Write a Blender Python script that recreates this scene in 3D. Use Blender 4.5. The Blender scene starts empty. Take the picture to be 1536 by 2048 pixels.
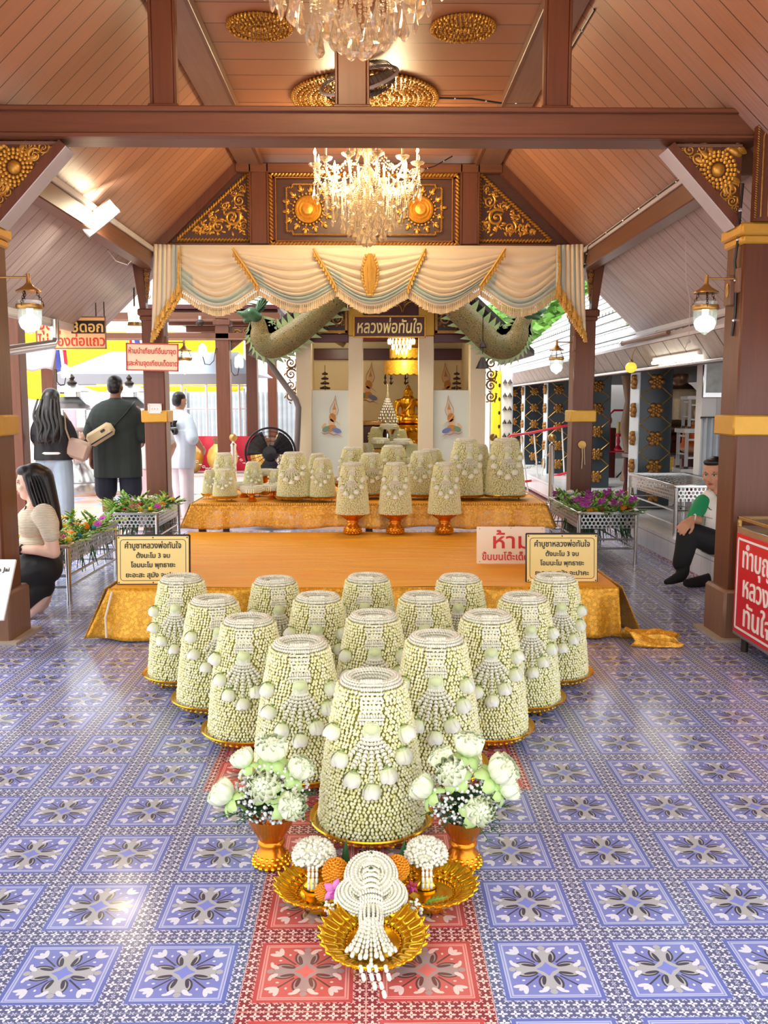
import bpy, bmesh, math, random
from mathutils import Vector, Matrix, Euler
R = math.radians
PI = math.pi
rnd = random.Random(7)
SC = bpy.context.scene
COL = SC.collection

# ---------------------------------------------------------------- camera, world, lights, exposure
FPX = 1806.0
PITCH = R(6.82)
YAW = math.atan(26 / 1819.0)
CAM = Vector((0.014, 0.0, 1.388))
cd = bpy.data.cameras.new('camera')
cd.sensor_fit = 'VERTICAL'
cd.sensor_height = 36.0
cd.lens = 36.0 * FPX / 2048.0
cd.clip_start = 0.05
cd.clip_end = 200
camera = bpy.data.objects.new('camera', cd)
camera.location = CAM
camera.rotation_euler = (PI / 2 - PITCH, 0, -YAW)
COL.objects.link(camera)
SC.camera = camera

SC.view_settings.view_transform = 'Standard'
SC.view_settings.look = 'None'
SC.view_settings.gamma = 1.0
SC.view_settings.use_curve_mapping = False
SC.view_settings.exposure = 0.98
SC.cycles.max_bounces = 8
SC.cycles.diffuse_bounces = 5
SC.cycles.glossy_bounces = 4
SC.cycles.transmission_bounces = 6
SC.cycles.transparent_max_bounces = 16
SC.cycles.sample_clamp_indirect = 4.0
SC.cycles.caustics_reflective = False
SC.cycles.caustics_refractive = False

world = bpy.data.worlds.new('sky')
world.use_nodes = True
SC.world = world
bg = world.node_tree.nodes['Background']
bg.inputs['Color'].default_value = (0.95, 0.97, 1.0, 1)
bg.inputs['Strength'].default_value = 1.45

def lamp(name, kind, loc, power, color=(1, 1, 1), size=0.1, rot=None, angle=None):
    l = bpy.data.lights.new(name, kind)
    l.energy = power
    l.color = color
    if kind == 'POINT':
        l.shadow_soft_size = size
    elif kind == 'SUN':
        l.angle = angle
    elif kind == 'AREA':
        l.size = size
    o = bpy.data.objects.new(name, l)
    o.location = loc
    if rot:
        o.rotation_euler = rot
    COL.objects.link(o)
    return o

# hazy high sun behind thin cloud, over the courtyard on the left
lamp('sun', 'SUN', (-5, -5, 12), 1.5, (1.0, 0.97, 0.92), rot=(R(20), R(-26), 0), angle=R(25))

# ---------------------------------------------------------------- node helpers
def lin(c):
    c = c / 255.0
    return c / 12.92 if c <= 0.04045 else ((c + 0.055) / 1.055) ** 2.4

def rgb(r, g, b):
    return (lin(r), lin(g), lin(b), 1.0)

class V:
    nt = None
    def __init__(self, s):
        self.s = s
    @staticmethod
    def m(op, *a):
        n = V.nt.nodes.new('ShaderNodeMath')
        n.operation = op
        for i, x in enumerate(a):
            if isinstance(x, V):
                V.nt.links.new(x.s, n.inputs[i])
            else:
                n.inputs[i].default_value = float(x)
        return V(n.outputs[0])
    def __add__(s, o): return V.m('ADD', s, o)
    __radd__ = __add__
    def __sub__(s, o): return V.m('SUBTRACT', s, o)
    def __rsub__(s, o): return V.m('SUBTRACT', o, s)
    def __mul__(s, o): return V.m('MULTIPLY', s, o)
    __rmul__ = __mul__
    def __truediv__(s, o): return V.m('DIVIDE', s, o)
    def __lt__(s, o): return V.m('LESS_THAN', s, o)
    def __gt__(s, o): return V.m('GREATER_THAN', s, o)
    def abs(s): return V.m('ABSOLUTE', s)
    def fract(s): return V.m('FRACT', s)
    def floor(s): return V.m('FLOOR', s)
    def max(s, o): return V.m('MAXIMUM', s, o)
    def min(s, o): return V.m('MINIMUM', s, o)

def vmix(f, a, b):
    n = V.nt.nodes.new('ShaderNodeMix')
    n.data_type = 'RGBA'
    for i, x in ((0, f), (6, a), (7, b)):
        if isinstance(x, V):
            V.nt.links.new(x.s, n.inputs[i])
        elif i == 0:
            n.inputs[0].default_value = x
        else:
            n.inputs[i].default_value = x
    return V(n.outputs[2])

def coords(kind='Object'):
    n = V.nt.nodes.new('ShaderNodeTexCoord')
    s = V.nt.nodes.new('ShaderNodeSeparateXYZ')
    V.nt.links.new(n.outputs[kind], s.inputs[0])
    return n.outputs[kind], V(s.outputs[0]), V(s.outputs[1]), V(s.outputs[2])

def position():
    n = V.nt.nodes.new('ShaderNodeNewGeometry')
    s = V.nt.nodes.new('ShaderNodeSeparateXYZ')
    V.nt.links.new(n.outputs['Position'], s.inputs[0])
    return V(s.outputs[0]), V(s.outputs[1]), V(s.outputs[2])

def combine(x, y, z):
    n = V.nt.nodes.new('ShaderNodeCombineXYZ')
    for i, a in enumerate((x, y, z)):
        if isinstance(a, V):
            V.nt.links.new(a.s, n.inputs[i])
        else:
            n.inputs[i].default_value = a
    return n.outputs[0]

def noise(scale, vec=None, detail=3.0, rough=0.55, dist=0.0):
    n = V.nt.nodes.new('ShaderNodeTexNoise')
    n.inputs['Scale'].default_value = scale
    n.inputs['Detail'].default_value = detail
    n.inputs['Roughness'].default_value = rough
    n.inputs['Distortion'].default_value = dist
    if vec is not None:
        V.nt.links.new(vec, n.inputs['Vector'])
    return V(n.outputs[0])

def voronoi(scale, vec=None, feature='F1', out='Distance', rand=1.0):
    n = V.nt.nodes.new('ShaderNodeTexVoronoi')
    n.feature = feature
    n.inputs['Scale'].default_value = scale
    n.inputs['Randomness'].default_value = rand
    if vec is not None:
        V.nt.links.new(vec, n.inputs['Vector'])
    return V(n.outputs[out])

def island():
    n = V.nt.nodes.new('ShaderNodeNewGeometry')
    return V(n.outputs['Random Per Island'])

def new_mat(name):
    m = bpy.data.materials.new(name)
    m.use_nodes = True
    V.nt = m.node_tree
    return m, m.node_tree.nodes['Principled BSDF']

def link(v, sock):
    V.nt.links.new(v.s if isinstance(v, V) else v, sock)

def bump(b, h, strength=0.3, dist=0.01):
    n = V.nt.nodes.new('ShaderNodeBump')
    n.inputs['Strength'].default_value = strength
    n.inputs['Distance'].default_value = dist
    link(h, n.inputs['Height'])
    V.nt.links.new(n.outputs[0], b.inputs['Normal'])

def mat(name, c, rough=0.5, metal=0.0, var=0.12, scale=6.0, c2=None, bmp=0.0, bscale=40.0, bdist=0.004,
        emit=0.0, trans=0.0, sub=0.0, coat=0.0, isl=0.0, alpha=None, sheen=0.0, spec=None):
    m, b = new_mat(name)
    vec = coords()[0]
    c = rgb(*c)
    dark = rgb(*c2) if c2 else tuple(x * (1 - 2 * var) for x in c[:3]) + (1,)
    lite = c if c2 else tuple(min(1, x * (1 + var)) for x in c[:3]) + (1,)
    f = noise(scale, vec)
    if isl:
        f = f * (1 - isl) + island() * isl
    col = vmix(f, dark, lite)
    link(col, b.inputs['Base Color'])
    b.inputs['Roughness'].default_value = rough
    b.inputs['Metallic'].default_value = metal
    if spec is not None:
        b.inputs['Specular IOR Level'].default_value = spec
    if bmp:
        bump(b, noise(bscale, vec, 4), bmp, bdist)
    if emit:
        link(col, b.inputs['Emission Color'])
        b.inputs['Emission Strength'].default_value = emit
    if trans:
        b.inputs['Transmission Weight'].default_value = trans
    if sub:
        b.inputs['Subsurface Weight'].default_value = sub
        b.inputs['Subsurface Radius'].default_value = (0.02, 0.015, 0.01)
        b.inputs['Subsurface Scale'].default_value = 0.3
    if coat:
        b.inputs['Coat Weight'].default_value = coat
    if sheen:
        b.inputs['Sheen Weight'].default_value = sheen
    if alpha is not None:
        b.inputs['Alpha'].default_value = alpha
    return m

# ---------------------------------------------------------------- mesh helpers
def frame_of(d):
    d = Vector(d).normalized()
    u = Vector((0, 0, 1)) if abs(d.z) < 0.95 else Vector((1, 0, 0))
    a = u.cross(d).normalized()
    return a, d.cross(a).normalized(), d

class MB:
    def __init__(self):
        self.v, self.f, self.mi = [], [], []
    def add(self, vs, fs, mi=0, M=None):
        n = len(self.v)
        if M is not None:
            vs = [M @ Vector(p) for p in vs]
        self.v.extend([tuple(p) for p in vs])
        self.f.extend([tuple(i + n for i in f) for f in fs])
        self.mi.extend([mi] * len(fs))
        return self
    def box(self, c, s, rot=None, bev=0.0, mi=0):
        hx, hy, hz = s[0] / 2, s[1] / 2, s[2] / 2
        M = Matrix.Translation(Vector(c)) @ (Euler(rot).to_matrix().to_4x4() if rot else Matrix())
        if bev <= 0:
            vs = [(x * hx, y * hy, z * hz) for z in (-1, 1) for y in (-1, 1) for x in (-1, 1)]
            return self.add(vs, [(0, 2, 3, 1), (4, 5, 7, 6), (0, 1, 5, 4), (2, 6, 7, 3), (0, 4, 6, 2), (1, 3, 7, 5)], mi, M)
        b = min(bev, hx * 0.9, hy * 0.9, hz * 0.9)
        vs, idx = [], {}
        for z in (-1, 1):
            for y in (-1, 1):
                for x in (-1, 1):
                    for ax in range(3):
                        p = [x * (hx - b), y * (hy - b), z * (hz - b)]
                        p[ax] = (x * hx, y * hy, z * hz)[ax]
                        idx[(x, y, z, ax)] = len(vs)
                        vs.append(p)
        fs = []
        S = (-1, 1)
        for s_ in S:
            fs.append([idx[(s_, y, z, 0)] for y, z in ((-1, -1), (1, -1), (1, 1), (-1, 1))][::s_])
            fs.append([idx[(x, s_, z, 1)] for z, x in ((-1, -1), (1, -1), (1, 1), (-1, 1))][::s_])
            fs.append([idx[(x, y, s_, 2)] for x, y in ((-1, -1), (1, -1), (1, 1), (-1, 1))][::s_])
        for a in S:
            for c_ in S:
                fs.append([idx[(-1, a, c_, 1)], idx[(1, a, c_, 1)], idx[(1, a, c_, 2)], idx[(-1, a, c_, 2)]][::-a * c_])
                fs.append([idx[(a, -1, c_, 0)], idx[(a, 1, c_, 0)], idx[(a, 1, c_, 2)], idx[(a, -1, c_, 2)]][::a * c_])
                fs.append([idx[(a, c_, -1, 0)], idx[(a, c_, 1, 0)], idx[(a, c_, 1, 1)], idx[(a, c_, -1, 1)]][::-a * c_])
        for x in S:
            for y in S:
                for z in S:
                    fs.append([idx[(x, y, z, 0)], idx[(x, y, z, 1)], idx[(x, y, z, 2)]][::x * y * z])
        return self.add(vs, fs, mi, M)
    def lathe(self, prof, seg=24, M=None, mi=0, sx=1.0, sy=1.0, wob=None):
        vs, fs = [], []
        k = len(prof)
        for j in range(seg):
            a = 2 * PI * j / seg
            w = wob(a) if wob else 1.0
            for r, z in prof:
                vs.append((r * math.cos(a) * sx * w, r * math.sin(a) * sy * w, z))
        for j in range(seg):
            n = (j + 1) % seg
            for i in range(k - 1):
                fs.append((j * k + i, n * k + i, n * k + i + 1, j * k + i + 1))
        if prof[0][0] > 1e-6:
            fs.append([j * k for j in range(seg)][::-1])
        if prof[-1][0] > 1e-6:
            fs.append([j * k + k - 1 for j in range(seg)])
        return self.add(vs, fs, mi, M)
    def sphere(self, c, r, seg=10, rings=6, mi=0, M=None, rot=None):
        if not hasattr(r, '__len__'):
            r = (r, r, r)
        vs, fs = [(0, 0, -r[2])], []
        for i in range(1, rings):
            t = PI * i / rings
            for j in range(seg):
                a = 2 * PI * j / seg
                vs.append((r[0] * math.sin(t) * math.cos(a), r[1] * math.sin(t) * math.sin(a), -r[2] * math.cos(t)))
        vs.append((0, 0, r[2]))
        for j in range(seg):
            n = (j + 1) % seg
            fs.append((0, 1 + n, 1 + j))
            for i in range(rings - 2):
                b = 1 + i * seg
                fs.append((b + j, b + n, b + seg + n, b + seg + j))
            b = 1 + (rings - 2) * seg
            fs.append((b + j, b + n, len(vs) - 1))
        T = Matrix.Translation(Vector(c)) @ (rot.to_4x4() if rot is not None else Matrix())
        return self.add(vs, fs, mi, (M @ T) if M is not None else T)
    def tube(self, pts, r, seg=8, mi=0, closed=False, cap=True, flat=1.0):
        pts = [Vector(p) for p in pts]
        n = len(pts)
        rs = r if hasattr(r, '__len__') else [r] * n
        vs, fs = [], []
        prev = None
        for i, p in enumerate(pts):
            if closed:
                d = pts[(i + 1) % n] - pts[i - 1]
            else:
                d = pts[min(i + 1, n - 1)] - pts[max(i - 1, 0)]
            if d.length < 1e-9:
                d = Vector((0, 0, 1))
            d.normalize()
            if prev is None:
                a, b, _ = frame_of(d)
            else:
                a = prev - d * prev.dot(d)
                if a.length < 1e-6:
                    a = frame_of(d)[0]
                a.normalize()
                b = d.cross(a)
            prev = a
            for j in range(seg):
                t = 2 * PI * j / seg
                vs.append(p + a * (math.cos(t) * rs[i]) + b * (math.sin(t) * rs[i] * flat))
        m = n if closed else n - 1
        for i in range(m):
            k = (i + 1) % n
            for j in range(seg):
                q = (j + 1) % seg
                fs.append((i * seg + j, i * seg + q, k * seg + q, k * seg + j))
        if cap and not closed:
            fs.append(tuple(range(seg))[::-1])
            fs.append(tuple((n - 1) * seg + j for j in range(seg)))
        return self.add(vs, fs, mi)
    def cyl(self, a, b, r, seg=12, mi=0, r2=None):
        return self.tube([a, b], [r, r if r2 is None else r2], seg, mi)
    def prism(self, poly, y0, y1, mi=0, M=None, axis='y'):
        n = len(poly)
        if axis == 'y':
            vs = [(p[0], y0, p[1]) for p in poly] + [(p[0], y1, p[1]) for p in poly]
        elif axis == 'x':
            vs = [(y0, p[0], p[1]) for p in poly] + [(y1, p[0], p[1]) for p in poly]
        else:
            vs = [(p[0], p[1], y0) for p in poly] + [(p[0], p[1], y1) for p in poly]
        fs = [tuple(range(n)), tuple(range(2 * n - 1, n - 1, -1))]
        fs += [(i, n + i, n + (i + 1) % n, (i + 1) % n) for i in range(n)]
        return self.add(vs, fs, mi, M)
    def grid(self, fn, nu, nv, mi=0, closed_u=False):
        vs = [fn(i / nu, j / nv) for i in range(nu + (0 if closed_u else 1)) for j in range(nv + 1)]
        fs = []
        w = nv + 1
        for i in range(nu):
            k = (i + 1) % nu if closed_u else i + 1
            for j in range(nv):
                fs.append((i * w + j, k * w + j, k * w + j + 1, i * w + j + 1))
        return self.add(vs, fs, mi)
    def build(self, name, mats, parent=None, smooth=True, loc=None, rot=None, angle=40, solid=0.0):
        me = bpy.data.meshes.new(name)
        me.from_pydata(self.v, [], self.f)
        if not isinstance(mats, (list, tuple)):
            mats = [mats]
        for m in mats:
            me.materials.append(m)
        if len(mats) > 1:
            me.polygons.foreach_set('material_index', self.mi)
        me.update()
        bm = bmesh.new()
        bm.from_mesh(me)
        bmesh.ops.recalc_face_normals(bm, faces=bm.faces)
        bm.to_mesh(me)
        bm.free()
        if smooth:
            me.polygons.foreach_set('use_smooth', [True] * len(me.polygons))
            me.set_sharp_from_angle(angle=R(angle))
        o = bpy.data.objects.new(name, me)
        COL.objects.link(o)
        if parent is not None:
            o.parent = parent
        if loc is not None:
            o.location = loc
        if rot is not None:
            o.rotation_euler = rot
        if solid:
            s = o.modifiers.new('thick', 'SOLIDIFY')
            s.thickness = solid
            s.offset = 0
        return o

def tag(o, label=None, cat=None, group=None, kind=None):
    for k, x in (('label', label), ('category', cat), ('group', group), ('kind', kind)):
        if x:
            o[k] = x
    return o

def thing(name, label, cat, loc=(0, 0, 0), rz=0.0, group=None):
    o = bpy.data.objects.new(name, None)
    o.empty_display_size = 0.05
    COL.objects.link(o)
    o.location = loc
    o.rotation_euler = (0, 0, rz)
    return tag(o, label, cat, group)

def dup(root, label=None, loc=None, rz=None, scale=None, group=None, rot=None):
    def rec(o, parent):
        c = o.copy()
        COL.objects.link(c)
        c.parent = parent
        for ch in list(o.children):
            rec(ch, c)
        return c
    r = rec(root, None)
    if label: r['label'] = label
    if group: r['group'] = group
    if loc is not None: r.location = loc
    if rz is not None: r.rotation_euler = (0, 0, rz)
    if rot is not None: r.rotation_euler = rot
    if scale is not None: r.scale = scale if hasattr(scale, '__len__') else (scale,) * 3
    return r

def text(body, size, parent, mt, loc, rot=(PI / 2, 0, 0), name='lettering', align='CENTER', extrude=0.0015, shear=0.0, bold=0.0, sx=1.0, fit=None):
    c = bpy.data.curves.new(name, 'FONT')
    c.body = body
    c.size = size
    c.align_x = align
    c.align_y = 'CENTER'
    c.extrude = extrude
    c.shear = shear
    c.bevel_depth = max(bold, size * 0.010)
    c.bevel_resolution = 0
    c.resolution_u = 4
    o = bpy.data.objects.new(name, c)
    COL.objects.link(o)
    bpy.context.view_layer.update()
    # overlapping strokes of one glyph are filled in two passes, so no gap is left where they cross
    dg = bpy.context.evaluated_depsgraph_get()
    oe = o.evaluated_get(dg)
    S = []
    for s in oe.to_curve(dg).splines:
        P = [(p.co.copy(), p.handle_left.copy(), p.handle_right.copy()) for p in s.bezier_points]
        A = sum(P[i - 1][0].x * P[i][0].y - P[i][0].x * P[i - 1][0].y for i in range(len(P)))
        S.append((A, P))
    oe.to_curve_clear()
    bpy.data.objects.remove(o)
    bpy.data.curves.remove(c)
    sg = 1 if max(S, key=lambda q: abs(q[0]))[0] > 0 else -1
    def held(q):
        h = q[1][0][0]
        for z in S:
            if z[0] * sg > 0:
                xs, ys = [p[0].x for p in z[1]], [p[0].y for p in z[1]]
                if min(xs) <= h.x <= max(xs) and min(ys) <= h.y <= max(ys):
                    return True
        return False
    outer = [q for q in S if q[0] * sg > 0 or not held(q)]
    holes = [q for q in S if not any(q is z for z in outer)]
    mb = MB()
    for half in (0, 1):
        sel = outer[half::2]
        if not sel:
            continue
        c = bpy.data.curves.new(name, 'CURVE')
        c.dimensions, c.fill_mode, c.extrude, c.bevel_depth, c.bevel_resolution, c.resolution_u = '2D', 'BOTH', extrude, max(bold, size * 0.010), 0, 4
        def inside(h):
            best = None
            for q in outer:
                xs, ys = [p[0].x for p in q[1]], [p[0].y for p in q[1]]
                if min(xs) <= h.x <= max(xs) and min(ys) <= h.y <= max(ys) and (best is None or abs(q[0]) < abs(best[0])):
                    best = q
            return best
        for A, P in sel + [q for q in holes if any(inside(q[1][0][0]) is z for z in sel)]:
            s = c.splines.new('BEZIER')
            s.bezier_points.add(len(P) - 1)
            s.use_cyclic_u = True
            for b_, p in zip(s.bezier_points, P):
                b_.handle_left_type = b_.handle_right_type = 'FREE'
                b_.co, b_.handle_left, b_.handle_right = p
        o = bpy.data.objects.new(name, c)
        COL.objects.link(o)
        bpy.context.view_layer.update()
        m1 = bpy.data.meshes.new_from_object(o.evaluated_get(bpy.context.evaluated_depsgraph_get()))
        mb.add([v.co + Vector((0, 0, 0.0002 * half)) for v in m1.vertices], [tuple(f.vertices) for f in m1.polygons])
        bpy.data.objects.remove(o)
        bpy.data.curves.remove(c)
    me = bpy.data.meshes.new(name)
    me.from_pydata(mb.v, [], mb.f)
    me.update()
    me.materials.append(mt)
    if fit and len(me.vertices):
        xs = [v.co.x for v in me.vertices]
        k = fit / max(max(xs) - min(xs), 1e-6)
        mid = (max(xs) + min(xs)) / 2
        for v in me.vertices:
            v.co.x = (v.co.x - mid) * k
    o = bpy.data.objects.new(name, me)
    COL.objects.link(o)
    o.parent = parent
    o.location = loc
    o.rotation_euler = rot
    o.scale = (sx, 1, 1)
    return o

# camera geometry, used to measure points of the place at a known depth
_ct, _st, _cp, _sp = math.cos(PITCH), math.sin(PITCH), math.cos(YAW), math.sin(YAW)
def at(x, y, Y):
    a, b = (x - 768) / FPX, -(y - 1024) / FPX
    d = (_sp * _ct + a * _cp + b * _sp * _st, _cp * _ct - a * _sp + b * _cp * _st, -_st + b * _ct)
    t = (Y - CAM.y) / d[1]
    return Vector((CAM.x + t * d[0], Y, CAM.z + t * d[2]))

# ---------------------------------------------------------------- materials
T = 0.2985
def floor_mat():
    m, b = new_mat('patterned floor tile')
    x, y, z = position()
    tx, ty = x / T, (y - 1.929) / T
    u, v = (tx.fract() - 0.5) * 2, (ty.fract() - 0.5) * 2
    a, c = u.abs(), v.abs()
    p, q = a.max(c), a.min(c)
    red = (x.abs() < 2 * T) * (y > 3.124) * (y < 4.3)
    red = red.max((x.abs() < T) * (y < 3.2))
    def ell(cx, cy, rx, ry, ang):
        ca, sa = math.cos(R(ang)), math.sin(R(ang))
        dx, dy = p - cx, q - cy
        e = (dx * ca + dy * sa) / rx
        g = (dy * ca - dx * sa) / ry
        return (e * e + g * g) < 1
    def pal(blue, redc):
        return vmix(red, rgb(*blue), rgb(*redc))
    grain = noise(900, combine(x, y, z), 1)
    field = pal((126, 136, 204), (210, 96, 90))
    band = pal((100, 114, 188), (194, 74, 74))
    pale = pal((186, 196, 232), (240, 160, 152))
    dark = pal((90, 97, 134), (132, 48, 58))
    white = pal((226, 230, 240), (248, 214, 204))
    grey = pal((182, 184, 186), (176, 150, 146))
    leaf = pal((58, 60, 70), (96, 56, 56))
    diam = pal((128, 142, 222), (238, 112, 104))
    col = field
    # stem along the diagonal, then leaves and flowers, all mirrored eight ways
    col = vmix(((p - q).abs() < 0.022) * (p > 0.18) * (p < 0.52), col, leaf)
    col = vmix(ell(0.53, 0.44, 0.105, 0.042, 10), col, white)
    col = vmix(ell(0.50, 0.52, 0.06, 0.05, 45), col, white)
    col = vmix(ell(0.44, 0.29, 0.028, 0.02, 0), col, white)
    col = vmix(ell(0.35, 0.07, 0.19, 0.135, 6), col, leaf)
    col = vmix(ell(0.35, 0.05, 0.18, 0.12, 6), col, grey)
    col = vmix(ell(0.29, 0.105, 0.125, 0.034, 12), col, leaf)
    col = vmix(ell(0.52, 0.12, 0.085, 0.046, 38), col, white)
    col = vmix(ell(0.57, 0.19, 0.055, 0.03, 80), col, white)
    col = vmix(ell(0.58, 0.0, 0.06, 0.06, 0), col, grey)
    dd = p + q * 1.0
    col = vmix(dd < 0.26, col, grey)
    col = vmix((p * p + q * q * 2.4 + p * q * 3.0) < 0.034, col, diam)
    col = vmix(p > 0.655, col, pale)
    col = vmix((p > 0.685) * (p < 0.70), col, field)
    col = vmix(p > 0.725, col, band)
    # border of small flowers, ten to a side
    cu, cv = ((u + 1) * 5).fract() - 0.5, ((v + 1) * 5).fract() - 0.5
    r2 = V.m('SQRT', cu * cu + cv * cv)
    ang = V.m('ARCTAN2', cv, cu)
    fl = r2 < (V.m('COSINE', ang * 4) * 0.13 + 0.27)
    fl = fl * (r2 > 0.07)
    edge = ((p - 0.80).abs() < 0.014) * ((V.m('SINE', (u + v) * 60)) > -0.3)
    link_ = ((cu.abs() - cv.abs()).abs() < 0.05) * (r2 > 0.46)
    bd = vmix(fl.max(link_), dark, white)
    bd = vmix(edge, bd, pale)
    col = vmix(p > 0.79, col, bd)
    col = vmix(p > 0.989, col, pal((150, 156, 186), (232, 170, 158)))
    col = vmix((grain - 0.35) * 0.35, col, pale)
    link(col, b.inputs['Base Color'])
    b.inputs['Roughness'].default_value = 0.16
    b.inputs['Specular IOR Level'].default_value = 0.6
    r = noise(7, combine(x, y, z), 3) * 0.16 + 0.10
    link(r, b.inputs['Roughness'])
    h = (p > 0.985) * -1.0 + noise(160, combine(x, y, z), 2) * 0.25
    bump(b, h, 0.12, 0.002)
    return m

def plank_mat(name, along, width, c, c2, cgap, weather=None, rough=0.45, fade=None):
    """boards laid side by side along world X or Y, each with its own tone and grain"""
    m, b = new_mat(name)
    x, y, z = position()
    s = y if along == 'slope' else x if along == 'y' else y
    t = s / width
    idx = t.floor()
    fr = t.fract()
    n = V.nt.nodes.new('ShaderNodeTexWhiteNoise')
    n.noise_dimensions = '1D'
    link(idx, n.inputs['W'])
    tone = V(n.outputs[0])
    if along == 'slope':
        vec = combine(x * 1.2, y * 22, z * 1.2)
    elif along == 'x':
        vec = combine(x * 1.2, y * 24, z)
    else:
        vec = combine(x * 24, y * 1.2, z)
    g = noise(2.4, vec, 5, 0.62, 0.4)
    blot = noise(1.1, combine(x, y, z), 3)
    f = tone * 0.45 + g * 0.45 + blot * 0.25
    col = vmix(f, rgb(*c2), rgb(*c))
    if weather:
        w = (x.abs() - weather[0]) / (weather[1] - weather[0])
        w = w.max(0).min(1) * (g * 0.5 + 0.6)
        col = vmix(w.min(1), col, vmix(g, rgb(140, 130, 128), rgb(208, 204, 206)))
    gap = (fr < 0.022).max(fr > 0.978)
    col = vmix(gap, col, rgb(*cgap))
    link(col, b.inputs['Base Color'])
    b.inputs['Roughness'].default_value = rough
    bump(b, gap * -1.0 + g * 0.25, 0.35, 0.006)
    return m

def wood_mat(name, c, c2, axis='z', rough=0.42, scale=2.0):
    m, b = new_mat(name)
    vec, x, y, z = coords()
    k = {'x': (1.0, 16, 16), 'y': (16, 1.0, 16), 'z': (16, 16, 1.0)}[axis]
    g = noise(scale, combine(x * k[0], y * k[1], z * k[2]), 5, 0.6, 0.5)
    col = vmix(g, rgb(*c2), rgb(*c))
    link(col, b.inputs['Base Color'])
    b.inputs['Roughness'].default_value = rough
    bump(b, g, 0.12, 0.003)
    return m

def carved_mat(name, c, c2, rough=0.32, scale=60):
    """worn gilding: bright gold leaf over a darker ground"""
    m, b = new_mat(name)
    vec = coords()[0]
    f = noise(scale, vec, 4)
    col = vmix(f, rgb(*c2), rgb(*c))
    link(col, b.inputs['Base Color'])
    b.inputs['Metallic'].default_value = 0.5
    link(noise(scale * 0.5, vec, 2) * 0.25 + rough - 0.1, b.inputs['Roughness'])
    bump(b, f, 0.25, 0.004)
    return m

def lace_mat(name, c, c2, open_=0.42, scale=38):
    """gold net lace: opaque flowers on an open mesh"""
    m, b = new_mat(name)
    x, y, z = position()
    vec = combine(x, y, z)
    d = voronoi(scale, vec, 'F1')
    e = voronoi(scale * 3.3, vec, 'DISTANCE_TO_EDGE')
    fl = d < 0.42
    netp = e < 0.09
    solid = fl.max(netp)
    col = vmix(noise(55, vec, 2), rgb(*c2), rgb(*c))
    link(col, b.inputs['Base Color'])
    b.inputs['Metallic'].default_value = 0.35
    b.inputs['Roughness'].default_value = 0.38
    link((solid * open_ + (1 - open_)).min(1), b.inputs['Alpha'])
    bump(b, fl * 1.0 + netp * 0.5, 0.5, 0.003)
    return m

M = {}
M['floor'] = floor_mat()
M['slope'] = plank_mat('roof planks', 'slope', 0.165, (190, 134, 100), (140, 94, 68), (60, 38, 28), weather=(1.85, 2.5))
M['ceil'] = plank_mat('ceiling boards', 'x', 0.30, (180, 122, 84), (146, 94, 64), (100, 60, 42), rough=0.38)
M['beamx'] = wood_mat('beam wood across', (130, 78, 46), (88, 52, 32), 'x')
M['beamy'] = wood_mat('beam wood along', (132, 88, 62), (92, 58, 42), 'y')
M['post'] = wood_mat('column wood', (122, 70, 40), (80, 44, 27), 'z', 0.36)
M['postpale'] = wood_mat('worn column wood', (150, 112, 84), (112, 76, 58), 'z', 0.45)
M['board'] = wood_mat('ceiling edge board', (150, 116, 98), (120, 84, 66), 'y', 0.42)
M['redwood'] = wood_mat('red lacquered wood', (98, 34, 32), (60, 22, 22), 'x', 0.35)
M['gold'] = carved_mat('gilded carving', (240, 188, 76), (168, 104, 30))
M['goldold'] = carved_mat('old gilded carving', (196, 142, 66), (96, 58, 24))
M['goldtray'] = mat('polished gold', (236, 176, 32), 0.22, 0.9, 0.10, 30, bmp=0.1, bscale=220, bdist=0.002)
M['goldbowl'] = mat('bright gold plastic', (244, 186, 34), 0.16, 0.85, 0.12, 14)
M['goldband'] = mat('painted gold band', (214, 164, 60), 0.4, 0.35, 0.1, 8)
M['white_edge'] = mat('weathered white edge board', (205, 202, 200), 0.5, 0, 0.08, 5)
M['cream'] = mat('cream painted plaster', (236, 218, 178), 0.6, 0, 0.05, 3, bmp=0.1)
M['paleblue'] = mat('pale blue panel', (224, 228, 208), 0.5, 0, 0.04, 3)
M['white'] = mat('white paint', (240, 240, 236), 0.45, 0, 0.04, 4)
M['steel'] = mat('brushed stainless steel', (205, 205, 204), 0.24, 1.0, 0.06, 20)
M['chrome'] = mat('polished steel', (225, 222, 214), 0.1, 1.0, 0.04, 10)
M['black'] = mat('black enamel', (24, 24, 26), 0.4, 0, 0.1, 8)
M['brass'] = mat('aged brass', (190, 150, 84), 0.35, 0.8, 0.15, 20)
M['iron'] = mat('dark iron', (62, 50, 44), 0.5, 0.5, 0.1, 20)
M['bulb'] = mat('lit bulb', (255, 214, 140), 0.4, 0, 0, 1, emit=30)
M['lampwhite'] = mat('lit white lamp', (255, 250, 238), 0.4, 0, 0, 1, emit=9)
M['coolglow'] = mat('lit frosted bulb', (226, 250, 246), 0.4, 0, 0, 1, emit=2.2)

# ---------------------------------------------------------------- setting: floor, step, roof
def struct(o):
    return tag(o, kind='structure')

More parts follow.
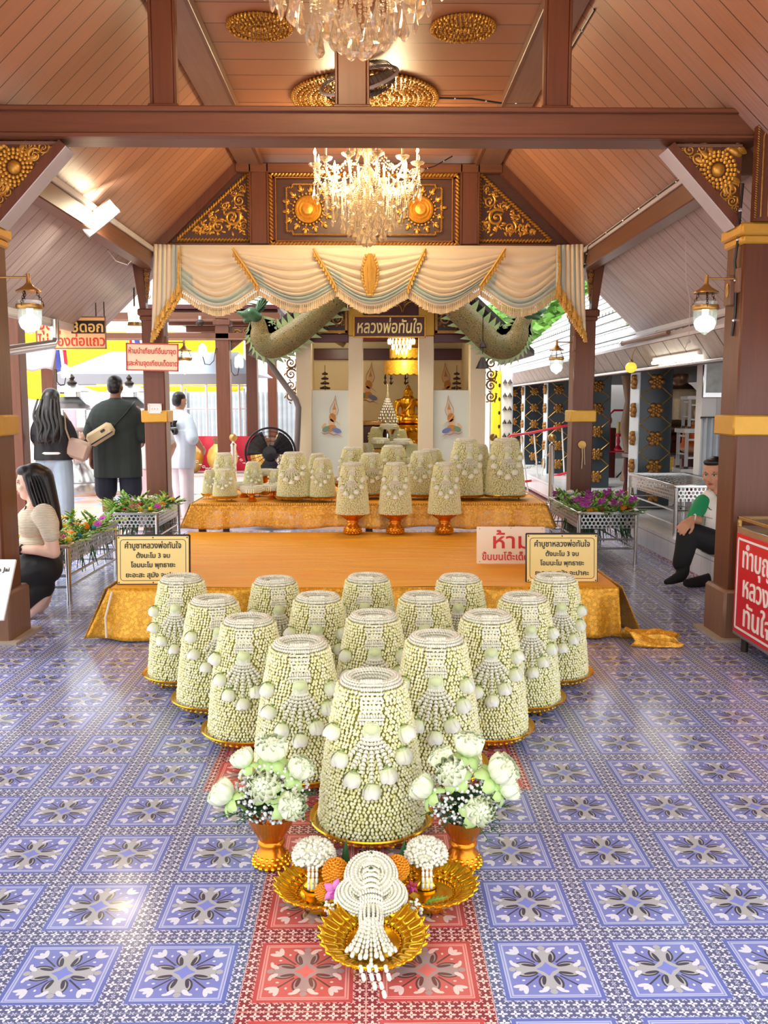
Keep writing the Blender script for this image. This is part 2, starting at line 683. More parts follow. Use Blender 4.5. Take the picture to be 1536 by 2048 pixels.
b = MB(); b.box((0.0, 4.2, -0.05), (5.28, 11.4, 0.1))
struct(b.build('floor', M['floor'], smooth=False))
cm, bb = new_mat('courtyard paving')
x, y, z = position()
ix, iy = (x / 0.4), (y / 0.4)
wn = V.nt.nodes.new('ShaderNodeTexWhiteNoise'); wn.noise_dimensions = '2D'
link(combine(ix.floor(), iy.floor(), 0.0), wn.inputs['Vector'])
tone = V(wn.outputs[0])
c_ = vmix(tone, rgb(214, 150, 128), rgb(232, 214, 206))
c_ = vmix((tone > 0.72), c_, rgb(150, 170, 206))
g_ = (ix.fract() < 0.02).max(iy.fract() < 0.02)
link(vmix(g_, c_, rgb(190, 184, 178)), bb.inputs['Base Color'])
bb.inputs['Roughness'].default_value = 0.3
b = MB(); b.box((0, 10, -0.11), (60, 60, 0.1))
struct(b.build('floor_courtyard', cm, smooth=False))

# raised white tiled step of the side building
sm, bb = new_mat('white tiled step')
x, y, z = position()
g_ = ((y / 0.2).fract() < 0.02).max(((x / 0.4).fract() < 0.012) * (z > 0.22))
g_ = g_.max(((z / 0.2).fract() > 0.96) * (z < 0.2))
c_ = vmix(noise(3, combine(x, y, z)), rgb(222, 226, 228), rgb(244, 244, 242))
c_ = vmix(g_, c_, rgb(176, 178, 180))
c_ = vmix((z < 0.035), c_, vmix((noise(60, combine(x, y, z)) > 0.5), rgb(150, 92, 104), rgb(214, 196, 206)))
link(c_, bb.inputs['Base Color']); bb.inputs['Roughness'].default_value = 0.25
b = MB(); b.box((5.6, 12.0, 0.115), (5.96, 19.0, 0.23))
struct(b.build('floor_step', sm, smooth=False))

SL = 0.965
def zr(xa):
    return 3.75 - SL * (abs(xa) - 1.275)
Y0, Y1 = 0.2, 10.0
for s, nm in ((-1, 'ceiling_slope_left'), (1, 'ceiling_slope_right')):
    b = MB()
    xa, xb = 1.2, 2.92
    poly = [(s * xa, zr(xa)), (s * xb, zr(xb)), (s * xb, zr(xb) + 0.08), (s * xa, zr(xa) + 0.08)]
    b.prism(poly, Y0, Y1)
    struct(b.build(nm, M['slope'], smooth=False))
    b = MB()
    b.box((s * 2.93, (Y0 + Y1) / 2, zr(2.92) + 0.02), (0.03, Y1 - Y0, 0.12), bev=0.004)
    struct(b.build('trim_eave_' + ('left' if s < 0 else 'right'), M['white_edge'], smooth=False))
    b = MB()
    xa, xb = 0.0, 3.0
    poly = [(0, 5.1), (s * 3.05, zr(3.05) + 0.12), (s * 3.05, zr(3.05) + 0.2), (0, 5.2)]
    b.prism(poly, Y0 - 0.1, Y1 + 0.1)
    struct(b.build('ceiling_tiles_' + ('left' if s < 0 else 'right'), mat('grey roof tile', (150, 146, 142), 0.7), smooth=False))
    b = MB()
    b.box((s * 1.165, (Y0 + Y1) / 2, 3.72), (0.23, Y1 - Y0, 0.05), bev=0.004)
    struct(b.build('trim_ceiling_' + ('left' if s < 0 else 'right'), M['board'], smooth=False))
    b = MB()
    b.box((s * 1.045, (Y0 + Y1) / 2, 3.725), (0.03, Y1 - Y0, 0.07), bev=0.004)
    struct(b.build('trim_bead_' + ('left' if s < 0 else 'right'), M['beamy'], smooth=False))
b = MB(); b.box((0, (Y0 + Y1) / 2, 3.80), (2.6, Y1 - Y0, 0.08))
struct(b.build('ceiling', M['ceil'], smooth=False))

# ---------------------------------------------------------------- timber frame
def scroll(mb, cx, cz, r, d=1, st=0.0, y=0.0, turns=1.6, th=0.20, leafs=7, mi=0, yd=-1):
    n = int(18 * turns)
    pts, rs = [], []
    for i in range(n + 1):
        t = i / n
        a = st + d * t * turns * 2 * PI
        rr = r * (1 - 0.86 * t)
        pts.append((cx + rr * math.cos(a), y + yd * r * 0.10, cz + rr * math.sin(a)))
        rs.append(r * th * (1 - 0.6 * t) * (0.55 if i == 0 else 1))
    mb.tube(pts, rs, 6, mi, flat=1.0)
    mb.sphere((cx, y + yd * r * 0.14, cz), r * 0.16, 8, 5, mi)
    for k in range(leafs):
        a = st + d * k / leafs * 2 * PI * 0.85
        rot = Euler((0, -a - d * 0.9, 0)).to_matrix()
        mb.sphere((cx + r * 1.12 * math.cos(a), y + yd * r * 0.06, cz + r * 1.12 * math.sin(a)),
                  (r * 0.30, r * 0.10, r * 0.12), 8, 5, mi, rot=rot)

def rope(mb, a, b_, w, y, mi=0, step=None):
    a, b_ = Vector(a), Vector(b_)
    d = b_ - a
    L = d.length
    step = step or w * 0.7
    n = max(2, int(L / step))
    ang = math.atan2(d.z, d.x)
    rot = Euler((0, -(ang + 0.8), 0)).to_matrix()
    for i in range(n):
        p = a + d * ((i + 0.5) / n)
        mb.sphere((p.x, y, p.z), (w * 0.62, w * 0.32, w * 0.26), 8, 4, mi, rot=rot)

def strip(mb, a, b_, w, y0, y1, mi=0):
    """flat moulding between two points of a vertical panel"""
    a, b_ = Vector((a[0], 0, a[1])), Vector((b_[0], 0, b_[1]))
    d = (b_ - a).normalized()
    n = Vector((-d.z, 0, d.x)) * (w / 2)
    e = d * (w * 0.0)
    p = [a - e + n, b_ + e + n, b_ + e - n, a - e - n]
    mb.prism([(q.x, q.z) for q in p], y0, y1, mi)

# columns
def column(loc, w, ztop, label, near, gold_cap=True):
    t = thing('wooden_column', label, 'column', loc)
    h = w / 2
    b = MB(); b.box((0, 0, ztop / 2 + 0.14), (w, w, ztop - 0.28), bev=0.012)
    b.build('shaft', M['post'], t)
    b = MB()
    b.box((0, 0, 0.15), (w + 0.07, w + 0.07, 0.30), bev=0.015)
    b.box((0, 0, 0.008), (w + 0.16, w + 0.16, 0.016), mi=1)
    b.build('plinth', [M['postpale'], mat('bare cement patch', (180, 168, 150), 0.8)], t)
    b = MB(); b.box((0, 0, 1.265), (w + 0.05, w + 0.05, 0.12), bev=0.01)
    b.build('painted_band', M['goldband'], t)
    b = MB()
    b.box((0, 0, ztop - 0.035), (w + 0.06, w + 0.06, 0.07), bev=0.012)
    b.box((0, 0, ztop - 0.09), (w + 0.03, w + 0.03, 0.05), bev=0.012)
    b.build('capital', M['goldband'] if gold_cap else M['post'], t)
    return t
for s, sd in ((-1, 'left'), (1, 'right')):
    column((s * 2.245, 5.33, 0), 0.25, 2.40, 'brown wooden column with gold painted band nearest the camera on the %s side' % sd, True)
    column((s * 2.145, 9.21, 0), 0.215, 2.32, 'brown wooden column with gold band under the %s end of the curtain' % sd, False, False)

# front tie beam, queen posts and king post
b = MB()
b.box((0, 5.33, 2.935), (4.5, 0.2, 0.165), bev=0.01)
b.box((0, 5.225, 3.005), (4.5, 0.03, 0.03), bev=0.006)
b.box((0, 5.225, 2.865), (4.5, 0.03, 0.025), bev=0.006)
beam = b.build('tie_beam', M['beamx'])
tag(beam, 'long brown tie beam across the front between the two nearest columns', 'beam')
for px, w, lb in ((-1.135, 0.12, 'left hand queen post standing on the front tie beam'),
                  (-0.088, 0.165, 'middle king post standing on the front tie beam in front of the fan'),
                  (1.055, 0.125, 'right hand queen post standing on the front tie beam')):
    t = thing('roof_post', 'brown wooden ' + lb, 'post', (px, 5.33, 3.015))
    b = MB(); b.box((0, 0, 0.36), (w, 0.14, 0.74), bev=0.008)
    b.build('shaft', M['post'], t)
    b = MB()
    for q in (-1, 1):
        b.box((q * (w / 2 + 0.006), -0.055, 0.36), (0.016, 0.03, 0.72), bev=0.004)
    b.build('edge_bead', M['post'], t)
    b = MB(); b.box((0, 0, 0.012), (w + 0.05, 0.17, 0.03), bev=0.006)
    b.build('foot_block', M['post'], t)

# triangular gilded brackets under the front tie beam
def bracket(s, label):
    t = thing('carved_bracket', label, 'bracket', (s * 2.12, 5.33, 2.42))
    W, H = 0.40, 0.43
    b = MB(); b.prism([(0, 0), (-s * W, H), (0, H)], -0.035, 0.035)
    b.build('backing_board', M['post'], t, smooth=False)
    b = MB()
    dx, dz = -s * W, H
    L = math.hypot(dx, dz)
    nx, nz = -dz / L * s, dx / L * s
    if nz > 0: nx, nz = -nx, -nz
    k = 0.05
    b.prism([(0, 0), (dx, dz), (dx + nx * k, dz + nz * k), (nx * k, nz * k)], -0.075, 0.06)
    b.build('brace', M['post'], t, smooth=False)
    b = MB()
    b.prism([(nx * k, nz * k), (dx + nx * k, dz + nz * k), (dx + nx * (k + 0.006), dz + nz * (k + 0.006)), (nx * (k + 0.006), nz * (k + 0.006))], -0.075, 0.075)
    b.build('underside_board', M['white_edge'], t, smooth=False)
    b = MB()
    y = -0.035
    cx, cz = -s * 0.135, H * 0.665
    for r_, n_ in ((0.078, 20), (0.056, 15), (0.098, 24)):
        for i in range(n_):
            a = 2 * PI * i / n_
            b.sphere((cx + r_ * math.cos(a), y - 0.008, cz + r_ * math.sin(a)), (0.013, 0.012, 0.013), 7, 4)
    b.sphere((cx, y, cz), (0.04, 0.03, 0.04), 12, 6)
    for q in (0.0, 0.35, -0.35):
        for e in (0.0, PI):
            a = math.atan2(dz, dx) + e + q
            rot = Euler((0, -a, 0)).to_matrix()
            b.sphere((cx + 0.105 * math.cos(a), y, cz + 0.105 * math.sin(a)), (0.045, 0.012, 0.018), 8, 4, rot=rot)
    for (fx, fz, r_, d_) in ((0.30, 0.92, 0.035, 1), (0.25, 0.82, 0.042, -1), (0.225, 0.945, 0.03, 1), (0.345, 0.955, 0.02, -1),
                             (0.05, 0.42, 0.04, 1), (0.045, 0.27, 0.032, -1), (0.09, 0.36, 0.034, -1), (0.028, 0.17, 0.02, 1)):
        scroll(b, -s * fx, H * fz, r_, d_ * s, 0.6, y)
    b.build('gilt_carving', M['gold'], t)
    b = MB()
    b.sphere((-s * 0.045, y, H * 0.90), (0.05, 0.018, 0.022), 10, 5, rot=Euler((0, s * 0.5, 0)).to_matrix())
    b.sphere((-s * 0.08, y, H * 0.94), (0.018, 0.016, 0.018), 8, 5)
    for i in range(4):
        b.sphere((-s * (0.02 - i * 0.004), y - 0.004, H * (0.90 + i * 0.02)), (0.045, 0.008, 0.01), 8, 4, rot=Euler((0, s * (0.25 + i * 0.16), 0)).to_matrix())
    b.tube([(-s * 0.095, y, H * 0.93), (-s * 0.10, y, H * 0.80), (-s * 0.06, y, H * 0.70), (-s * 0.01, y, H * 0.64)], 0.008, 6)
    b.build('gilt_bird', M['gold'], t)
    b = MB()
    for zz in (H - 0.012,):
        b.box((-s * W * 0.48, y - 0.006, zz), (W * 0.95, 0.02, 0.02), bev=0.004)
    b.build('top_moulding', M['postpale'], t)
    # tall carved bracket board above the capital
    return t
bracket(-1, 'gilded triangular bracket carved with flower and bird at the left front column')
bracket(1, 'gilded triangular bracket carved with flower and bird at the right front column')
for s, sd in ((-1, 'left'), (1, 'right')):
    t = thing('carved_pilaster', 'narrow gilt edged pilaster above the capital of the %s front column' % sd, 'pilaster', (s * 2.2, 5.17, 2.40))
    b = MB(); b.prism([(-0.055, 0), (0.055, 0), (0.055, 0.58), (0, 0.68), (-0.055, 0.58)], -0.02, 0.03)
    b.build('board', M['post'], t, smooth=False)
    b = MB()
    for q in (-1, 1):
        rope(b, (q * 0.05, 0, 0.01), (q * 0.05, 0, 0.58), 0.018, -0.026)
        b.tube([(q * 0.02, -0.024, 0.02), (q * 0.02, -0.024, 0.45), (0, -0.024, 0.5)], 0.006, 6)
    b.build('gilt_edge', M['goldold'], t)

# purlins under the slopes
for s, sd in ((-1, 'left'), (1, 'right')):
    t = thing('purlin', 'long brown purlin under the sloping planks on the %s side' % sd, 'beam', (s * 2.17, 7.7, 2.80))
    b = MB(); b.box((0, 0, 0), (0.13, 4.6, 0.19), bev=0.008)
    b.build('timber', M['beamy'], t)
    b = MB(); b.box((-s * 0.075, 0, 0.075), (0.02, 4.6, 0.05), bev=0.004)
    b.build('edge_batten', M['white_edge'], t)

# rear truss: tie beam and carved gable
b = MB()
b.box((0, 9.21, 2.90), (4.45, 0.16, 0.12), bev=0.01)
tag(b.build('rear_tie_beam', M['beamx']), 'brown tie beam above the pleated curtain at the rear columns', 'beam')
g = thing('carved_gable', 'dark gable boards with gilded carved panels above the curtain', 'gable', (0, 9.2, 2.95))
b = MB(); b.prism([(-2.05, 0), (2.05, 0), (1.27, 0.76), (-1.27, 0.76)], -0.02, 0.02)
b.build('backing_board', wood_mat('gable board wood', (92, 56, 40), (64, 38, 28), 'x'), g, smooth=False)
for xx in (-1.075, 0.985):
    b = MB(); b.box((xx, -0.05, 0.375), (0.16, 0.08, 0.76), bev=0.008)
    for q in (-1, 1):
        b.box((xx + q * 0.085, -0.06, 0.375), (0.02, 0.08, 0.76), bev=0.004)
    b.build('gable_post', M['post'], g)
for s in (-1, 1):
    b = MB()
    strip(b, (s * 2.1, -0.05), (s * 1.26, 0.76), 0.10, -0.09, 0.02)
    b.build('rafter', M['post'], g, smooth=False)
b = MB(); b.box((0, -0.05, 0.715), (2.6, 0.10, 0.09), bev=0.008)
b.build('head_beam', M['beamx'], g)
# centre panel
XL, XR_, ZB, ZT = -0.965, 0.865, 0.0, 0.66
b = MB()
for a, c in (((XL, ZB), (XR_, ZB)), ((XR_, ZB), (XR_, ZT)), ((XR_, ZT), (XL, ZT)), ((XL, ZT), (XL, ZB))):
    strip(b, a, c, 0.075, -0.055, -0.02)
b.build('panel_frame', M['redwood'], g, smooth=False)
b = MB()
for dd, w in ((0.0, 0.05), (0.155, 0.022), (0.05, 0.012)):
    x0, x1, z0, z1 = XL + dd, XR_ - dd, ZB + dd * 0.6, ZT - dd * 0.6
    if dd == 0.155:
        n = 0.06
        pts = [(x0 + n, z0), (x1 - n, z0), (x1 - n, z0 + n / 2), (x1, z0 + n / 2), (x1, z1 - n / 2), (x1 - n, z1 - n / 2), (x1 - n, z1),
               (x0 + n, z1), (x0 + n, z1 - n / 2), (x0, z1 - n / 2), (x0, z0 + n / 2), (x0 + n, z0 + n / 2)]
    else:
        pts = [(x0, z0), (x1, z0), (x1, z1), (x0, z1)]
    for i in range(len(pts)):
        p, q = pts[i], pts[(i + 1) % len(pts)]
        rope(b, (p[0], 0, p[1]), (q[0], 0, q[1]), w, -0.06)
b.build('rope_carving', M['gold'], g)
for cx in (-0.60, 0.50):
    b = MB()
    cz, y = 0.335, -0.03
    b.lathe([(0.0, 0.05), (0.05, 0.045), (0.07, 0.02), (0.085, 0.03), (0.10, 0.015), (0.115, 0.028), (0.13, 0.02), (0.135, 0.0)], 32,
            Matrix.Translation((cx, y, cz)) @ Matrix.Rotation(PI / 2, 4, 'X'))
    for i in range(26):
        a = 2 * PI * i / 26
        b.sphere((cx + 0.148 * math.cos(a), y - 0.01, cz + 0.148 * math.sin(a)), 0.013, 6, 4)
    b.build('medallion', M['gold'], g)
    b = MB()
    for i in range(14):
        a = 2 * PI * i / 14 + 0.1
        rot = Euler((0, -a, 0)).to_matrix()
        rr = 0.20 if i % 2 else 0.215
        ez = 0.9
        b.tube([(cx + 0.15 * math.cos(a), y, cz + 0.15 * math.sin(a) * ez), (cx + rr * math.cos(a), y, cz + rr * math.sin(a) * ez)], 0.005, 5)
        b.sphere((cx + (rr + 0.02) * math.cos(a), y - 0.006, cz + (rr + 0.02) * math.sin(a) * ez), (0.034, 0.01, 0.018), 8, 4, rot=rot)
        for q in (-1, 1):
            aq = a + q * 0.10
            b.sphere((cx + rr * math.cos(aq), y - 0.004, cz + rr * math.sin(aq) * ez), (0.02, 0.008, 0.008), 6, 4, rot=Euler((0, -a - q * 0.7, 0)).to_matrix())
    b.build('flame_carving', M['gold'], g)
# side triangles
for s, xi in ((-1, -1.175), (1, 1.085)):
    b = MB()
    xo = xi + s * 0.72
    A, B_, C_ = (xi, 0.04), (xo, 0.04), (xi, 0.68)
    for p, q in ((A, B_), (B_, C_), (C_, A)):
        rope(b, (p[0], 0, p[1]), (q[0], 0, q[1]), 0.045, -0.035)
        rope(b, (p[0] * 0.995 , 0, p[1]), (q[0] * 0.995, 0, q[1]), 0.016, -0.045)
    for (fx, fz, r_, d_) in ((0.17, 0.22, 0.085, 1), (0.10, 0.38, 0.06, -1), (0.31, 0.13, 0.06, -1), (0.07, 0.50, 0.038, 1), (0.43, 0.105, 0.042, 1),
                             (0.06, 0.14, 0.04, -1), (0.24, 0.33, 0.04, 1), (0.36, 0.215, 0.032, 1), (0.155, 0.45, 0.03, 1), (0.52, 0.085, 0.025, -1)):
        scroll(b, xi + s * fx, 0.04 + fz, r_, d_ * s, 0.9, -0.02)
    for i in range(70):
        fx = rnd.uniform(0.03, 0.56)
        fz = rnd.uniform(0.05, 0.58 * (1 - fx / 0.66))
        b.sphere((xi + s * fx, -0.025, 0.05 + fz), (0.026, 0.01, 0.012), 6, 4, rot=Euler((0, rnd.uniform(0, 3.1), 0)).to_matrix())
    b.build('scroll_carving', M['gold'], g)

# leaning brackets outside the rear columns
for s, sd in ((-1, 'left'), (1, 'right')):
    t = thing('eave_bracket', 'slanting carved bracket from the %s rear column up to its purlin' % sd, 'bracket', (s * 2.2, 9.16, 2.3))
    b = MB(); b.prism([(0, -0.02), (s * 0.06, -0.02), (s * 0.13, 0.5), (s * 0.03, 0.5)], -0.05, 0.05)
    b.build('brace', M['post'], t, smooth=False)
    b = MB(); b.prism([(0, 0.08), (s * 0.03, 0.5), (-s * 0.06, 0.5), (-s * 0.02, 0.2)], -0.02, 0.02)
    b.build('backing_board', M['post'], t, smooth=False)
    b = MB()
    for k in range(7):
        scroll(b, s * (-0.015 + 0.003 * k), 0.14 + k * 0.055, 0.022, 1 if k % 2 else -1, 0.5, -0.02)
    b.build('gilt_carving', M['gold'], t)

# pierced gilt ceiling roses
def ceiling_rose(loc, r, rings, label, name='ceiling_medallion'):
    b = MB()
    b.lathe([(r * 0.98, 0.0), (r * 0.98, -0.012), (0.0, -0.012)], 40)
    o = b.build(name, [M['goldold']])
    o.location = loc
    tag(o, label, 'ceiling ornament')
    b = MB()
    for k in range(rings):
        rr = r * (k + 0.6) / rings
        n = max(6, int(2 * PI * rr / (r * 1.15 / rings)))
        for i in range(n):
            a = 2 * PI * (i + 0.5 * (k % 2)) / n
            w = r / rings * 0.62
            if k % 3 == 2:
                b.tube([(rr * math.cos(a) + w * 0.5 * math.cos(q), rr * math.sin(a) + w * 0.5 * math.sin(q), -0.02) for q in [j * PI / 3 for j in range(6)]], w * 0.2, 5, closed=True)
            else:
                b.sphere((rr * math.cos(a), rr * math.sin(a), -0.018), (w * 0.75, w * 0.34, 0.016), 7, 4, rot=Euler((0, 0, a + (0.6 if i % 2 else -0.6))).to_matrix())
    n = int(2 * PI * r / (r / rings))
    for i in range(n):
        a = 2 * PI * i / n
        b.sphere((r * 1.0 * math.cos(a), r * 1.0 * math.sin(a), -0.012), (r / rings * 0.5, r / rings * 0.36, 0.014), 7, 4, rot=Euler((0, 0, a)).to_matrix())
    b.build('pierced_carving', M['gold'], o)
    return o
ceiling_rose((-0.685, 6.02, 3.755), 0.20, 8, 'small round gilt ceiling medallion left of the big chandelier')
ceiling_rose((0.60, 6.02, 3.755), 0.20, 8, 'small round gilt ceiling medallion right of the big chandelier')
ceiling_rose((-0.03, 7.35, 3.755), 0.56, 15, 'large round gilt ceiling medallion behind the middle post and fan')

# ---------------------------------------------------------------- jasmine garland towers
def bud_mat(name, c, c2, rough=0.5):
    m, b = new_mat(name)
    f = island()
    link(vmix(f, rgb(*c2), rgb(*c)), b.inputs['Base Color'])
    b.inputs['Roughness'].default_value = rough
    b.inputs['Subsurface Weight'].default_value = 0.15
    b.inputs['Subsurface Radius'].default_value = (0.01, 0.01, 0.006)
    b.inputs['Subsurface Scale'].default_value = 0.2
    return m
M['bud'] = bud_mat('jasmine buds', (254, 252, 218), (240, 236, 170))
M['calyx'] = bud_mat('jasmine calyx', (214, 216, 116), (180, 190, 88))
M['budcore'] = mat('garland core leaves', (164, 160, 78), 0.7, 0, 0.2, 60)
M['petalbead'] = bud_mat('white petal beads', (242, 240, 222), (222, 222, 198))
M['yellowbud'] = bud_mat('yellow buds', (244, 226, 130), (226, 200, 96))
rm, bb = new_mat('white rose petal')
vec, x, y, z = coords()
f = ((z + 0.052) / 0.05).max(0).min(1)
link(vmix(f * f, rgb(238, 238, 226), rgb(214, 226, 168)), bb.inputs['Base Color'])
bb.inputs['Roughness'].default_value = 0.5
bb.inputs['Subsurface Weight'].default_value = 0.2
bb.inputs['Subsurface Radius'].default_value = (0.02, 0.02, 0.012)
bb.inputs['Subsurface Scale'].default_value = 0.3
M['rose'] = rm
M['sepal'] = mat('green sepals', (128, 160, 66), 0.5, 0, 0.2, 60)
M['fern'] = mat('dark fern green', (44, 92, 46), 0.5, 0, 0.25, 20)
M['leaf'] = mat('fresh leaf green', (120, 168, 62), 0.45, 0, 0.25, 16)
M['lime'] = mat('lime green leaf', (176, 204, 84), 0.45, 0, 0.25, 16)

def bud(mb, p, d, L, w, seg=5):
    """one closed jasmine bud: white belly, green neck"""
    a, b_, d = frame_of(d)
    n = len(mb.v)
    ks = ((-0.5, 0.0), (-0.30, 0.55), (0.12, 1.0), (0.5, 0.0))
    vs = [p + d * (-0.5 * L)]
    for t, r in ks[1:3]:
        for j in range(seg):
            q = 2 * PI * j / seg
            vs.append(p + d * (t * L) + (a * math.cos(q) + b_ * math.sin(q)) * (r * w * 0.5))
    vs.append(p + d * (0.5 * L))
    mb.v.extend([tuple(x) for x in vs])
    for j in range(seg):
        k = (j + 1) % seg
        mb.f.append((n, n + 1 + k, n + 1 + j)); mb.mi.append(1)
        mb.f.append((n + 1 + j, n + 1 + k, n + 1 + seg + k, n + 1 + seg + j)); mb.mi.append(0)
        mb.f.append((n + 1 + seg + j, n + 1 + seg + k, n + 1 + 2 * seg)); mb.mi.append(0)

def bead(mb, p, d, L, w, seg=6):
    a, b_, d = frame_of(d)
    n = len(mb.v)
    vs = [p - d * (L / 2)]
    for t, r in ((-0.3, 0.85), (0.3, 0.85)):
        for j in range(seg):
            q = 2 * PI * j / seg
            vs.append(p + d * (t * L) + (a * math.cos(q) + b_ * math.sin(q)) * (r * w * 0.5))
    vs.append(p + d * (L / 2))
    mb.v.extend([tuple(x) for x in vs])
    for j in range(seg):
        k = (j + 1) % seg
        mb.f.append((n, n + 1 + k, n + 1 + j)); mb.mi.append(0)
        mb.f.append((n + 1 + j, n + 1 + k, n + 1 + seg + k, n + 1 + seg + j)); mb.mi.append(0)
        mb.f.append((n + 1 + seg + j, n + 1 + seg + k, n + 1 + 2 * seg)); mb.mi.append(0)

TH, RB, RT = 0.465, 0.170, 0.104
def trad(z):
    t = z / TH
    return RB + (RT - RB) * t + 0.010 * math.sin(PI * t)

def tower_body(step, seed, mats, core):
    r_ = random.Random(seed)
    b = MB()
    b.lathe([(RB - 0.01, 0.0)] + [(trad(TH * i / 8) - 0.006, TH * i / 8) for i in range(9)] + [(RT - 0.03, TH - 0.02), (0, TH - 0.04)], 28, mi=2)
    rows = int(TH / (step * 0.86))
    for i in range(rows):
        z = TH * (i + 0.5) / rows
        r = trad(z)
        n = int(2 * PI * r / step)
        for k in range(n):
            a = 2 * PI * (k + 0.5 * (i % 2) + r_.uniform(-0.18, 0.18)) / n
            out = Vector((math.cos(a), math.sin(a), 0))
            d = out * r_.uniform(0.25, 0.9) + Vector((r_.uniform(-0.45, 0.45), r_.uniform(-0.45, 0.45), -1))
            bud(b, out * (r + r_.uniform(0.0, 0.004)) + Vector((0, 0, z + r_.uniform(-0.002, 0.002))), d, step * 1.32, step * 1.0)
    for i in range(60):
        a, q = r_.uniform(0, 2 * PI), math.sqrt(r_.random()) * 0.07
        bud(b, Vector((q * math.cos(a), q * math.sin(a), TH - 0.022)), (r_.uniform(-.4, .4), r_.uniform(-.4, .4), 1), step * 1.3, step * 0.85)
    return b

def collar_mesh():
    b = MB()
    RR, rr, rz = 0.078, 0.024, 0.042
    b.lathe([(RR + rr * 0.86 * math.cos(t), TH - 0.020 + rz * 0.86 * math.sin(t)) for t in [2 * PI * i / 12 for i in range(13)]], 32)
    for k in range(19):
        t = 2 * PI * k / 19
        R1 = RR + rr * math.cos(t)
        z = TH - 0.020 + rz * math.sin(t)
        n = int(2 * PI * R1 / 0.0105)
        for i in range(n):
            a = 2 * PI * (i + 0.5 * (k % 2)) / n
            p = Vector((R1 * math.cos(a), R1 * math.sin(a), z))
            d = Vector((-math.sin(a), math.cos(a), 0.55))
            bead(b, p, d, 0.0145, 0.0105, 5)
    return b

def strap_mesh():
    """beaded band folded over the collar, spreading below it"""
    b = MB()
    for k in range(9):
        u = (k - 4) / 4.0
        prof = [(0.050, TH - 0.004), (0.060, TH + 0.022), (0.082, TH + 0.028), (0.104, TH + 0.008), (0.111, TH - 0.018), (0.115, TH - 0.044), (0.126, TH - 0.068), (0.130, TH - 0.09)]
        for i, (r, z) in enumerate(prof):
            wd = 0.030 + (0.004 if i > 4 else 0)
            x = u * wd * (0.75 if i in (5,) else 1.0)
            for h in (0, 1):
                if h and i + 1 < len(prof):
                    r2, z2 = prof[i + 1]
                    p = Vector((x, -(r + r2) / 2, (z + z2) / 2))
                    d = Vector((0.2, -(r2 - r), z2 - z))
                elif not h:
                    p = Vector((x, -r, z)); d = Vector((0.25, -0.3, -1))
                else:
                    continue
                bead(b, p, d, 0.0145, 0.0105, 5)
    return b

def petal(mb, c, axis, side, L, W, curl, mi=0, n=6, cup=0.5):
    """a cupped petal growing from c along axis, turned outward toward side"""
    axis, side = Vector(axis).normalized(), Vector(side).normalized()
    side = (side - axis * side.dot(axis)).normalized()
    t_ = axis.cross(side)
    def fn(u, v):
        w = W * math.sin(PI * min(1, 0.12 + 0.80 * u)) ** 0.7
        s = (v - 0.5) * 2
        along = L * u * (1 - 0.12 * s * s * u)
        out = L * curl[0] * math.sin(PI * u * 0.75) + L * curl[1] * u * u
        return c + axis * along + side * (out - cup * W * s * s) + t_ * (s * w * 0.5)
    mb.grid(fn, n, 4, mi)

def rose_mesh(L=0.056, Rr=0.026):
    b = MB()
    prof = [(0.004, 0.0), (Rr * 0.62, -0.006), (Rr * 0.93, -0.016), (Rr * 0.95, -0.028), (Rr * 0.75, -0.042), (Rr * 0.35, -0.052), (0.0, -0.0545)]
    b.lathe(prof, 14, wob=lambda a: 1 + 0.05 * math.sin(3 * a + 0.6))
    for k in range(5):
        a0 = 2 * PI * k / 5 + 0.3
        def fn(u, v, a0=a0, k=k):
            s = (v - 0.5) * 2
            a = a0 + s * 0.95
            z = -0.002 - u * (0.046 + 0.004 * (k % 2)) + 0.010 * s * s * u
            rr = Rr * (0.35 + 0.72 * math.sin(PI * (0.10 + 0.60 * u))) + 0.0016 + 0.0015 * (k % 3) + 0.004 * max(0, u - 0.75)
            return (rr * math.cos(a), rr * math.sin(a), z)
        b.grid(fn, 6, 6)
    for k in range(5):
        a = 2 * PI * k / 5
        d = Vector((math.cos(a), math.sin(a), 0))
        petal(b, Vector((0, 0, 0.001)), d * 0.9 + Vector((0, 0, -0.5)), Vector((0, 0, 1)), 0.026, 0.010, (0.1, -0.25), 1, 4, 0.1)
    b.tube([(0, 0, 0.008), (0, 0, -0.002)], 0.004, 6, 1)
    return b

def crown_flower_mesh():
    """folded lotus petals gathered into a dome above the tassel"""
    b = MB()
    for k in range(5):
        u = (k - 2) / 2.0
        def fn(p, v, u=u):
            s = (v - 0.5) * 2
            a = u * 0.9 + s * 0.42
            rr = 0.030 * (0.5 + 0.5 * math.sin(PI * (0.12 + 0.6 * p)))
            return (rr * 1.05 * math.sin(a), -rr * 0.8 * math.cos(a) + 0.008 - 0.001 * (k % 2), 0.024 - 0.056 * p + 0.008 * abs(s) * p)
        b.grid(fn, 6, 6)
    b.sphere((0, 0.0, 0.0), (0.027, 0.02, 0.026), 10, 6)
    return b

def strand_mesh(n, L=0.0125):
    b = MB()
    for i in range(n):
        bead(b, Vector((0, 0, -L * (i + 0.5))), (0.12 if i % 2 else -0.12, 0, -1), L * 0.98, 0.0130 + 0.002 * (i % 2), 6)
        for q in (-1, 1):
            bead(b, Vector((q * 0.005, -0.001, -L * (i + 0.6))), (q * 0.5, 0, -1), L * 0.8, 0.006, 5)
    return b

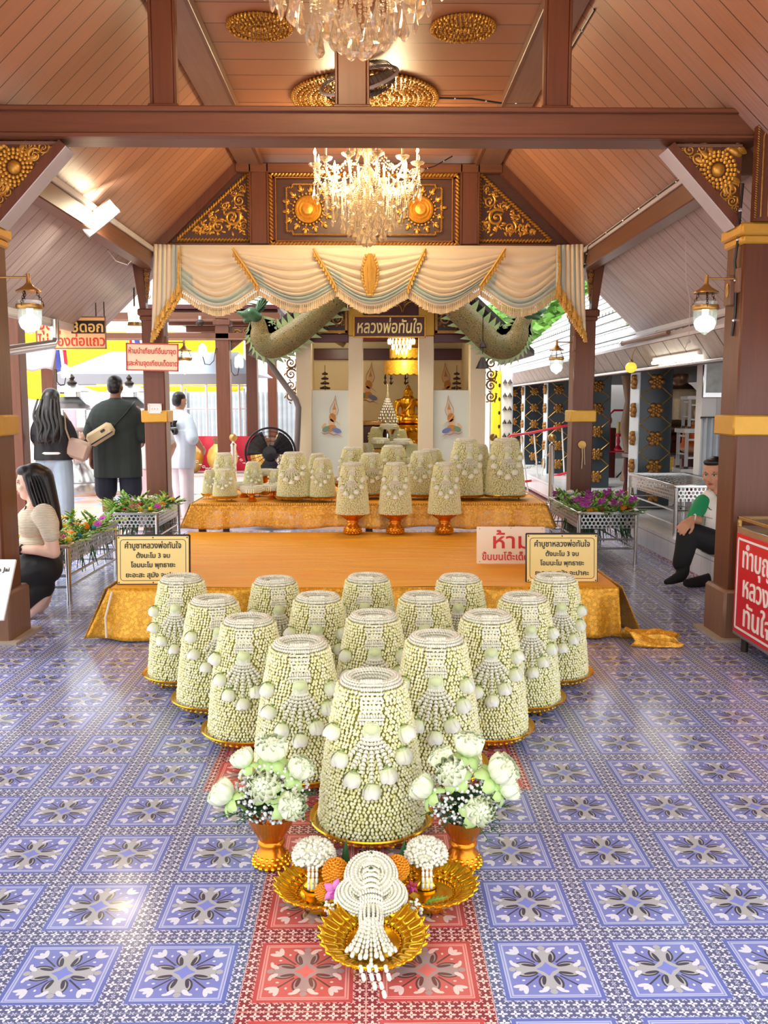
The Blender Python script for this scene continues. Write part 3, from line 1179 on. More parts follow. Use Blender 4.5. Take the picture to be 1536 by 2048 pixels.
MESH = {}
def shared(key, mb, mats, parent, name, loc=(0, 0, 0), rot=(0, 0, 0), scale=1.0):
    """a part whose mesh is shared with its twins"""
    if key not in MESH:
        o = mb().build(name, mats, parent, angle=180 if key != 'rose' else 60)
        MESH[key] = o.data
    else:
        o = bpy.data.objects.new(name, MESH[key])
        COL.objects.link(o)
        o.parent = parent
    o.location = loc
    o.rotation_euler = rot
    o.scale = (scale,) * 3
    return o

ROSES = [(-0.84, 0.330), (0.80, 0.335), (-0.66, 0.258), (0.68, 0.265), (-0.34, 0.208), (0.34, 0.214), (0.0, 0.168)]
def make_tower(key, step, label, group, loc, seed=1, roses=True):
    t = thing('jasmine_garland_tower', label, 'flower garland', loc, group=group)
    rr = random.Random(seed)
    shared('body' + key, lambda: tower_body(step, seed, None, None), [M['bud'], M['calyx'], M['budcore']], t, 'flower_body')
    shared('collar', collar_mesh, M['petalbead'], t, 'woven_collar')
    shared('strap', strap_mesh, M['petalbead'], t, 'beaded_strap')
    z0 = TH - 0.108
    shared('crownflower', crown_flower_mesh, M['rose'], t, 'crown_flower', (0, -trad(z0) - 0.010, z0), (0, 0, 0), 0.92)
    for k in range(7):
        u = (k - 3) / 3.0
        n = (6, 8, 9, 11, 9, 8, 6)[k]
        zt = z0 - 0.022
        r = trad(zt) + 0.015
        a = u * 0.34
        rot = Euler((-0.14, u * -0.52, 0))
        shared('strand%d' % n, lambda n=n: strand_mesh(n), M['petalbead'], t, 'tassel_strand', (0.02 * u, -r * math.cos(a * 0.5), zt), (-0.17 + 0.05 * abs(u), -u * 0.66, u * 0.25))
    for a, z in ROSES:
        a += rr.uniform(-0.05, 0.05)
        r = trad(z + 0.02) + 0.016
        shared('rose', rose_mesh, [M['rose'], M['sepal']], t, 'white_rose', (r * math.sin(a), -r * math.cos(a), z + 0.028 + rr.uniform(-.005, .005)),
               (rr.uniform(-0.35, -0.1), rr.uniform(-0.15, 0.15) - a * 0.45, a + rr.uniform(-0.8, 0.8)), 0.92)
    return t

def tray_proto(label, loc):
    t = thing('footed_tray', label, 'tray', loc)
    b = MB()
    b.lathe([(0, 0.040), (0.12, 0.040), (0.165, 0.044), (0.176, 0.060), (0.200, 0.068), (0.203, 0.064), (0.199, 0.060), (0.184, 0.052), (0.172, 0.036), (0.12, 0.032), (0, 0.032)], 48)
    b.build('dish', M['goldtray'], t)
    b = MB()
    for i in range(44):
        a = 2 * PI * i / 44
        b.sphere((0.168 * math.cos(a), 0.168 * math.sin(a), 0.040), (0.010, 0.010, 0.008), 6, 4)
    b.build('embossed_edge', M['goldtray'], t)
    for k in range(3):
        a = 2 * PI * k / 3 - PI / 2 + 0.55
        b = MB(); b.lathe([(0.006, 0.0), (0.010, 0.004), (0.005, 0.012), (0.008, 0.026), (0.012, 0.036)], 10)
        b.build('foot', M['goldtray'], t, loc=(0.12 * math.cos(a), 0.12 * math.sin(a), 0))
    return t

FLOOR = [
    (0.014, 2.80, 'frontmost tower, alone in the first row'),
    (-0.248, 3.23, 'left tower of the pair in the second row'), (0.250, 3.23, 'right tower of the pair in the second row'),
    (-0.488, 3.62, 'left tower in the third row of three'), (0.022, 3.66, 'middle tower in the third row of three'), (0.492, 3.63, 'right tower in the third row of three'),
    (-0.700, 4.02, 'leftmost tower in the fourth row of four'), (-0.228, 4.03, 'second tower from the left in the fourth row of four'),
    (0.250, 4.03, 'third tower from the left in the fourth row of four'), (0.705, 4.01, 'rightmost tower in the fourth row of four'),
    (-0.925, 4.41, 'leftmost tower in the back row of five'), (-0.465, 4.42, 'second tower from the left in the back row of five'),
    (-0.005, 4.44, 'middle tower in the back row of five'), (0.452, 4.42, 'fourth tower from the left in the back row of five'),
    (0.925, 4.40, 'rightmost tower in the back row of five'),
]
protoA = protoB = tray0 = None
GF, GT = 'jasmine towers standing on the tiled floor', 'gold trays under the floor towers'
for i, (x, y, where) in enumerate(FLOOR):
    lab = 'white jasmine tower, ' + where
    w2 = where.replace('tower', 'one')
    tl = 'gold footed tray under the ' + where.replace('frontmost tower, alone in the first row', 'frontmost tower')
    if i == 0:
        protoA = t = make_tower('A', 0.0128, lab, GF, (x, y, 0.041), 3)
        tray0 = tr = tray_proto(tl, (x, y, 0)); tr['group'] = GT
    elif i == 1:
        protoB = t = make_tower('B', 0.0130, lab, GF, (x, y, 0.041), 11)
        tr = dup(tray0, tl, (x, y, 0), rz=0.4)
    else:
        t = dup(protoA if i % 2 else protoB, lab, (x, y, 0.041))
        tr = dup(tray0, tl, (x, y, 0), rz=i * 0.7)
    t.rotation_euler[2] = (0.0, 0.06, -0.05, -0.05, 0.04, 0.02, 0.30, 0.0, 0.0, 0.12, -0.08, 0.22, -0.1, -0.1, 0.10)[i] - x * 0.05
    t.scale = (1, 1, (1.0, 1.0, 1.04, 0.99, 1.0, 1.01, 0.98, 1.0, 1.0, 1.0, 1.03, 1.0, 1.02, 1.02, 1.03)[i])

# ---------------------------------------------------------------- altar tables with orange and gold cloths
cm, bb = new_mat('orange gold satin')
x, y, z = position()
w = noise(3, combine(x * 0.4, y * 2.2, z), 4, 0.6, 0.8)
sp = noise(42, combine(x, y, z), 2)
link(vmix(w, rgb(250, 150, 14), rgb(255, 204, 66)), bb.inputs['Base Color'])
bb.inputs['Roughness'].default_value = 0.5
bb.inputs['Specular IOR Level'].default_value = 0.2
bump(bb, w * 1.0 + sp * 0.06, 0.6, 0.03)
M['satin'] = cm
M['lace'] = lace_mat('gold lace net', (255, 204, 66), (226, 140, 22), 0.5, 38)
M['lacefine'] = lace_mat('fine gold lace', (255, 204, 80), (220, 138, 30), 0.6, 46)

def altar_table(label, x0, x1, y0, y1, z):
    t = thing('altar_table', label, 'table', ((x0 + x1) / 2, (y0 + y1) / 2, 0))
    w, d = x1 - x0, y1 - y0
    b = MB(); b.box((0, 0, z - 0.035), (w, d, 0.04), bev=0.004)
    b.build('tabletop', M['redwood'], t, smooth=False)
    for sx in (-1, 0, 1):
        for sy in (-1, 1):
            b = MB(); b.box((sx * (w / 2 - 0.06), sy * (d / 2 - 0.06), (z - 0.055) / 2), (0.06, 0.06, z - 0.055), bev=0.006)
            b.build('leg', M['redwood'], t, smooth=False)
    return t
LX0, LX1, LY0, LY1, LZ = -1.50, 1.45, 5.27, 7.55, 0.315
altar_table('low red altar platform under the wide orange cloth', LX0, LX1, LY0, LY1, LZ - 0.005)
UX0, UX1, UY0, UY1, UZ = -1.49, 1.48, 7.62, 9.0, 0.55
altar_table('taller red altar table under gold lace behind the low platform', UX0, UX1, UY0, UY1, UZ - 0.005)

c = thing('orange_tablecloth', 'plain orange gold satin cloth spread over the low altar platform', 'tablecloth', (0, 0, LZ - 0.005))
b = MB()
def top(u, v):
    x, y = LX0 - 0.02 + (LX1 - LX0 + 0.04) * u, LY0 - 0.02 + (LY1 - LY0 + 0.03) * v
    h = 0.004 + 0.0035 * math.sin(7 * y + 2.3 * math.sin(3 * x)) * math.sin(2 * x + 1)
    h += 0.010 * math.exp(-((y - 7.15 - 0.10 * math.sin(2.1 * x)) / 0.06) ** 2) * (0.5 + 0.5 * math.sin(3 * x + 1))
    h += 0.006 * math.exp(-((y - 6.9 + 0.2 * x) / 0.05) ** 2) * max(0, math.sin(2.2 * x - 0.6))
    return (x, y, max(0.002, h))
b.grid(top, 64, 60)
b.build('cloth_top', M['satin'], c)
b = MB()
def hem(u, v):
    x = LX0 - 0.02 + (LX1 - LX0 + 0.04) * u
    return (x, LY0 - 0.024 - 0.008 * v * (1 + math.sin(40 * u)), 0.004 - 0.05 * v)
b.grid(hem, 120, 3)
b.build('hem', M['satin'], c)

l = thing('gold_lace_cloth', 'shiny gold lace hanging to the floor along the front of the low platform', 'tablecloth', (0, 0, 0))
def lace_drop(u, v):
    x = LX0 - 0.03 + (LX1 - LX0 + 0.06) * u
    flare = v * (0.02 + 0.16 * max(0, 1 - u / 0.06) - 0.0)
    x -= 0.13 * v * max(0, 1 - u / 0.10) - 0.02 * v * max(0, (u - 0.95) / 0.05)
    fold = 0.028 * v * math.sin(46 * u + 1.5 * math.sin(9 * u)) + 0.016 * v * math.sin(97 * u)
    if u > 0.86:
        fold *= 1.6
    return (x, LY0 - 0.035 - 0.05 * v + fold, LZ - 0.002 - v * (0.29 + 0.012 * math.sin(21 * u)))
b = MB(); b.grid(lace_drop, 260, 12)
b.build('front_drape', M['lace'], l, solid=0.002)
def side_drop(s, x0):
    def fn(u, v):
        y = LY0 - 0.03 + (LY1 - LY0) * u
        return (x0 + s * (0.02 + 0.12 * v * max(0, 1 - u / 0.15)) + 0.012 * v * math.sin(36 * u), y - 0.05 * v * max(0, 1 - u * 5), LZ - 0.002 - v * 0.29)
    return fn
for s, x0 in ((-1, LX0 - 0.03), (1, LX1 + 0.03)):
    b = MB(); b.grid(side_drop(s, x0), 90, 8)
    b.build('side_drape', M['lace'], l, solid=0.002)
b = MB(); b.tube([(-1.50, 5.205, 0.30), (-1.54, 5.19, 0.15), (-1.535, 5.18, 0.03)], 0.007, 6)
b.build('ribbon', mat('pale ribbon', (240, 222, 190), 0.4), l)
h = MB()
def heap(u, v):
    a = u * 1.0
    x = 1.50 + 0.27 * a
    r = 0.075 * (1 - 0.35 * a) * (1 + 0.18 * math.sin(5 * a + 7 * v))
    t = PI * v
    return (x + 0.03 * math.sin(4 * t), 5.14 - 0.09 * a - 1.15 * r * math.cos(t), 0.004 + 1.1 * r * math.sin(t) * (1 + 0.2 * math.sin(9 * t + 5 * a)))
h.grid(heap, 24, 16)
h.build('bunched_end', M['lace'], l, solid=0.002)

l = thing('gold_lace_cloth', 'sheer gold lace over the taller altar table with a short scalloped front', 'tablecloth', (0, 0, 0))
b = MB()
b.grid(lambda u, v: (UX0 - 0.01 + (UX1 - UX0 + 0.02) * u, UY0 - 0.02 + (UY1 - UY0 + 0.03) * v, UZ + 0.001 + 0.002 * math.sin(30 * u) * math.sin(17 * v)), 40, 20)
b.build('cloth_top', M['satin'], l)
b = MB()
def drop2(u, v):
    x = UX0 - 0.015 + (UX1 - UX0 + 0.03) * u
    x += 0.09 * v * ((-max(0, 1 - u / 0.05)) + max(0, 1 - (1 - u) / 0.05))
    return (x, UY0 - 0.028 - 0.012 * v + 0.010 * v * math.sin(70 * u) + 0.006 * v * math.sin(151 * u), UZ - v * (0.205 + 0.012 * math.sin(26 * u)))
b.grid(drop2, 200, 8)
b.build('front_drape', M['lacefine'], l, solid=0.0015)
for s, x0 in ((-1, UX0 - 0.02), (1, UX1 + 0.02)):
    b = MB()
    b.grid(lambda u, v: (x0 + s * (0.01 + 0.09 * v * max(0, 1 - u / 0.1)) + 0.01 * v * math.sin(40 * u), UY0 - 0.02 + (UY1 - UY0) * u, UZ - v * 0.21), 60, 6)
    b.build('side_drape', M['lacefine'], l, solid=0.0015)
b = MB()
for i in range(150):
    u = i / 149
    b.sphere((UX0 - 0.01 + (UX1 - UX0 + 0.02) * u, UY0 - 0.027, UZ - 0.004), (0.011, 0.008, 0.012), 6, 4)
b.build('gold_braid', M['gold'], l)

# ---------------------------------------------------------------- notice boards
M['signyellow'] = mat('worn yellow board', (244, 216, 132), 0.4, 0, 0.06, 3)
M['signcream'] = mat('cream board', (246, 226, 196), 0.35, 0, 0.04, 3)
M['inkblack'] = mat('black lettering', (34, 28, 22), 0.5)
M['inkred'] = mat('red lettering', (216, 38, 30), 0.45)
M['frameblack'] = mat('black board frame', (44, 40, 36), 0.4, 0, 0.15, 10)

def yellow_sign(loc, label, rz):
    t = thing('prayer_sign', label, 'sign', loc, rz)
    tilt = -0.10
    W, H = 0.425, 0.285
    g = Matrix.Rotation(tilt, 4, 'X')
    def place(o, y, z):
        o.location = g @ Vector((0, y, z))
        o.rotation_euler = (tilt, 0, 0)
    b = MB(); b.box((0, 0.016, H / 2), (W + 0.012, 0.03, H + 0.02), bev=0.006)
    o = b.build('backing_frame', M['frameblack'], t, rot=(tilt, 0, 0))
    b = MB(); b.box((0, -0.002, H / 2), (W, 0.006, H), bev=0.002)
    o = b.build('board', M['signyellow'], t, rot=(tilt, 0, 0))
    b = MB()
    x, z0, z1, y, k = W / 2 - 0.018, 0.02, H - 0.02, -0.0055, 0.018
    pts = []
    for cx, cz, a0 in ((x - k, z0 + k, -90), (x - k, z1 - k, 0), (-x + k, z1 - k, 90), (-x + k, z0 + k, 180)):
        for q in range(5):
            a = R(a0 + q * 22.5)
            pts.append((cx + k * math.cos(a), y, cz + k * math.sin(a)))
    b.tube(pts, 0.0016, 4, closed=True)
    b.build('border_line', M['inkblack'], t, rot=(tilt, 0, 0))
    for sx in (-1, 0, 1):
        for z in (0.008, H - 0.008):
            b = MB(); b.sphere((sx * (W / 2 - 0.009), -0.006, z), (0.0045, 0.003, 0.0045), 8, 4)
            b.build('screw', M['iron'], t, rot=(tilt, 0, 0))
    for s, z, sz, wd in (('คำบูชาหลวงพ่อทันใจ', 0.228, 0.050, 0.335), ('ตั้งนะโม 3 จบ', 0.168, 0.040, 0.20),
                         ('โอมนะโม พุทธายะ', 0.112, 0.041, 0.265), ('ยะอะสะ สุมัง จะปาคะ', 0.052, 0.040, 0.325)):
        o = text(s, sz, t, M['inkblack'], (0, 0, 0), fit=wd, bold=0.0006)
        o.location = g @ Vector((0, -0.007, z))
        o.rotation_euler = (PI / 2 + tilt, 0, 0)
    return t
yellow_sign((-1.292, 5.345, LZ + 0.003), 'yellow prayer board with black Thai lettering on the left front corner of the platform', 0.015)
yellow_sign((1.170, 5.375, LZ + 0.003), 'yellow prayer board with stained face on the right front corner of the platform', -0.015)

t = thing('warning_sign', 'white board with large red Thai lettering standing on the orange cloth', 'sign', (0.955, 5.99, LZ + 0.004), -0.02)
tilt = -0.12
g = Matrix.Rotation(tilt, 4, 'X')
b = MB(); b.box((0, 0.004, 0.125), (0.46, 0.012, 0.25), rot=None, bev=0.002)
b.build('board', M['signcream'], t, rot=(tilt, 0, 0))
for s, x, z, sz, wd in (('ห้าม', 0.005, 0.148, 0.145, 0.25), ('ขึ้นบนโต๊ะเด็ดขาด', 0.01, 0.045, 0.066, 0.41)):
    o = text(s, sz, t, M['inkred'], (0, 0, 0), fit=wd, bold=0.0012 if sz > 0.1 else 0.0008)
    o.location = g @ Vector((x, -0.004, z)); o.rotation_euler = (PI / 2 + tilt, 0, 0)
for sx, sz in ((-0.21, 0.235), (0.21, 0.235), (-0.21, 0.015), (0.0, 0.24)):
    b = MB(); b.sphere((sx, -0.003, sz), 0.003, 6, 4)
    b.build('screw', M['iron'], t, rot=(tilt, 0, 0))

# ---------------------------------------------------------------- gold pedestal bowls (phan)
def phan_mesh(b, R1, H, Rf):
    b.lathe([(Rf * 0.95, 0.0), (Rf, 0.012 * H / 0.18), (Rf * 0.94, 0.10 * H), (Rf * 0.98, 0.22 * H), (Rf * 0.80, 0.36 * H), (Rf * 0.62, 0.44 * H), (Rf * 0.60, 0.50 * H), (Rf * 0.74, 0.54 * H),
             (Rf * 0.74, 0.58 * H), (Rf * 0.66, 0.62 * H), (Rf * 0.95, 0.70 * H), (R1 * 0.80, 0.86 * H), (R1 * 0.98, 0.97 * H), (R1, H), (R1 * 0.95, 0.99 * H), (R1 * 0.8, 0.92 * H), (0, 0.86 * H)], 40)
M['phan'] = mat('orange gold pedestal', (232, 138, 26), 0.22, 0.75, 0.15, 10)
def phan(label, loc, R1=0.135, H=0.18, Rf=0.072, group='gold pedestal bowls on the altar'):
    t = thing('pedestal_bowl', label, 'bowl', loc, group=group)
    b = MB(); phan_mesh(b, R1, H, Rf); b.build('bowl', M['phan'], t)
    b = MB()
    for k in range(3):
        n = 16
        for i in range(n):
            a = 2 * PI * (i + 0.5 * (k % 2)) / n
            z = H * (0.06 + 0.085 * k)
            r = Rf * (0.97 if k < 2 else 0.93)
            b.sphere((r * math.cos(a), r * math.sin(a), z), (0.011, 0.011, 0.007), 6, 4)
    b.build('embossed_foot', M['goldbowl'], t)
    return t
for i, (x, nm) in enumerate(((-0.140, 'leftmost'), (0.214, 'middle'), (0.622, 'rightmost'))):
    phan('orange gold pedestal bowl, %s of three before the taller table' % nm, (x, 7.43, LZ + 0.006))
    tw = dup(protoA if i != 1 else protoB, 'jasmine garland tower on the %s of the three orange pedestals' % nm, (x, 7.43, LZ + 0.006 + 0.168), scale=(0.80, 0.80, 0.86), group='jasmine towers on the altar')
    tw.rotation_euler[2] = -0.04 + 0.04 * i
# towers on the taller table
TOP = [
    (0.845, 7.93, 0.92, 1.03, 'tall jasmine tower, left of two at the right table end', 0.2, True),
    (1.195, 7.93, 1.03, 1.03, 'tall wide jasmine tower at the right table end', 0.0, True),
    (-0.655, 7.82, 0.88, 0.80, 'jasmine tower left of the pedestals at the table front', -0.05, True),
    (-0.405, 7.76, 0.66, 0.70, 'narrow jasmine tower just left of the leftmost pedestal tower', -0.05, True),
    (-1.255, 7.82, 0.62, 0.50, 'small jasmine tower at the left table end', 0.0, True),
    (0.015, 8.02, 0.78, 0.76, 'half hidden jasmine tower behind the leftmost pedestal tower', 0.1, False),
    (0.455, 7.96, 0.76, 0.80, 'jasmine tower in the gap beside the rightmost pedestal tower', -0.1, False),
    (1.02, 8.42, 0.72, 0.88, 'greenish jasmine tower in the gap between the two tall towers', 0.1, False),
    (0.22, 8.45, 0.95, 0.86, 'back jasmine tower in front of the shrine opening', 0.4, False),
    (-0.16, 8.55, 0.85, 0.82, 'back jasmine tower left of the shrine opening', -0.2, False),
    (-1.36, 8.45, 0.68, 0.72, 'jasmine tower behind the small one at the left end', 0.5, False),
    (-1.06, 8.22, 0.56, 0.58, 'small jasmine tower behind the left end dishes', 0.4, False),
    (-0.84, 8.22, 0.52, 0.44, 'short jasmine tower between the high small dishes', -0.3, False),
    (-0.47, 8.14, 0.58, 0.74, 'jasmine tower behind the gap of the two front left towers', 0.3, False),
    (-1.42, 8.02, 0.40, 0.46, 'tiny jasmine tower at the far left table edge', 0.3, False),
    (0.82, 8.30, 0.62, 0.80, 'jasmine tower behind the rightmost pedestal tower', 0.3, False),
    (0.58, 8.55, 0.86, 0.78, 'back jasmine tower right of the shrine opening', 0.3, False),
]
for i, (x, y, s, sz, lab, rz, tr_) in enumerate(TOP):
    dup(tray0, 'gold tray under the ' + lab, (x, y, UZ + 0.003), rz=i, scale=(s, s, 0.75), group='gold trays on the altar')
    dup(protoB if i % 2 else protoA, lab, (x, y, UZ + 0.003 + 0.031), scale=(s, s, sz), rz=rz, group='jasmine towers on the altar')

# coiled garland rings
def ring_proto(label, loc):
    t = thing('garland_ring', label, 'flower garland', loc, group='jasmine garland rings')
    b = MB()
    RR, rr = 0.075, 0.026
    b.lathe([(RR + rr * 0.85 * math.cos(q), 0.028 + rr * 0.85 * math.sin(q)) for q in [2 * PI * i / 10 for i in range(11)]], 24)
    for k in range(10):
        q = 2 * PI * k / 10
        R1, z = RR + rr * math.cos(q), 0.028 + rr * math.sin(q)
        n = int(2 * PI * R1 / 0.012)
        for i in range(n):
            a = 2 * PI * (i + 0.5 * (k % 2)) / n
            bead(b, Vector((R1 * math.cos(a), R1 * math.sin(a), z)), (-math.sin(a), math.cos(a), 0.5), 0.016, 0.0115, 5)
    b.build('coil', M['petalbead'], t, angle=180)
    b = MB()
    for k in range(4):
        for i in range(4):
            bud(b, Vector((0.02 * (k - 1.5), -0.103 - 0.004 * i, 0.03 - 0.008 * i)), (0.1 * (k - 1.5), -0.5, -1), 0.02, 0.012)
    b.build('bud_tassel', [M['bud'], M['calyx']], t)
    return t
def dish_proto(label, loc):
    t = thing('small_pedestal_dish', label, 'bowl', loc, group='small gold dishes of garlands')
    b = MB(); b.lathe([(0.04, 0), (0.042, 0.01), (0.022, 0.03), (0.022, 0.05), (0.05, 0.062), (0.085, 0.085), (0.09, 0.092), (0.083, 0.088), (0, 0.07)], 28)
    b.build('dish', M['phan'], t)
    return t
d0 = r0 = None
DISH = [(-1.02, 7.80, 0.0, 'leftmost small dish at the front of the taller table'), (-0.86, 7.98, 0.0, 'small dish between the left end tower and the front tower'),
        (-0.72, 8.35, 0.12, 'high small dish behind the front left tower'), (-0.98, 8.40, 0.10, 'high small dish at the back left of the table'),
        (-0.50, 8.50, 0.13, 'high small dish at the back beside the black fan'), (-0.26, 8.16, 0.05, 'small dish behind the narrow tower'),
        (-1.14, 8.15, 0.0, 'small dish behind the leftmost one'), (0.75, 8.5, 0.08, 'small dish at the back left of the tall towers')]
for i, (x, y, h, w) in enumerate(DISH):
    ht = 0.092 + h
    lab = 'orange gold ' + w
    if d0 is None:
        d0 = dish_proto(lab, (x, y, UZ + 0.004)); o = d0
    else:
        o = dup(d0, lab, (x, y, UZ + 0.004))
    o.scale = (1, 1, ht / 0.092)
    lab = 'jasmine garland ring on the ' + w
    if r0 is None:
        r0 = ring_proto(lab, (x, y, UZ + ht - 0.012)); o = r0
    else:
        o = dup(r0, lab, (x, y, UZ + ht - 0.012), rz=i * 0.5 - 0.8)
    o.scale = (1.0, 1.0, 1.0)

# ---------------------------------------------------------------- offerings on the floor in front
def lotus_bowl(label, loc, r, tilt=(0, 0, 0)):
    t = thing('petalled_gold_bowl', label, 'bowl', loc, group='petalled gold offering bowls')
    t.rotation_euler = tilt
    b = MB()
    b.lathe([(r * 0.40, 0.0), (r * 0.44, 0.012), (r * 0.36, 0.022), (r * 0.60, 0.030), (r * 0.86, 0.048), (r * 0.97, 0.066), (r * 0.95, 0.068), (r * 0.82, 0.052), (r * 0.58, 0.036), (r * 0.30, 0.033), (0, 0.034)], 48)
    b.build('dish', M['goldbowl'], t)
    for k, (n, r0, z0, L, wd, up) in enumerate(((26, 0.52, 0.036, 0.46, 0.27, 0.060), (26, 0.66, 0.046, 0.38, 0.25, 0.068))):
        b = MB()
        for i in range(n):
            a = 2 * PI * (i + 0.5 * k) / n
            def fn(u, v, a=a):
                s = (v - 0.5) * 2
                rr = r * (r0 + L * u)
                w = r * wd * math.sin(PI * min(0.98, 0.18 + 0.78 * u)) * 0.5
                z = z0 + (up - z0) * u ** 1.2 + 0.006 * (1 - s * s)
                return (rr * math.cos(a) - s * w * math.sin(a), rr * math.sin(a) + s * w * math.cos(a), z)
            b.grid(fn, 5, 4)
        b.build('petal_rim', M['goldbowl'], t, solid=0.0015)
    b = MB()
    for i in range(40):
        a = 2 * PI * i / 40
        b.sphere((r * 0.5 * math.cos(a), r * 0.5 * math.sin(a), 0.037), 0.004, 6, 4)
    b.build('bead_ring', M['goldbowl'], t)
    return t
lotus_bowl('petalled gold bowl behind on the left, holding a small stem cup and marigold', (-0.123, 2.37, 0.004), 0.132)
lotus_bowl('petalled gold bowl behind on the right, holding a small stem cup', (0.176, 2.37, 0.004), 0.132)
lotus_bowl('frontmost petalled gold bowl under the draped jasmine garland', (0.018, 2.125, 0.012), 0.136, (0.10, 0, 0))

def stem_cup(loc, label):
    t = thing('small_stem_cup', label, 'bowl', loc, group='small gold stem cups')
    b = MB()
    b.lathe([(0.032, 0), (0.033, 0.008), (0.020, 0.022), (0.018, 0.034), (0.030, 0.044), (0.052, 0.066), (0.060, 0.080), (0.056, 0.079), (0, 0.062)], 28)
    b.build('cup', M['goldbowl'], t)
    return t
def jasmine_mound(loc, label, seed, sx=1.0):
    r_ = random.Random(seed)
    t = thing('jasmine_posy', label, 'flower garland', loc, group='jasmine posies in the stem cups')
    b = MB()
    b.sphere((0, 0, 0.022), (0.050, 0.050, 0.040), 14, 8, mi=2)
    for i in range(260):
        u = r_.uniform(-0.15, 1.0); a = i * 2.39996
        q = math.sqrt(max(0, 1 - u * u))
        d = Vector((q * math.cos(a), q * math.sin(a), u * 0.8))
        bud(b, Vector((0.056 * d.x, 0.056 * d.y, 0.020 + 0.056 * d.z)), d + Vector((r_.uniform(-.5, .5), r_.uniform(-.5, .5), 0)), 0.019, 0.012)
    b.build('buds', [M['petalbead'], M['calyx'], M['petalbead']], t, angle=180)
    for k in range(3):
        b = MB()
        for i in range(4):
            bead(b, Vector((0.011 * (k - 1), -0.055 - 0.003 * i, 0.012 - 0.016 * i)), (0.05 * (k - 1), -0.2, -1), 0.019, 0.011, 6)
        b.build('hanging_string', M['petalbead'], t, angle=180)
    return t
stem_cup((-0.148, 2.405, 0.040), 'small gold stem cup in the left petalled bowl')
jasmine_mound((-0.148, 2.405, 0.108), 'mound of white jasmine in the left stem cup', 1)
stem_cup((0.166, 2.405, 0.040), 'small gold stem cup in the right petalled bowl')
jasmine_mound((0.166, 2.405, 0.108), 'mound of white jasmine in the right stem cup', 2)

M['marigold'] = mat('orange marigold petals', (250, 160, 22), 0.6, 0, 0.15, 60, isl=0.7)
def marigold(loc, r, label, seed, rot=(0, 0, 0)):
    r_ = random.Random(seed)
    t = thing('marigold', label, 'flower', loc, group='orange marigolds')
    t.rotation_euler = rot
    b = MB(); b.sphere((0, 0, 0), (r * 0.8, r * 0.8, r * 0.7), 12, 8)
    for i in range(170):
        u = 1 - (i + 0.5) / 170 * 1.7
        a = i * 2.39996
        q = math.sqrt(max(0, 1 - u * u))
        d = Vector((q * math.cos(a), q * math.sin(a), u))
        rot_ = d.to_track_quat('X', 'Z').to_matrix()
        b.sphere(d * r * 0.88, (r * 0.10, r * 0.17, r * 0.07), 6, 4, rot=rot_)
    b.build('petals', M['marigold'], t)
    b = MB(); b.lathe([(r * 0.18, -r * 1.15), (r * 0.3, -r * 0.9), (r * 0.55, -r * 0.6)], 10)
    b.build('calyx', M['sepal'], t)
    return t
marigold((-0.085, 2.335, 0.118), 0.040, 'large orange marigold in the left petalled bowl', 3)
marigold((-0.115, 2.300, 0.080), 0.027, 'smaller orange marigold low at the front of the left bowl', 4)
marigold((0.082, 2.345, 0.122), 0.038, 'orange marigold leaning in the right petalled bowl', 5)

def orchid(loc, label, c, rot, s=1.0):
    t = thing('orchid_flower', label, 'flower', loc)
    t.rotation_euler = rot
    mt = mat('orchid petals', c, 0.5, 0, 0.15, 50)
    for k in range(5):
        a = 2 * PI * k / 5 + PI / 2
        b = MB()
        d = Vector((math.cos(a), 0, math.sin(a)))
        petal(b, Vector((0, 0, 0)), d, Vector((0, -1, 0)), 0.034 * s, 0.022 * s, (0.15, -0.1), 0, 6, 0.2)
        b.build('petal', mt, t)
    b = MB(); petal(b, Vector((0, -0.004, 0)), Vector((0, -0.5, -1)), Vector((0, -1, 0.2)), 0.02 * s, 0.02 * s, (0.3, 0.2), 0, 6, 0.5)
    b.sphere((0, -0.006, 0), 0.005 * s, 8, 5)
    b.build('lip', mat('orchid lip', (176, 60, 140), 0.5), t)
    return t
orchid((-0.085, 2.272, 0.098), 'mauve orchid flower at the front of the left bowl', (224, 130, 196), (-0.3, 0.3, 0))
orchid((0.122, 2.300, 0.092), 'dark red orchid bud beside the right bowl marigold', (156, 36, 52), (-0.3, -0.3, 0), 0.6)
def incense_cone(loc, label, rot):
    t = thing('banana_leaf_cone', label, 'leaf cone', loc)
    t.rotation_euler = rot
    b = MB()
    b.lathe([(0.015, 0), (0.012, 0.03), (0.0065, 0.06), (0.0, 0.088)], 12)
    for k in range(3):
        b.tube([(0.015 * math.cos(2 * k), 0.015 * math.sin(2 * k), 0.004), (0.007 * math.cos(2 * k + 1.2), 0.007 * math.sin(2 * k + 1.2), 0.06)], 0.0014, 4)
    b.build('rolled_leaf', M['fern'], t)
    return t
incense_cone((-0.062, 2.42, 0.085), 'pointed green leaf cone rising from the left petalled bowl', (0.05, 0.05, 0))
incense_cone((0.095, 2.42, 0.085), 'pointed green leaf cone rising from the right petalled bowl', (0.05, 0.15, 0))

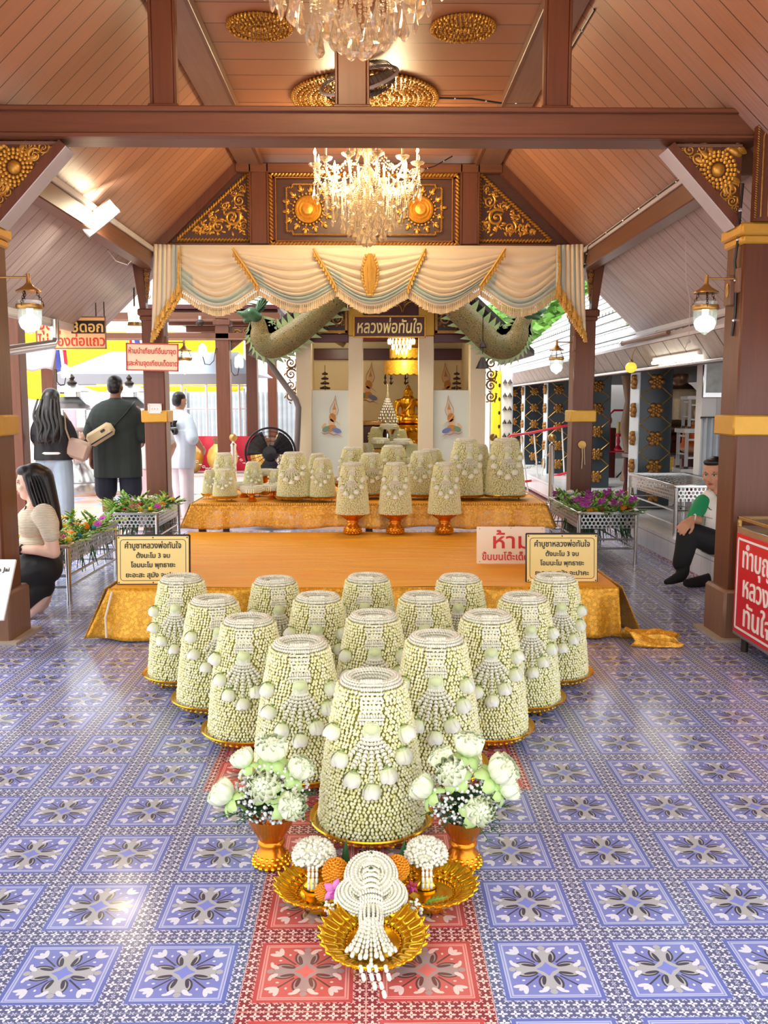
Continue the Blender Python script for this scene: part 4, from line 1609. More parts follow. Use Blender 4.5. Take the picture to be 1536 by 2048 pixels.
def leaf_spray(loc, label, mt, n, L, seed, spread=0.9, name='fern_sprig', group=None):
    r_ = random.Random(seed)
    t = thing(name, label, 'leaves', loc, group=group)
    b = MB()
    for i in range(n):
        a = r_.uniform(0, 2 * PI); e = r_.uniform(0.1, spread)
        d = Vector((math.cos(a) * math.cos(e), math.sin(a) * math.cos(e), math.sin(e)))
        ln = L * r_.uniform(0.6, 1.0)
        pts = [d * (ln * q / 5) + Vector((0, 0, -0.25 * ln * (q / 5) ** 2)) for q in range(6)]
        b.tube(pts, [0.0016] * 6, 4)
        for q in range(1, 6):
            for s in (-1, 1):
                side = d.cross(Vector((0, 0, 1))).normalized() * s
                ax = side * 0.8 + d * 0.6
                w = ln * 0.30 * (1 - 0.13 * q)
                petal(b, pts[q], ax, Vector((0, 0, 1)), w, w * 0.34, (0.06, -0.12), 0, 3, 0.1)
    b.build('fronds', mt, t)
    return t
leaf_spray((0.150, 2.275, 0.055), 'light green leaves spilling beside the right petalled bowl', M['leaf'], 6, 0.075, 5, name='leaf_sprig')
def small_posy(loc, label, seed):
    r_ = random.Random(seed)
    t = thing('white_flower_sprig', label, 'flowers', loc)
    b = MB()
    for i in range(26):
        p = Vector((r_.uniform(-.03, .03), r_.uniform(-.018, .018), r_.uniform(0.0, .045)))
        bud(b, p, (r_.uniform(-1, 1), r_.uniform(-1, .2), r_.uniform(-.2, 1)), 0.016, 0.010)
    b.build('buds', [M['petalbead'], M['calyx']], t)
    return t
small_posy((-0.082, 2.235, 0.046), 'sprig of white buds between the left bowl and the big garland', 8)
small_posy((0.120, 2.240, 0.046), 'sprig of white buds between the right bowl and the big garland', 9)

# the large draped garland: thick doubled ring, woven neck and tassel of petal strings
g = thing('draped_garland', 'large white jasmine garland draped over the front gold bowl with a long tassel', 'flower garland', (0.012, 2.105, 0.014))
g.scale = (0.8, 0.8, 0.85)
def thick_ring(cx, cy, z, RR, rr, n_coil, squash=1.0, tilt=0.0, seed=0):
    b = MB()
    Mx = Matrix.Translation((cx, cy, z)) @ Matrix.Rotation(tilt, 4, 'X')
    b.lathe([(RR + rr * 0.86 * math.cos(q), rr * 0.86 * math.sin(q)) for q in [2 * PI * i / 12 for i in range(13)]], 28, Mx, sy=squash)
    for k in range(n_coil):
        q = 2 * PI * k / n_coil
        R1, zz = RR + rr * math.cos(q), rr * math.sin(q)
        n = int(2 * PI * R1 / 0.0105)
        for i in range(n):
            a = 2 * PI * (i + 0.5 * (k % 2)) / n
            p = Mx @ Vector((R1 * math.cos(a), R1 * math.sin(a) * squash, zz))
            d = Mx.to_3x3() @ Vector((-math.sin(a), math.cos(a) * squash, 0.6))
            bead(b, p, d, 0.015, 0.0108, 5)
    return b
thick_ring(0.0, 0.23, 0.135, 0.058, 0.030, 14, 0.95, 0.55).build('ring', M['petalbead'], g, angle=180)
thick_ring(0.0, 0.18, 0.098, 0.088, 0.030, 14, 0.62, 0.50).build('wide_ring', M['petalbead'], g, angle=180)
b = MB()
path = [(0.30, 0.158), (0.275, 0.182), (0.235, 0.178), (0.20, 0.160), (0.165, 0.142), (0.135, 0.122), (0.115, 0.104), (0.10, 0.094)]
for k in range(9):
    u = (k - 4) / 4.0
    for i in range(len(path) * 2 - 1):
        y0, z0 = path[i // 2]
        if i % 2:
            y1, z1 = path[i // 2 + 1]
            y0, z0 = (y0 + y1) / 2, (z0 + z1) / 2
        w = 0.024 if i < 9 else 0.034
        bead(b, Vector((u * w, y0, z0 - 0.010 * u * u)), (0.25, -0.8, -0.5), 0.017, 0.0115, 5)
b.build('crossing_band', M['petalbead'], g, angle=180)
for p in ((0, 0.27, 0.192), (0, 0.205, 0.174)):
    b = MB()
    for i in range(9):
        a = 2 * PI * i / 9
        b.sphere((p[0] + 0.011 * math.cos(a), p[1] + 0.011 * math.sin(a), p[2]), (0.006, 0.006, 0.004), 6, 4)
    b.build('floret', M['petalbead'], g)
    b = MB(); b.sphere((p[0], p[1], p[2] + 0.002), 0.006, 8, 5)
    b.build('seed_centre', M['fern'], g)
b = MB()
for k in range(10):
    a0 = -PI * 0.08 + k / 9 * PI * 1.16
    for i in range(7):
        t_ = i / 6
        r = 0.033 + 0.004 * math.sin(PI * t_)
        bead(b, Vector((r * math.cos(a0), 0.108 - 0.062 * t_ , 0.082 + r * 0.75 * math.sin(a0) - 0.012 * t_)), (0.3 * math.sin(a0), -0.9, -0.5), 0.0135, 0.0115, 5)
b.build('woven_neck', M['petalbead'], g, angle=180)
rr_ = random.Random(4)
for k in range(13):
    u = (k - 6) / 6.0
    n = (7, 8, 8, 9, 9, 10, 11, 10, 9, 9, 8, 8, 7)[k] - (k % 2)
    b = MB()
    x0, y0, z0 = u * 0.030, 0.052, 0.092 - 0.014 * u * u
    for i in range(n):
        s = i / 10.0
        x = x0 + u * (0.030 + 0.052 * s) * s * 1.15
        y = y0 - 0.190 * s - 0.006 * (k % 3)
        z = z0 - 0.012 * s - 0.016 * s * s + 0.004 * (k % 2)
        big = 1.0 + 0.35 * (i == n - 1)
        bead(b, Vector((x, y, z)), (u * 0.5 + rr_.uniform(-.2, .2), -1, -0.25), 0.0175 * big, 0.0125 * big, 6)
    b.build('tassel_string', M['petalbead'], g, angle=180)
for k, (x, L) in enumerate(((-0.030, 2), (-0.006, 3), (0.014, 4), (0.044, 2))):
    b = MB()
    for i in range(L):
        bead(b, Vector((x + 0.008 * i, -0.150 - 0.019 * i, 0.062 - 0.013 * i)), (0.3, -1, -0.6), 0.026, 0.016, 7)
    b.build('end_bud', M['petalbead'], g, angle=180)

# vases of lotus, gypsophila and fern
def vase(loc, label):
    t = thing('gold_pedestal_vase', label, 'vase', loc, group='gold pedestal vases')
    b = MB()
    b.lathe([(0.046, 0.0), (0.053, 0.008), (0.055, 0.022), (0.046, 0.040), (0.036, 0.056), (0.036, 0.066), (0.042, 0.070), (0.042, 0.076), (0.037, 0.082), (0.045, 0.096),
             (0.062, 0.125), (0.074, 0.155), (0.077, 0.160), (0.072, 0.158), (0.058, 0.12), (0, 0.09)], 36)
    b.build('body', M['phan'], t)
    b = MB()
    for k in range(3):
        for i in range(18):
            a = 2 * PI * (i + 0.5 * (k % 2)) / 18
            z = 0.010 + 0.012 * k
            r = (0.054, 0.052, 0.045)[k]
            b.sphere((r * math.cos(a), r * math.sin(a), z), (0.008, 0.008, 0.006), 6, 4)
    b.build('embossed_foot', M['goldbowl'], t)
    return t
M['lotus'] = mat('pale lotus petals', (240, 244, 222), 0.5, 0, 0.04, 30, c2=(222, 234, 190), sub=0.15)
M['lotusout'] = mat('green outer lotus petals', (206, 228, 160), 0.5, 0, 0.1, 30, c2=(176, 212, 120))
def lotus(label, loc, rot, s, group):
    t = thing('lotus_bloom', label, 'flower', loc, group=group)
    t.rotation_euler = rot
    t.scale = (s, s, s)
    if 'lotus0' not in MESH:
        b = MB()
        for ring_, n, L, W, lean in ((0, 7, 0.050, 0.036, 0.25), (1, 8, 0.052, 0.040, 0.55), (2, 9, 0.050, 0.042, 0.95)):
            for i in range(n):
                a = 2 * PI * (i + 0.5 * (ring_ % 2)) / n
                side = Vector((math.cos(a), math.sin(a), 0))
                petal(b, side * 0.010, Vector((0, 0, 1)) + side * lean, side, L, W, (0.42 - 0.1 * ring_, -0.38), 0, 6, 0.35)
        MESH['lotus0'] = b.build('folded_petals', M['lotus'], t).data
        b = MB(); b.sphere((0, 0, 0.020), (0.023, 0.023, 0.024), 12, 8)
        for i in range(40):
            u = 1 - i / 40 * 0.9; a = i * 2.4
            q = math.sqrt(1 - u * u)
            b.sphere((0.022 * q * math.cos(a), 0.022 * q * math.sin(a), 0.022 + 0.026 * u), (0.006, 0.006, 0.007), 6, 4)
        MESH['lotus1'] = b.build('pleated_heart', M['lotus'], t).data
        b = MB()
        for i in range(5):
            a = 2 * PI * i / 5 + 0.3
            side = Vector((math.cos(a), math.sin(a), 0))
            petal(b, side * 0.008, side + Vector((0, 0, -0.25)), Vector((0, 0, 1)), 0.035, 0.032, (0.22, -0.45), 0, 6, 0.2)
        MESH['lotus2'] = b.build('outer_petals', M['lotusout'], t).data
        b = MB(); b.tube([(0, 0, 0.004), (0, 0.0, -0.05)], 0.004, 6)
        MESH['lotus3'] = b.build('stem', M['sepal'], t).data
    else:
        for k, nm in enumerate(('folded_petals', 'pleated_heart', 'outer_petals', 'stem')):
            o = bpy.data.objects.new(nm, MESH['lotus%d' % k]); COL.objects.link(o); o.parent = t
    return t
def gyp(loc, label, seed, R_=(0.105, 0.075, 0.085), ):
    r_ = random.Random(seed)
    o = thing('gypsophila', label, 'flowers', loc)
    b = MB(); sb = MB()
    for i in range(420):
        d = Vector((r_.gauss(0, 1), r_.gauss(0, 1) - 0.25, r_.gauss(0, 1))).normalized()
        f = r_.uniform(0.72, 1.12)
        p = Vector((d.x * R_[0] * f, d.y * R_[1] * f, d.z * R_[2] * f))
        b.sphere(p, r_.uniform(0.0036, 0.0062), 6, 4)
        if i % 4 == 0:
            sb.tube([(0, 0, -R_[2] * 0.8), tuple(p * 0.6), tuple(p)], 0.0007, 3)
    b.build('florets', M['white'], o)['kind'] = 'stuff'
    sb.build('fine_stems', M['fern'], o)['kind'] = 'stuff'
    return o
def bouquet(cx, cy, side, other, spots, seed):
    vase((cx, cy, 0.002), 'gold pedestal vase of lotus flowers on the floor, the %s one' % side)
    z = 0.205
    gyp((cx, cy, z + 0.02), 'white gypsophila filling the %s gold vase' % side, seed, (0.112, 0.085, 0.090))
    leaf_spray((cx, cy, z - 0.03), 'dark green fern leaves in the %s gold vase' % side, M['fern'], 34, 0.165, seed + 1, 0.9)
    for (dx, dy, dz, rx, ry, s, where) in spots:
        lotus('white green lotus bloom %s of the %s vase' % (where, side), (cx + dx * 1.08, cy + dy, z + dz * 1.08), (rx, ry, dx * 9), s * 1.22, 'lotus blooms in the %s vase' % side)
bouquet(-0.290, 2.60, 'left', 'right', [
    (0.005, 0.01, 0.115, 0.25, 0.0, 1.10, 'at the top'), (-0.065, 0.01, 0.095, 0.2, -0.5, 0.85, 'high on the outer side'), (0.068, -0.01, 0.075, 0.5, 0.45, 0.95, 'high on the inner side'),
    (-0.008, -0.07, 0.060, 0.95, -0.05, 1.05, 'facing out at the centre'), (-0.105, -0.04, 0.020, 0.7, -0.65, 1.0, 'low on the outer side'), (0.052, -0.085, 0.018, 1.15, 0.3, 1.0, 'low at the front'),
], 21)
bouquet(0.290, 2.585, 'right', 'left', [
    (0.010, 0.02, 0.125, 0.1, 0.15, 1.05, 'at the top'), (-0.048, 0.0, 0.100, 0.2, -0.5, 0.90, 'high on the inner side'), (-0.030, -0.045, 0.088, 0.8, -0.2, 1.05, 'facing out near the top'),
    (0.078, -0.03, 0.082, 0.75, 0.4, 1.15, 'high on the outer side'), (0.098, -0.04, 0.042, 0.9, 0.8, 0.85, 'low on the outer side'), (-0.095, -0.03, 0.032, 0.5, -0.8, 0.95, 'low on the inner side'),
    (0.025, -0.09, 0.004, 1.0, 0.05, 1.0, 'low at the front'),
], 41)

# ---------------------------------------------------------------- pleated curtain (valance) under the rear tie beam
M['drape'] = mat('cream satin drapery', (234, 222, 190), 0.42, 0, 0.05, 3, sheen=0.3)
M['drapesheen'] = mat('green sheen satin drapery', (196, 210, 196), 0.42, 0, 0.05, 3, sheen=0.3)  # greenish reflection on the cream satin, painted as its own colour
M['fringe'] = mat('gold fringe', (226, 178, 84), 0.5, 0.25, 0.25, 60, isl=0.6)
M['fringepale'] = mat('pale gold fringe', (232, 212, 168), 0.5, 0.15, 0.2, 60, isl=0.6)
YV = 9.04
vt = thing('swagged_curtain', 'cream and sage swagged curtain with gold tassel fringe under the carved gable', 'curtain', (0, 0, 0))
def px(x, y, Y=YV):
    return at(x, y, Y)
def tassels(mb, pts, L, w, step, Yoff=0.0):
    """row of small hanging tassels along a polyline"""
    acc = 0.0
    for a, c in zip(pts[:-1], pts[1:]):
        a, c = Vector(a), Vector(c)
        d = (c - a).length
        n = max(1, int(d / step))
        for i in range(n):
            p = a.lerp(c, (i + 0.5) / n)
            mb.lathe([(w * 0.22, 0.0), (w * 0.30, -L * 0.22), (w * 0.18, -L * 0.34), (w * 0.40, -L * 0.55), (w * 0.55, -L * rnd.uniform(0.92, 1.05))], 6,
                     Matrix.Translation((p.x, p.y + Yoff, p.z)))
def swag(TL, TR, BL, BR, low, yoff, folds, left_sash=0.0, right_sash=0.0):
    """draped panel: straight top edge, hanging lower edge with stacked folds; corners in photo pixels"""
    TL, TR, BL, BR = px(*TL), px(*TR), px(*BL), px(*BR)
    zlow = px(*low).z
    xlow = px(*low).x
    ku = (xlow - BL.x) / (BR.x - BL.x)
    zl_lin = BL.z + (BR.z - BL.z) * ku
    def low_curve(u):
        x = BL.x + (BR.x - BL.x) * u
        # asymmetric sag with its lowest point at ku
        if u < ku: s = u / ku
        else: s = (1 - u) / (1 - ku)
        z = BL.z + (BR.z - BL.z) * u - (zl_lin - zlow) * math.sin(PI / 2 * s) ** 1.15
        return x, z
    def fn(u, v):
        xt, zt = TL.x + (TR.x - TL.x) * u, TL.z + (TR.z - TL.z) * u
        xl, zl = low_curve(u)
        w = v
        e = 4 * u * (1 - u)
        k = v ** (1.0)
        sag = (zt - zl)
        x = xt + (xl - xt) * k
        z = zt - sag * (k + 0.16 * e * math.sin(PI * v))
        f = abs(math.sin(PI * folds * v ** 1.1)) ** 0.8
        y = -0.05 * f * min(1, v * 5) * (0.30 + 0.70 * e) - 0.05 * e * v
        z += 0.010 * f * e * v
        return (x, YV + yoff + y, z)
    b = MB()
    b.grid(fn, 36, 110)
    # greenish sheen painted into the lower third and the left edge
    nv = 110
    mi = []
    for i in range(36):
        for j in range(nv):
            mi.append(1 if j > nv * 0.74 or (j > nv * 0.48 and i < 6) else 0)
    b.mi = mi
    b.build('swag', [M['drape'], M['drapesheen']], vt, angle=80)
    pts = [Vector((low_curve(i / 40)[0], YV + yoff - 0.05 * 4 * (i / 40) * (1 - i / 40) - 0.004, low_curve(i / 40)[1])) for i in range(41)]
    b = MB()
    tassels(b, pts, 0.085, 0.03, 0.034)
    b.tube(pts, 0.010, 5)
    b.build('tassel_fringe', M['fringepale'], vt)
b = MB()
A, B_ = px(308, 490), px(1168, 490)
b.box(((A.x + B_.x) / 2, YV + 0.055, A.z - 0.12), (B_.x - A.x, 0.012, 0.26), bev=0.002)
b.build('backing_cloth', M['drape'], vt)
swag((362, 496), (500, 498), (362, 578), (520, 572), (440, 616), -0.005, 6)
swag((980, 498), (1112, 494), (958, 572), (1112, 580), (1035, 618), -0.005, 6)
swag((470, 498), (690, 498), (518, 574), (672, 578), (598, 610), -0.03, 8)
swag((800, 498), (1010, 498), (812, 578), (960, 572), (882, 612), -0.03, 8)
swag((630, 498), (852, 498), (672, 576), (816, 580), (742, 613), -0.06, 8)
# golden fringe running down the overlapping edges
for pts_, sg in (([(468, 500), (492, 535), (518, 574)], -1), ([(628, 500), (650, 536), (674, 578)], -1), ([(850, 500), (832, 538), (814, 580)], 1), ([(1008, 500), (985, 536), (958, 574)], 1),
                 ([(362, 498), (360, 535), (361, 578)], -1), ([(1114, 496), (1116, 535), (1113, 580)], 1)):
    pp = [px(*p) + Vector((0, -0.085, 0)) for p in pts_]
    path = [pp[0].lerp(pp[1], i / 5) for i in range(5)] + [pp[1].lerp(pp[2], i / 5) for i in range(6)]
    b = MB()
    tassels(b, path, 0.062, 0.032, 0.024)
    b.tube(path, 0.012, 5)
    b.build('edge_fringe', M['fringe'], vt)
# pleated side tails
for side, xs, yb in ((-1, (309, 362), (668, 575)), (1, (1166, 1112), (668, 575))):
    o_, i_ = px(xs[0], 490), px(xs[1], 492)
    zo, zi = px(xs[0], yb[0]).z, px(xs[1], yb[1]).z
    xo2 = px(xs[0] + side * 4, yb[0]).x
    def fn(u, v):
        x = o_.x + (i_.x - o_.x) * u
        zt = o_.z + (i_.z - o_.z) * u
        zb = zo + (zi - zo) * u
        x += (xo2 - o_.x) * (1 - u) * v
        return (x, YV - 0.03 - 0.028 * abs(math.sin(PI * 6.0 * u)) ** 0.6, zt + (zb - zt) * v)
    b = MB(); b.grid(fn, 72, 10)
    b.mi = [1 if (i // 10) > 50 or (24 < (i // 10) < 30) else 0 for i in range(720)]
    b.build('side_tail', [M['drape'], M['drapesheen']], vt, angle=80, solid=0.004)
    path = [Vector(fn(i / 24, 1.0)) + Vector((0, -0.02, 0)) for i in range(25)]
    b = MB(); tassels(b, path, 0.10, 0.034, 0.022); tassels(b, [p + Vector((0, -0.02, 0.05)) for p in path[4:]], 0.09, 0.03, 0.024)
    b.build('tassel_fringe', M['fringe'], vt)
# gold rosette tail at the middle
b = MB()
c0 = px(740, 508, YV - 0.12)
for k in range(8):
    u = (k - 3.5) / 3.5
    pts = [Vector((c0.x + u * 0.012, c0.y - 0.02 * (k % 2), c0.z)), Vector((c0.x + u * 0.055, c0.y - 0.025 - 0.01 * (k % 2), c0.z - 0.14)), Vector((c0.x + u * 0.045, c0.y - 0.02, c0.z - 0.28)), Vector((c0.x + u * 0.02, c0.y - 0.015, c0.z - 0.39))]
    b.tube(pts, [0.010, 0.014, 0.012, 0.004], 6)
for i in range(14):
    for s in (-1, 1):
        t_ = i / 13
        w = 0.02 + 0.055 * math.sin(PI * min(1, t_ * 0.9 + 0.1))
        b.sphere((c0.x + s * w, c0.y - 0.025, c0.z - 0.02 - 0.37 * t_), (0.014, 0.012, 0.020), 6, 4, rot=Euler((0, s * 0.6, 0)).to_matrix())
b.build('gold_rosette', M['fringe'], vt)

# ---------------------------------------------------------------- crystal chandeliers
cm, bb = new_mat('cut crystal')
bb.inputs['Base Color'].default_value = (1.0, 0.88, 0.6, 1)
bb.inputs['Roughness'].default_value = 0.06
bb.inputs['IOR'].default_value = 1.5
bb.inputs['Transmission Weight'].default_value = 0.86
bb.inputs['Alpha'].default_value = 0.8
bb.inputs['Coat Weight'].default_value = 0.6
M['crystal'] = cm
M['candle'] = mat('ivory candle tube', (250, 236, 204), 0.4, 0, 0.03, 5)

def drop_mesh(L=0.095, W=0.046):
    b = MB()
    prof = [(0.0, 0.0), (0.12, -0.10), (0.30, -0.28), (0.80, -0.62), (1.0, -0.74), (0.62, -0.90), (0.0, -1.0)]
    n = 8
    vs, fs = [], []
    for r, z in prof:
        for j in range(n):
            a = 2 * PI * j / n
            vs.append((r * W / 2 * math.cos(a), r * W / 2 * 0.42 * math.sin(a), z * L))
    for i in range(len(prof) - 1):
        for j in range(n):
            k = (j + 1) % n
            fs.append((i * n + j, i * n + k, (i + 1) * n + k, (i + 1) * n + j))
    b.add(vs, fs)
    b.sphere((0, 0, 0.010), 0.008, 6, 4)
    return b
def chandelier(loc, label, seed, hang, power, ds=1.0, sc=1.0):
    r_ = random.Random(seed)
    t = thing('crystal_chandelier', label, 'chandelier', loc, group='crystal chandeliers')
    zc = -hang
    b = MB()
    b.lathe([(0.07, 0.0), (0.075, -0.02), (0.03, -0.05), (0.012, -0.06)], 20)
    b.tube([(0, 0, -0.05), (0, 0, zc + 0.25)], 0.008, 8)
    b.build('hanging_rod', M['brass'], t)
    b = MB()
    b.lathe([(0.0, zc + 0.30), (0.03, zc + 0.28), (0.055, zc + 0.24), (0.03, zc + 0.19), (0.022, zc + 0.14), (0.06, zc + 0.09), (0.085, zc + 0.03), (0.05, zc - 0.03), (0.03, zc - 0.1), (0.05, zc - 0.2), (0.02, zc - 0.3), (0.0, zc - 0.34)], 16)
    b.build('glass_baluster', M['crystal'], t)
    n = 12
    arm = cup = cand = fl = None
    for i in range(n):
        a = 2 * PI * (i + 0.35) / n
        M3 = Matrix.Rotation(a, 4, 'Z')
        if arm is None:
            b = MB()
            b.tube([(0.06, 0, zc + 0.04), (0.16, 0, zc - 0.06), (0.28, 0, zc - 0.09), (0.40, 0, zc - 0.04), (0.45, 0, zc + 0.05), (0.45, 0, zc + 0.10)], [0.008, 0.010, 0.010, 0.009, 0.008, 0.010], 8)
            for q in range(5):
                b.sphere((0.16 + 0.06 * q, 0, zc - 0.075), 0.014, 6, 4)
            arm = b.build('arm', M['crystal'], t)
            b = MB(); b.lathe([(0.012, zc + 0.09), (0.05, zc + 0.11), (0.058, zc + 0.125), (0.05, zc + 0.122), (0.014, zc + 0.11), (0.016, zc + 0.14)], 14, Matrix.Translation((0.45, 0, 0)))
            cup = b.build('drip_cup', M['crystal'], arm)
            b = MB(); b.cyl((0.45, 0, zc + 0.12), (0.45, 0, zc + 0.20), 0.011, 10)
            cand = b.build('candle_tube', M['candle'], arm)
            b = MB(); b.lathe([(0.006, 0.0), (0.013, 0.016), (0.011, 0.030), (0.004, 0.050), (0.0, 0.066)], 8, Matrix.Translation((0.45, 0, zc + 0.20)))
            fl = b.build('flame_bulb', M['bulb'], arm)
            arm.rotation_euler = (0, 0, a)
        else:
            o = arm.copy(); COL.objects.link(o); o.parent = t; o.rotation_euler = (0, 0, a)
            for ch in (cup, cand, fl):
                c = ch.copy(); COL.objects.link(c); c.parent = o
    key = 'drop'
    if key not in MESH:
        o = drop_mesh().build('crystal_drop', M['crystal'], t, smooth=False)
        MESH[key] = o.data
        COL.objects.unlink(o); bpy.data.objects.remove(o)
    def drop(r, a, z, s):
        o = bpy.data.objects.new('crystal_drop', MESH[key]); COL.objects.link(o); o.parent = t
        o.location = (r * math.cos(a), r * math.sin(a), z)
        o.rotation_euler = (r_.uniform(-.1, .1), r_.uniform(-.1, .1), a + PI / 2 + r_.uniform(-.5, .5))
        o.scale = (s * ds, s * ds, s * ds)
    for r, z, k, s in ((0.46, zc - 0.04, 18, 1.15), (0.37, zc - 0.15, 18, 1.15), (0.30, zc - 0.235, 16, 1.2), (0.23, zc - 0.30, 14, 1.15), (0.16, zc - 0.355, 11, 1.15), (0.085, zc - 0.395, 7, 1.15), (0.10, zc + 0.30, 8, 0.9), (0.0, zc - 0.425, 1, 1.2)):
        for i in range(k):
            drop(r + r_.uniform(-.012, .012), 2 * PI * (i + r_.uniform(0.0, 0.4)) / k, z + r_.uniform(-.02, .02), s)
    b = MB()
    def chain(p, q, sag, n_):
        for i in range(n_):
            u = (i + 0.5) / n_
            x = Vector(p).lerp(Vector(q), u)
            b.sphere((x.x, x.y, x.z - sag * 4 * u * (1 - u)), 0.0075, 6, 4)
    for i in range(12):
        a, a2 = 2 * PI * (i + 0.35) / 12, 2 * PI * (i + 1.35) / 12
        chain((0.46 * math.cos(a), 0.46 * math.sin(a), zc + 0.10), (0.46 * math.cos(a2), 0.46 * math.sin(a2), zc + 0.10), 0.09, 13)
        chain((0.10 * math.cos(a), 0.10 * math.sin(a), zc + 0.30), (0.44 * math.cos(a), 0.44 * math.sin(a), zc + 0.08), 0.10, 16)
        for r, z0, z1 in ((0.45, 0.05, -0.03), (0.37, 0.0, -0.14), (0.30, -0.02, -0.22), (0.22, -0.05, -0.29), (0.14, -0.08, -0.35)):
            am = a + r * 3
            chain((r * math.cos(am), r * math.sin(am), zc + z0), (r * math.cos(am), r * math.sin(am), zc + z1), 0.0, max(5, int((z0 - z1) / 0.017)))
            am += 0.26
            chain((r * math.cos(am), r * math.sin(am), zc + z0), (r * math.cos(am), r * math.sin(am), zc + z1), 0.0, max(5, int((z0 - z1) / 0.017)))
    o = b.build('bead_chains', M['crystal'], t)
    o['kind'] = 'stuff'
    for i in range(4):
        a = 2 * PI * (i + 0.5) / 4
        l = lamp('chandelier_light', 'POINT', (loc[0] + 0.33 * math.cos(a), loc[1] + 0.33 * math.sin(a), loc[2] + zc + 0.06), power, (1.0, 0.78, 0.46), 0.10)
    return t
chandelier((-0.015, 8.05, 3.755), 'crystal chandelier with lit candle bulbs hanging before the carved gable', 5, 0.47, 13, 1.15)
c_ = chandelier((-0.06, 4.0, 3.755), 'large crystal chandelier close to the camera cut off by the top of the photo', 9, 0.33, 9, 1.15)
c_.scale = (1.12, 1.12, 1.06)

# ceiling fan in a wire cage
f = thing('orbit_fan', 'grey caged ceiling fan tilted behind the middle king post', 'fan', (-0.065, 6.45, 3.755))
b = MB(); b.lathe([(0.06, 0.0), (0.06, -0.03), (0.02, -0.06)], 16); b.tube([(0, 0, -0.05), (0.0, 0.02, -0.13)], 0.014, 8)
b.build('ceiling_mount', M['black'], f)
Mx = Matrix.Translation((0, 0.0, -0.18)) @ Euler((0.55, -0.28, 0)).to_matrix().to_4x4()
b = MB()
for k in range(44):
    a = 2 * PI * k / 44
    prof = [(0.03, -0.10), (0.12, -0.095), (0.22, -0.07), (0.268, 0.0), (0.22, 0.06), (0.12, 0.075)]
    b.tube([Mx @ Vector((r * math.cos(a), r * math.sin(a), z)) for r, z in prof], 0.0022, 4)
for r, z in ((0.08, -0.098), (0.14, -0.09), (0.20, -0.078), (0.24, -0.045)):
    b.tube([Mx @ Vector((r * math.cos(2 * PI * i / 40), r * math.sin(2 * PI * i / 40), z)) for i in range(40)], 0.0025, 4, closed=True)
b.build('wire_cage', mat('grey wire', (92, 82, 70), 0.4, 0.6), f)
b = MB()
b.tube([Mx @ Vector((0.27 * math.cos(2 * PI * i / 48), 0.27 * math.sin(2 * PI * i / 48), 0.0)) for i in range(48)], 0.011, 8, closed=True)
b.build('cage_rim', M['white_edge'], f)
b = MB(); b.lathe([(0, -0.11), (0.06, -0.10), (0.075, -0.04), (0.06, 0.06), (0.03, 0.10), (0, 0.10)], 18, Mx)
b.build('motor', mat('fan motor grey', (120, 110, 98), 0.4), f)
for k in range(4):
    a = 2 * PI * k / 4
    b = MB()
    def fn(u, v, a=a):
        r = 0.06 + 0.185 * u
        s = (v - 0.5) * (0.5 + 0.4 * u)
        return Mx @ Vector((r * math.cos(a + s), r * math.sin(a + s), -0.03 + 0.05 * (v - 0.5)))
    b.grid(fn, 6, 5)
    b.build('blade', mat('fan blade', (150, 140, 126), 0.4), f, solid=0.003)

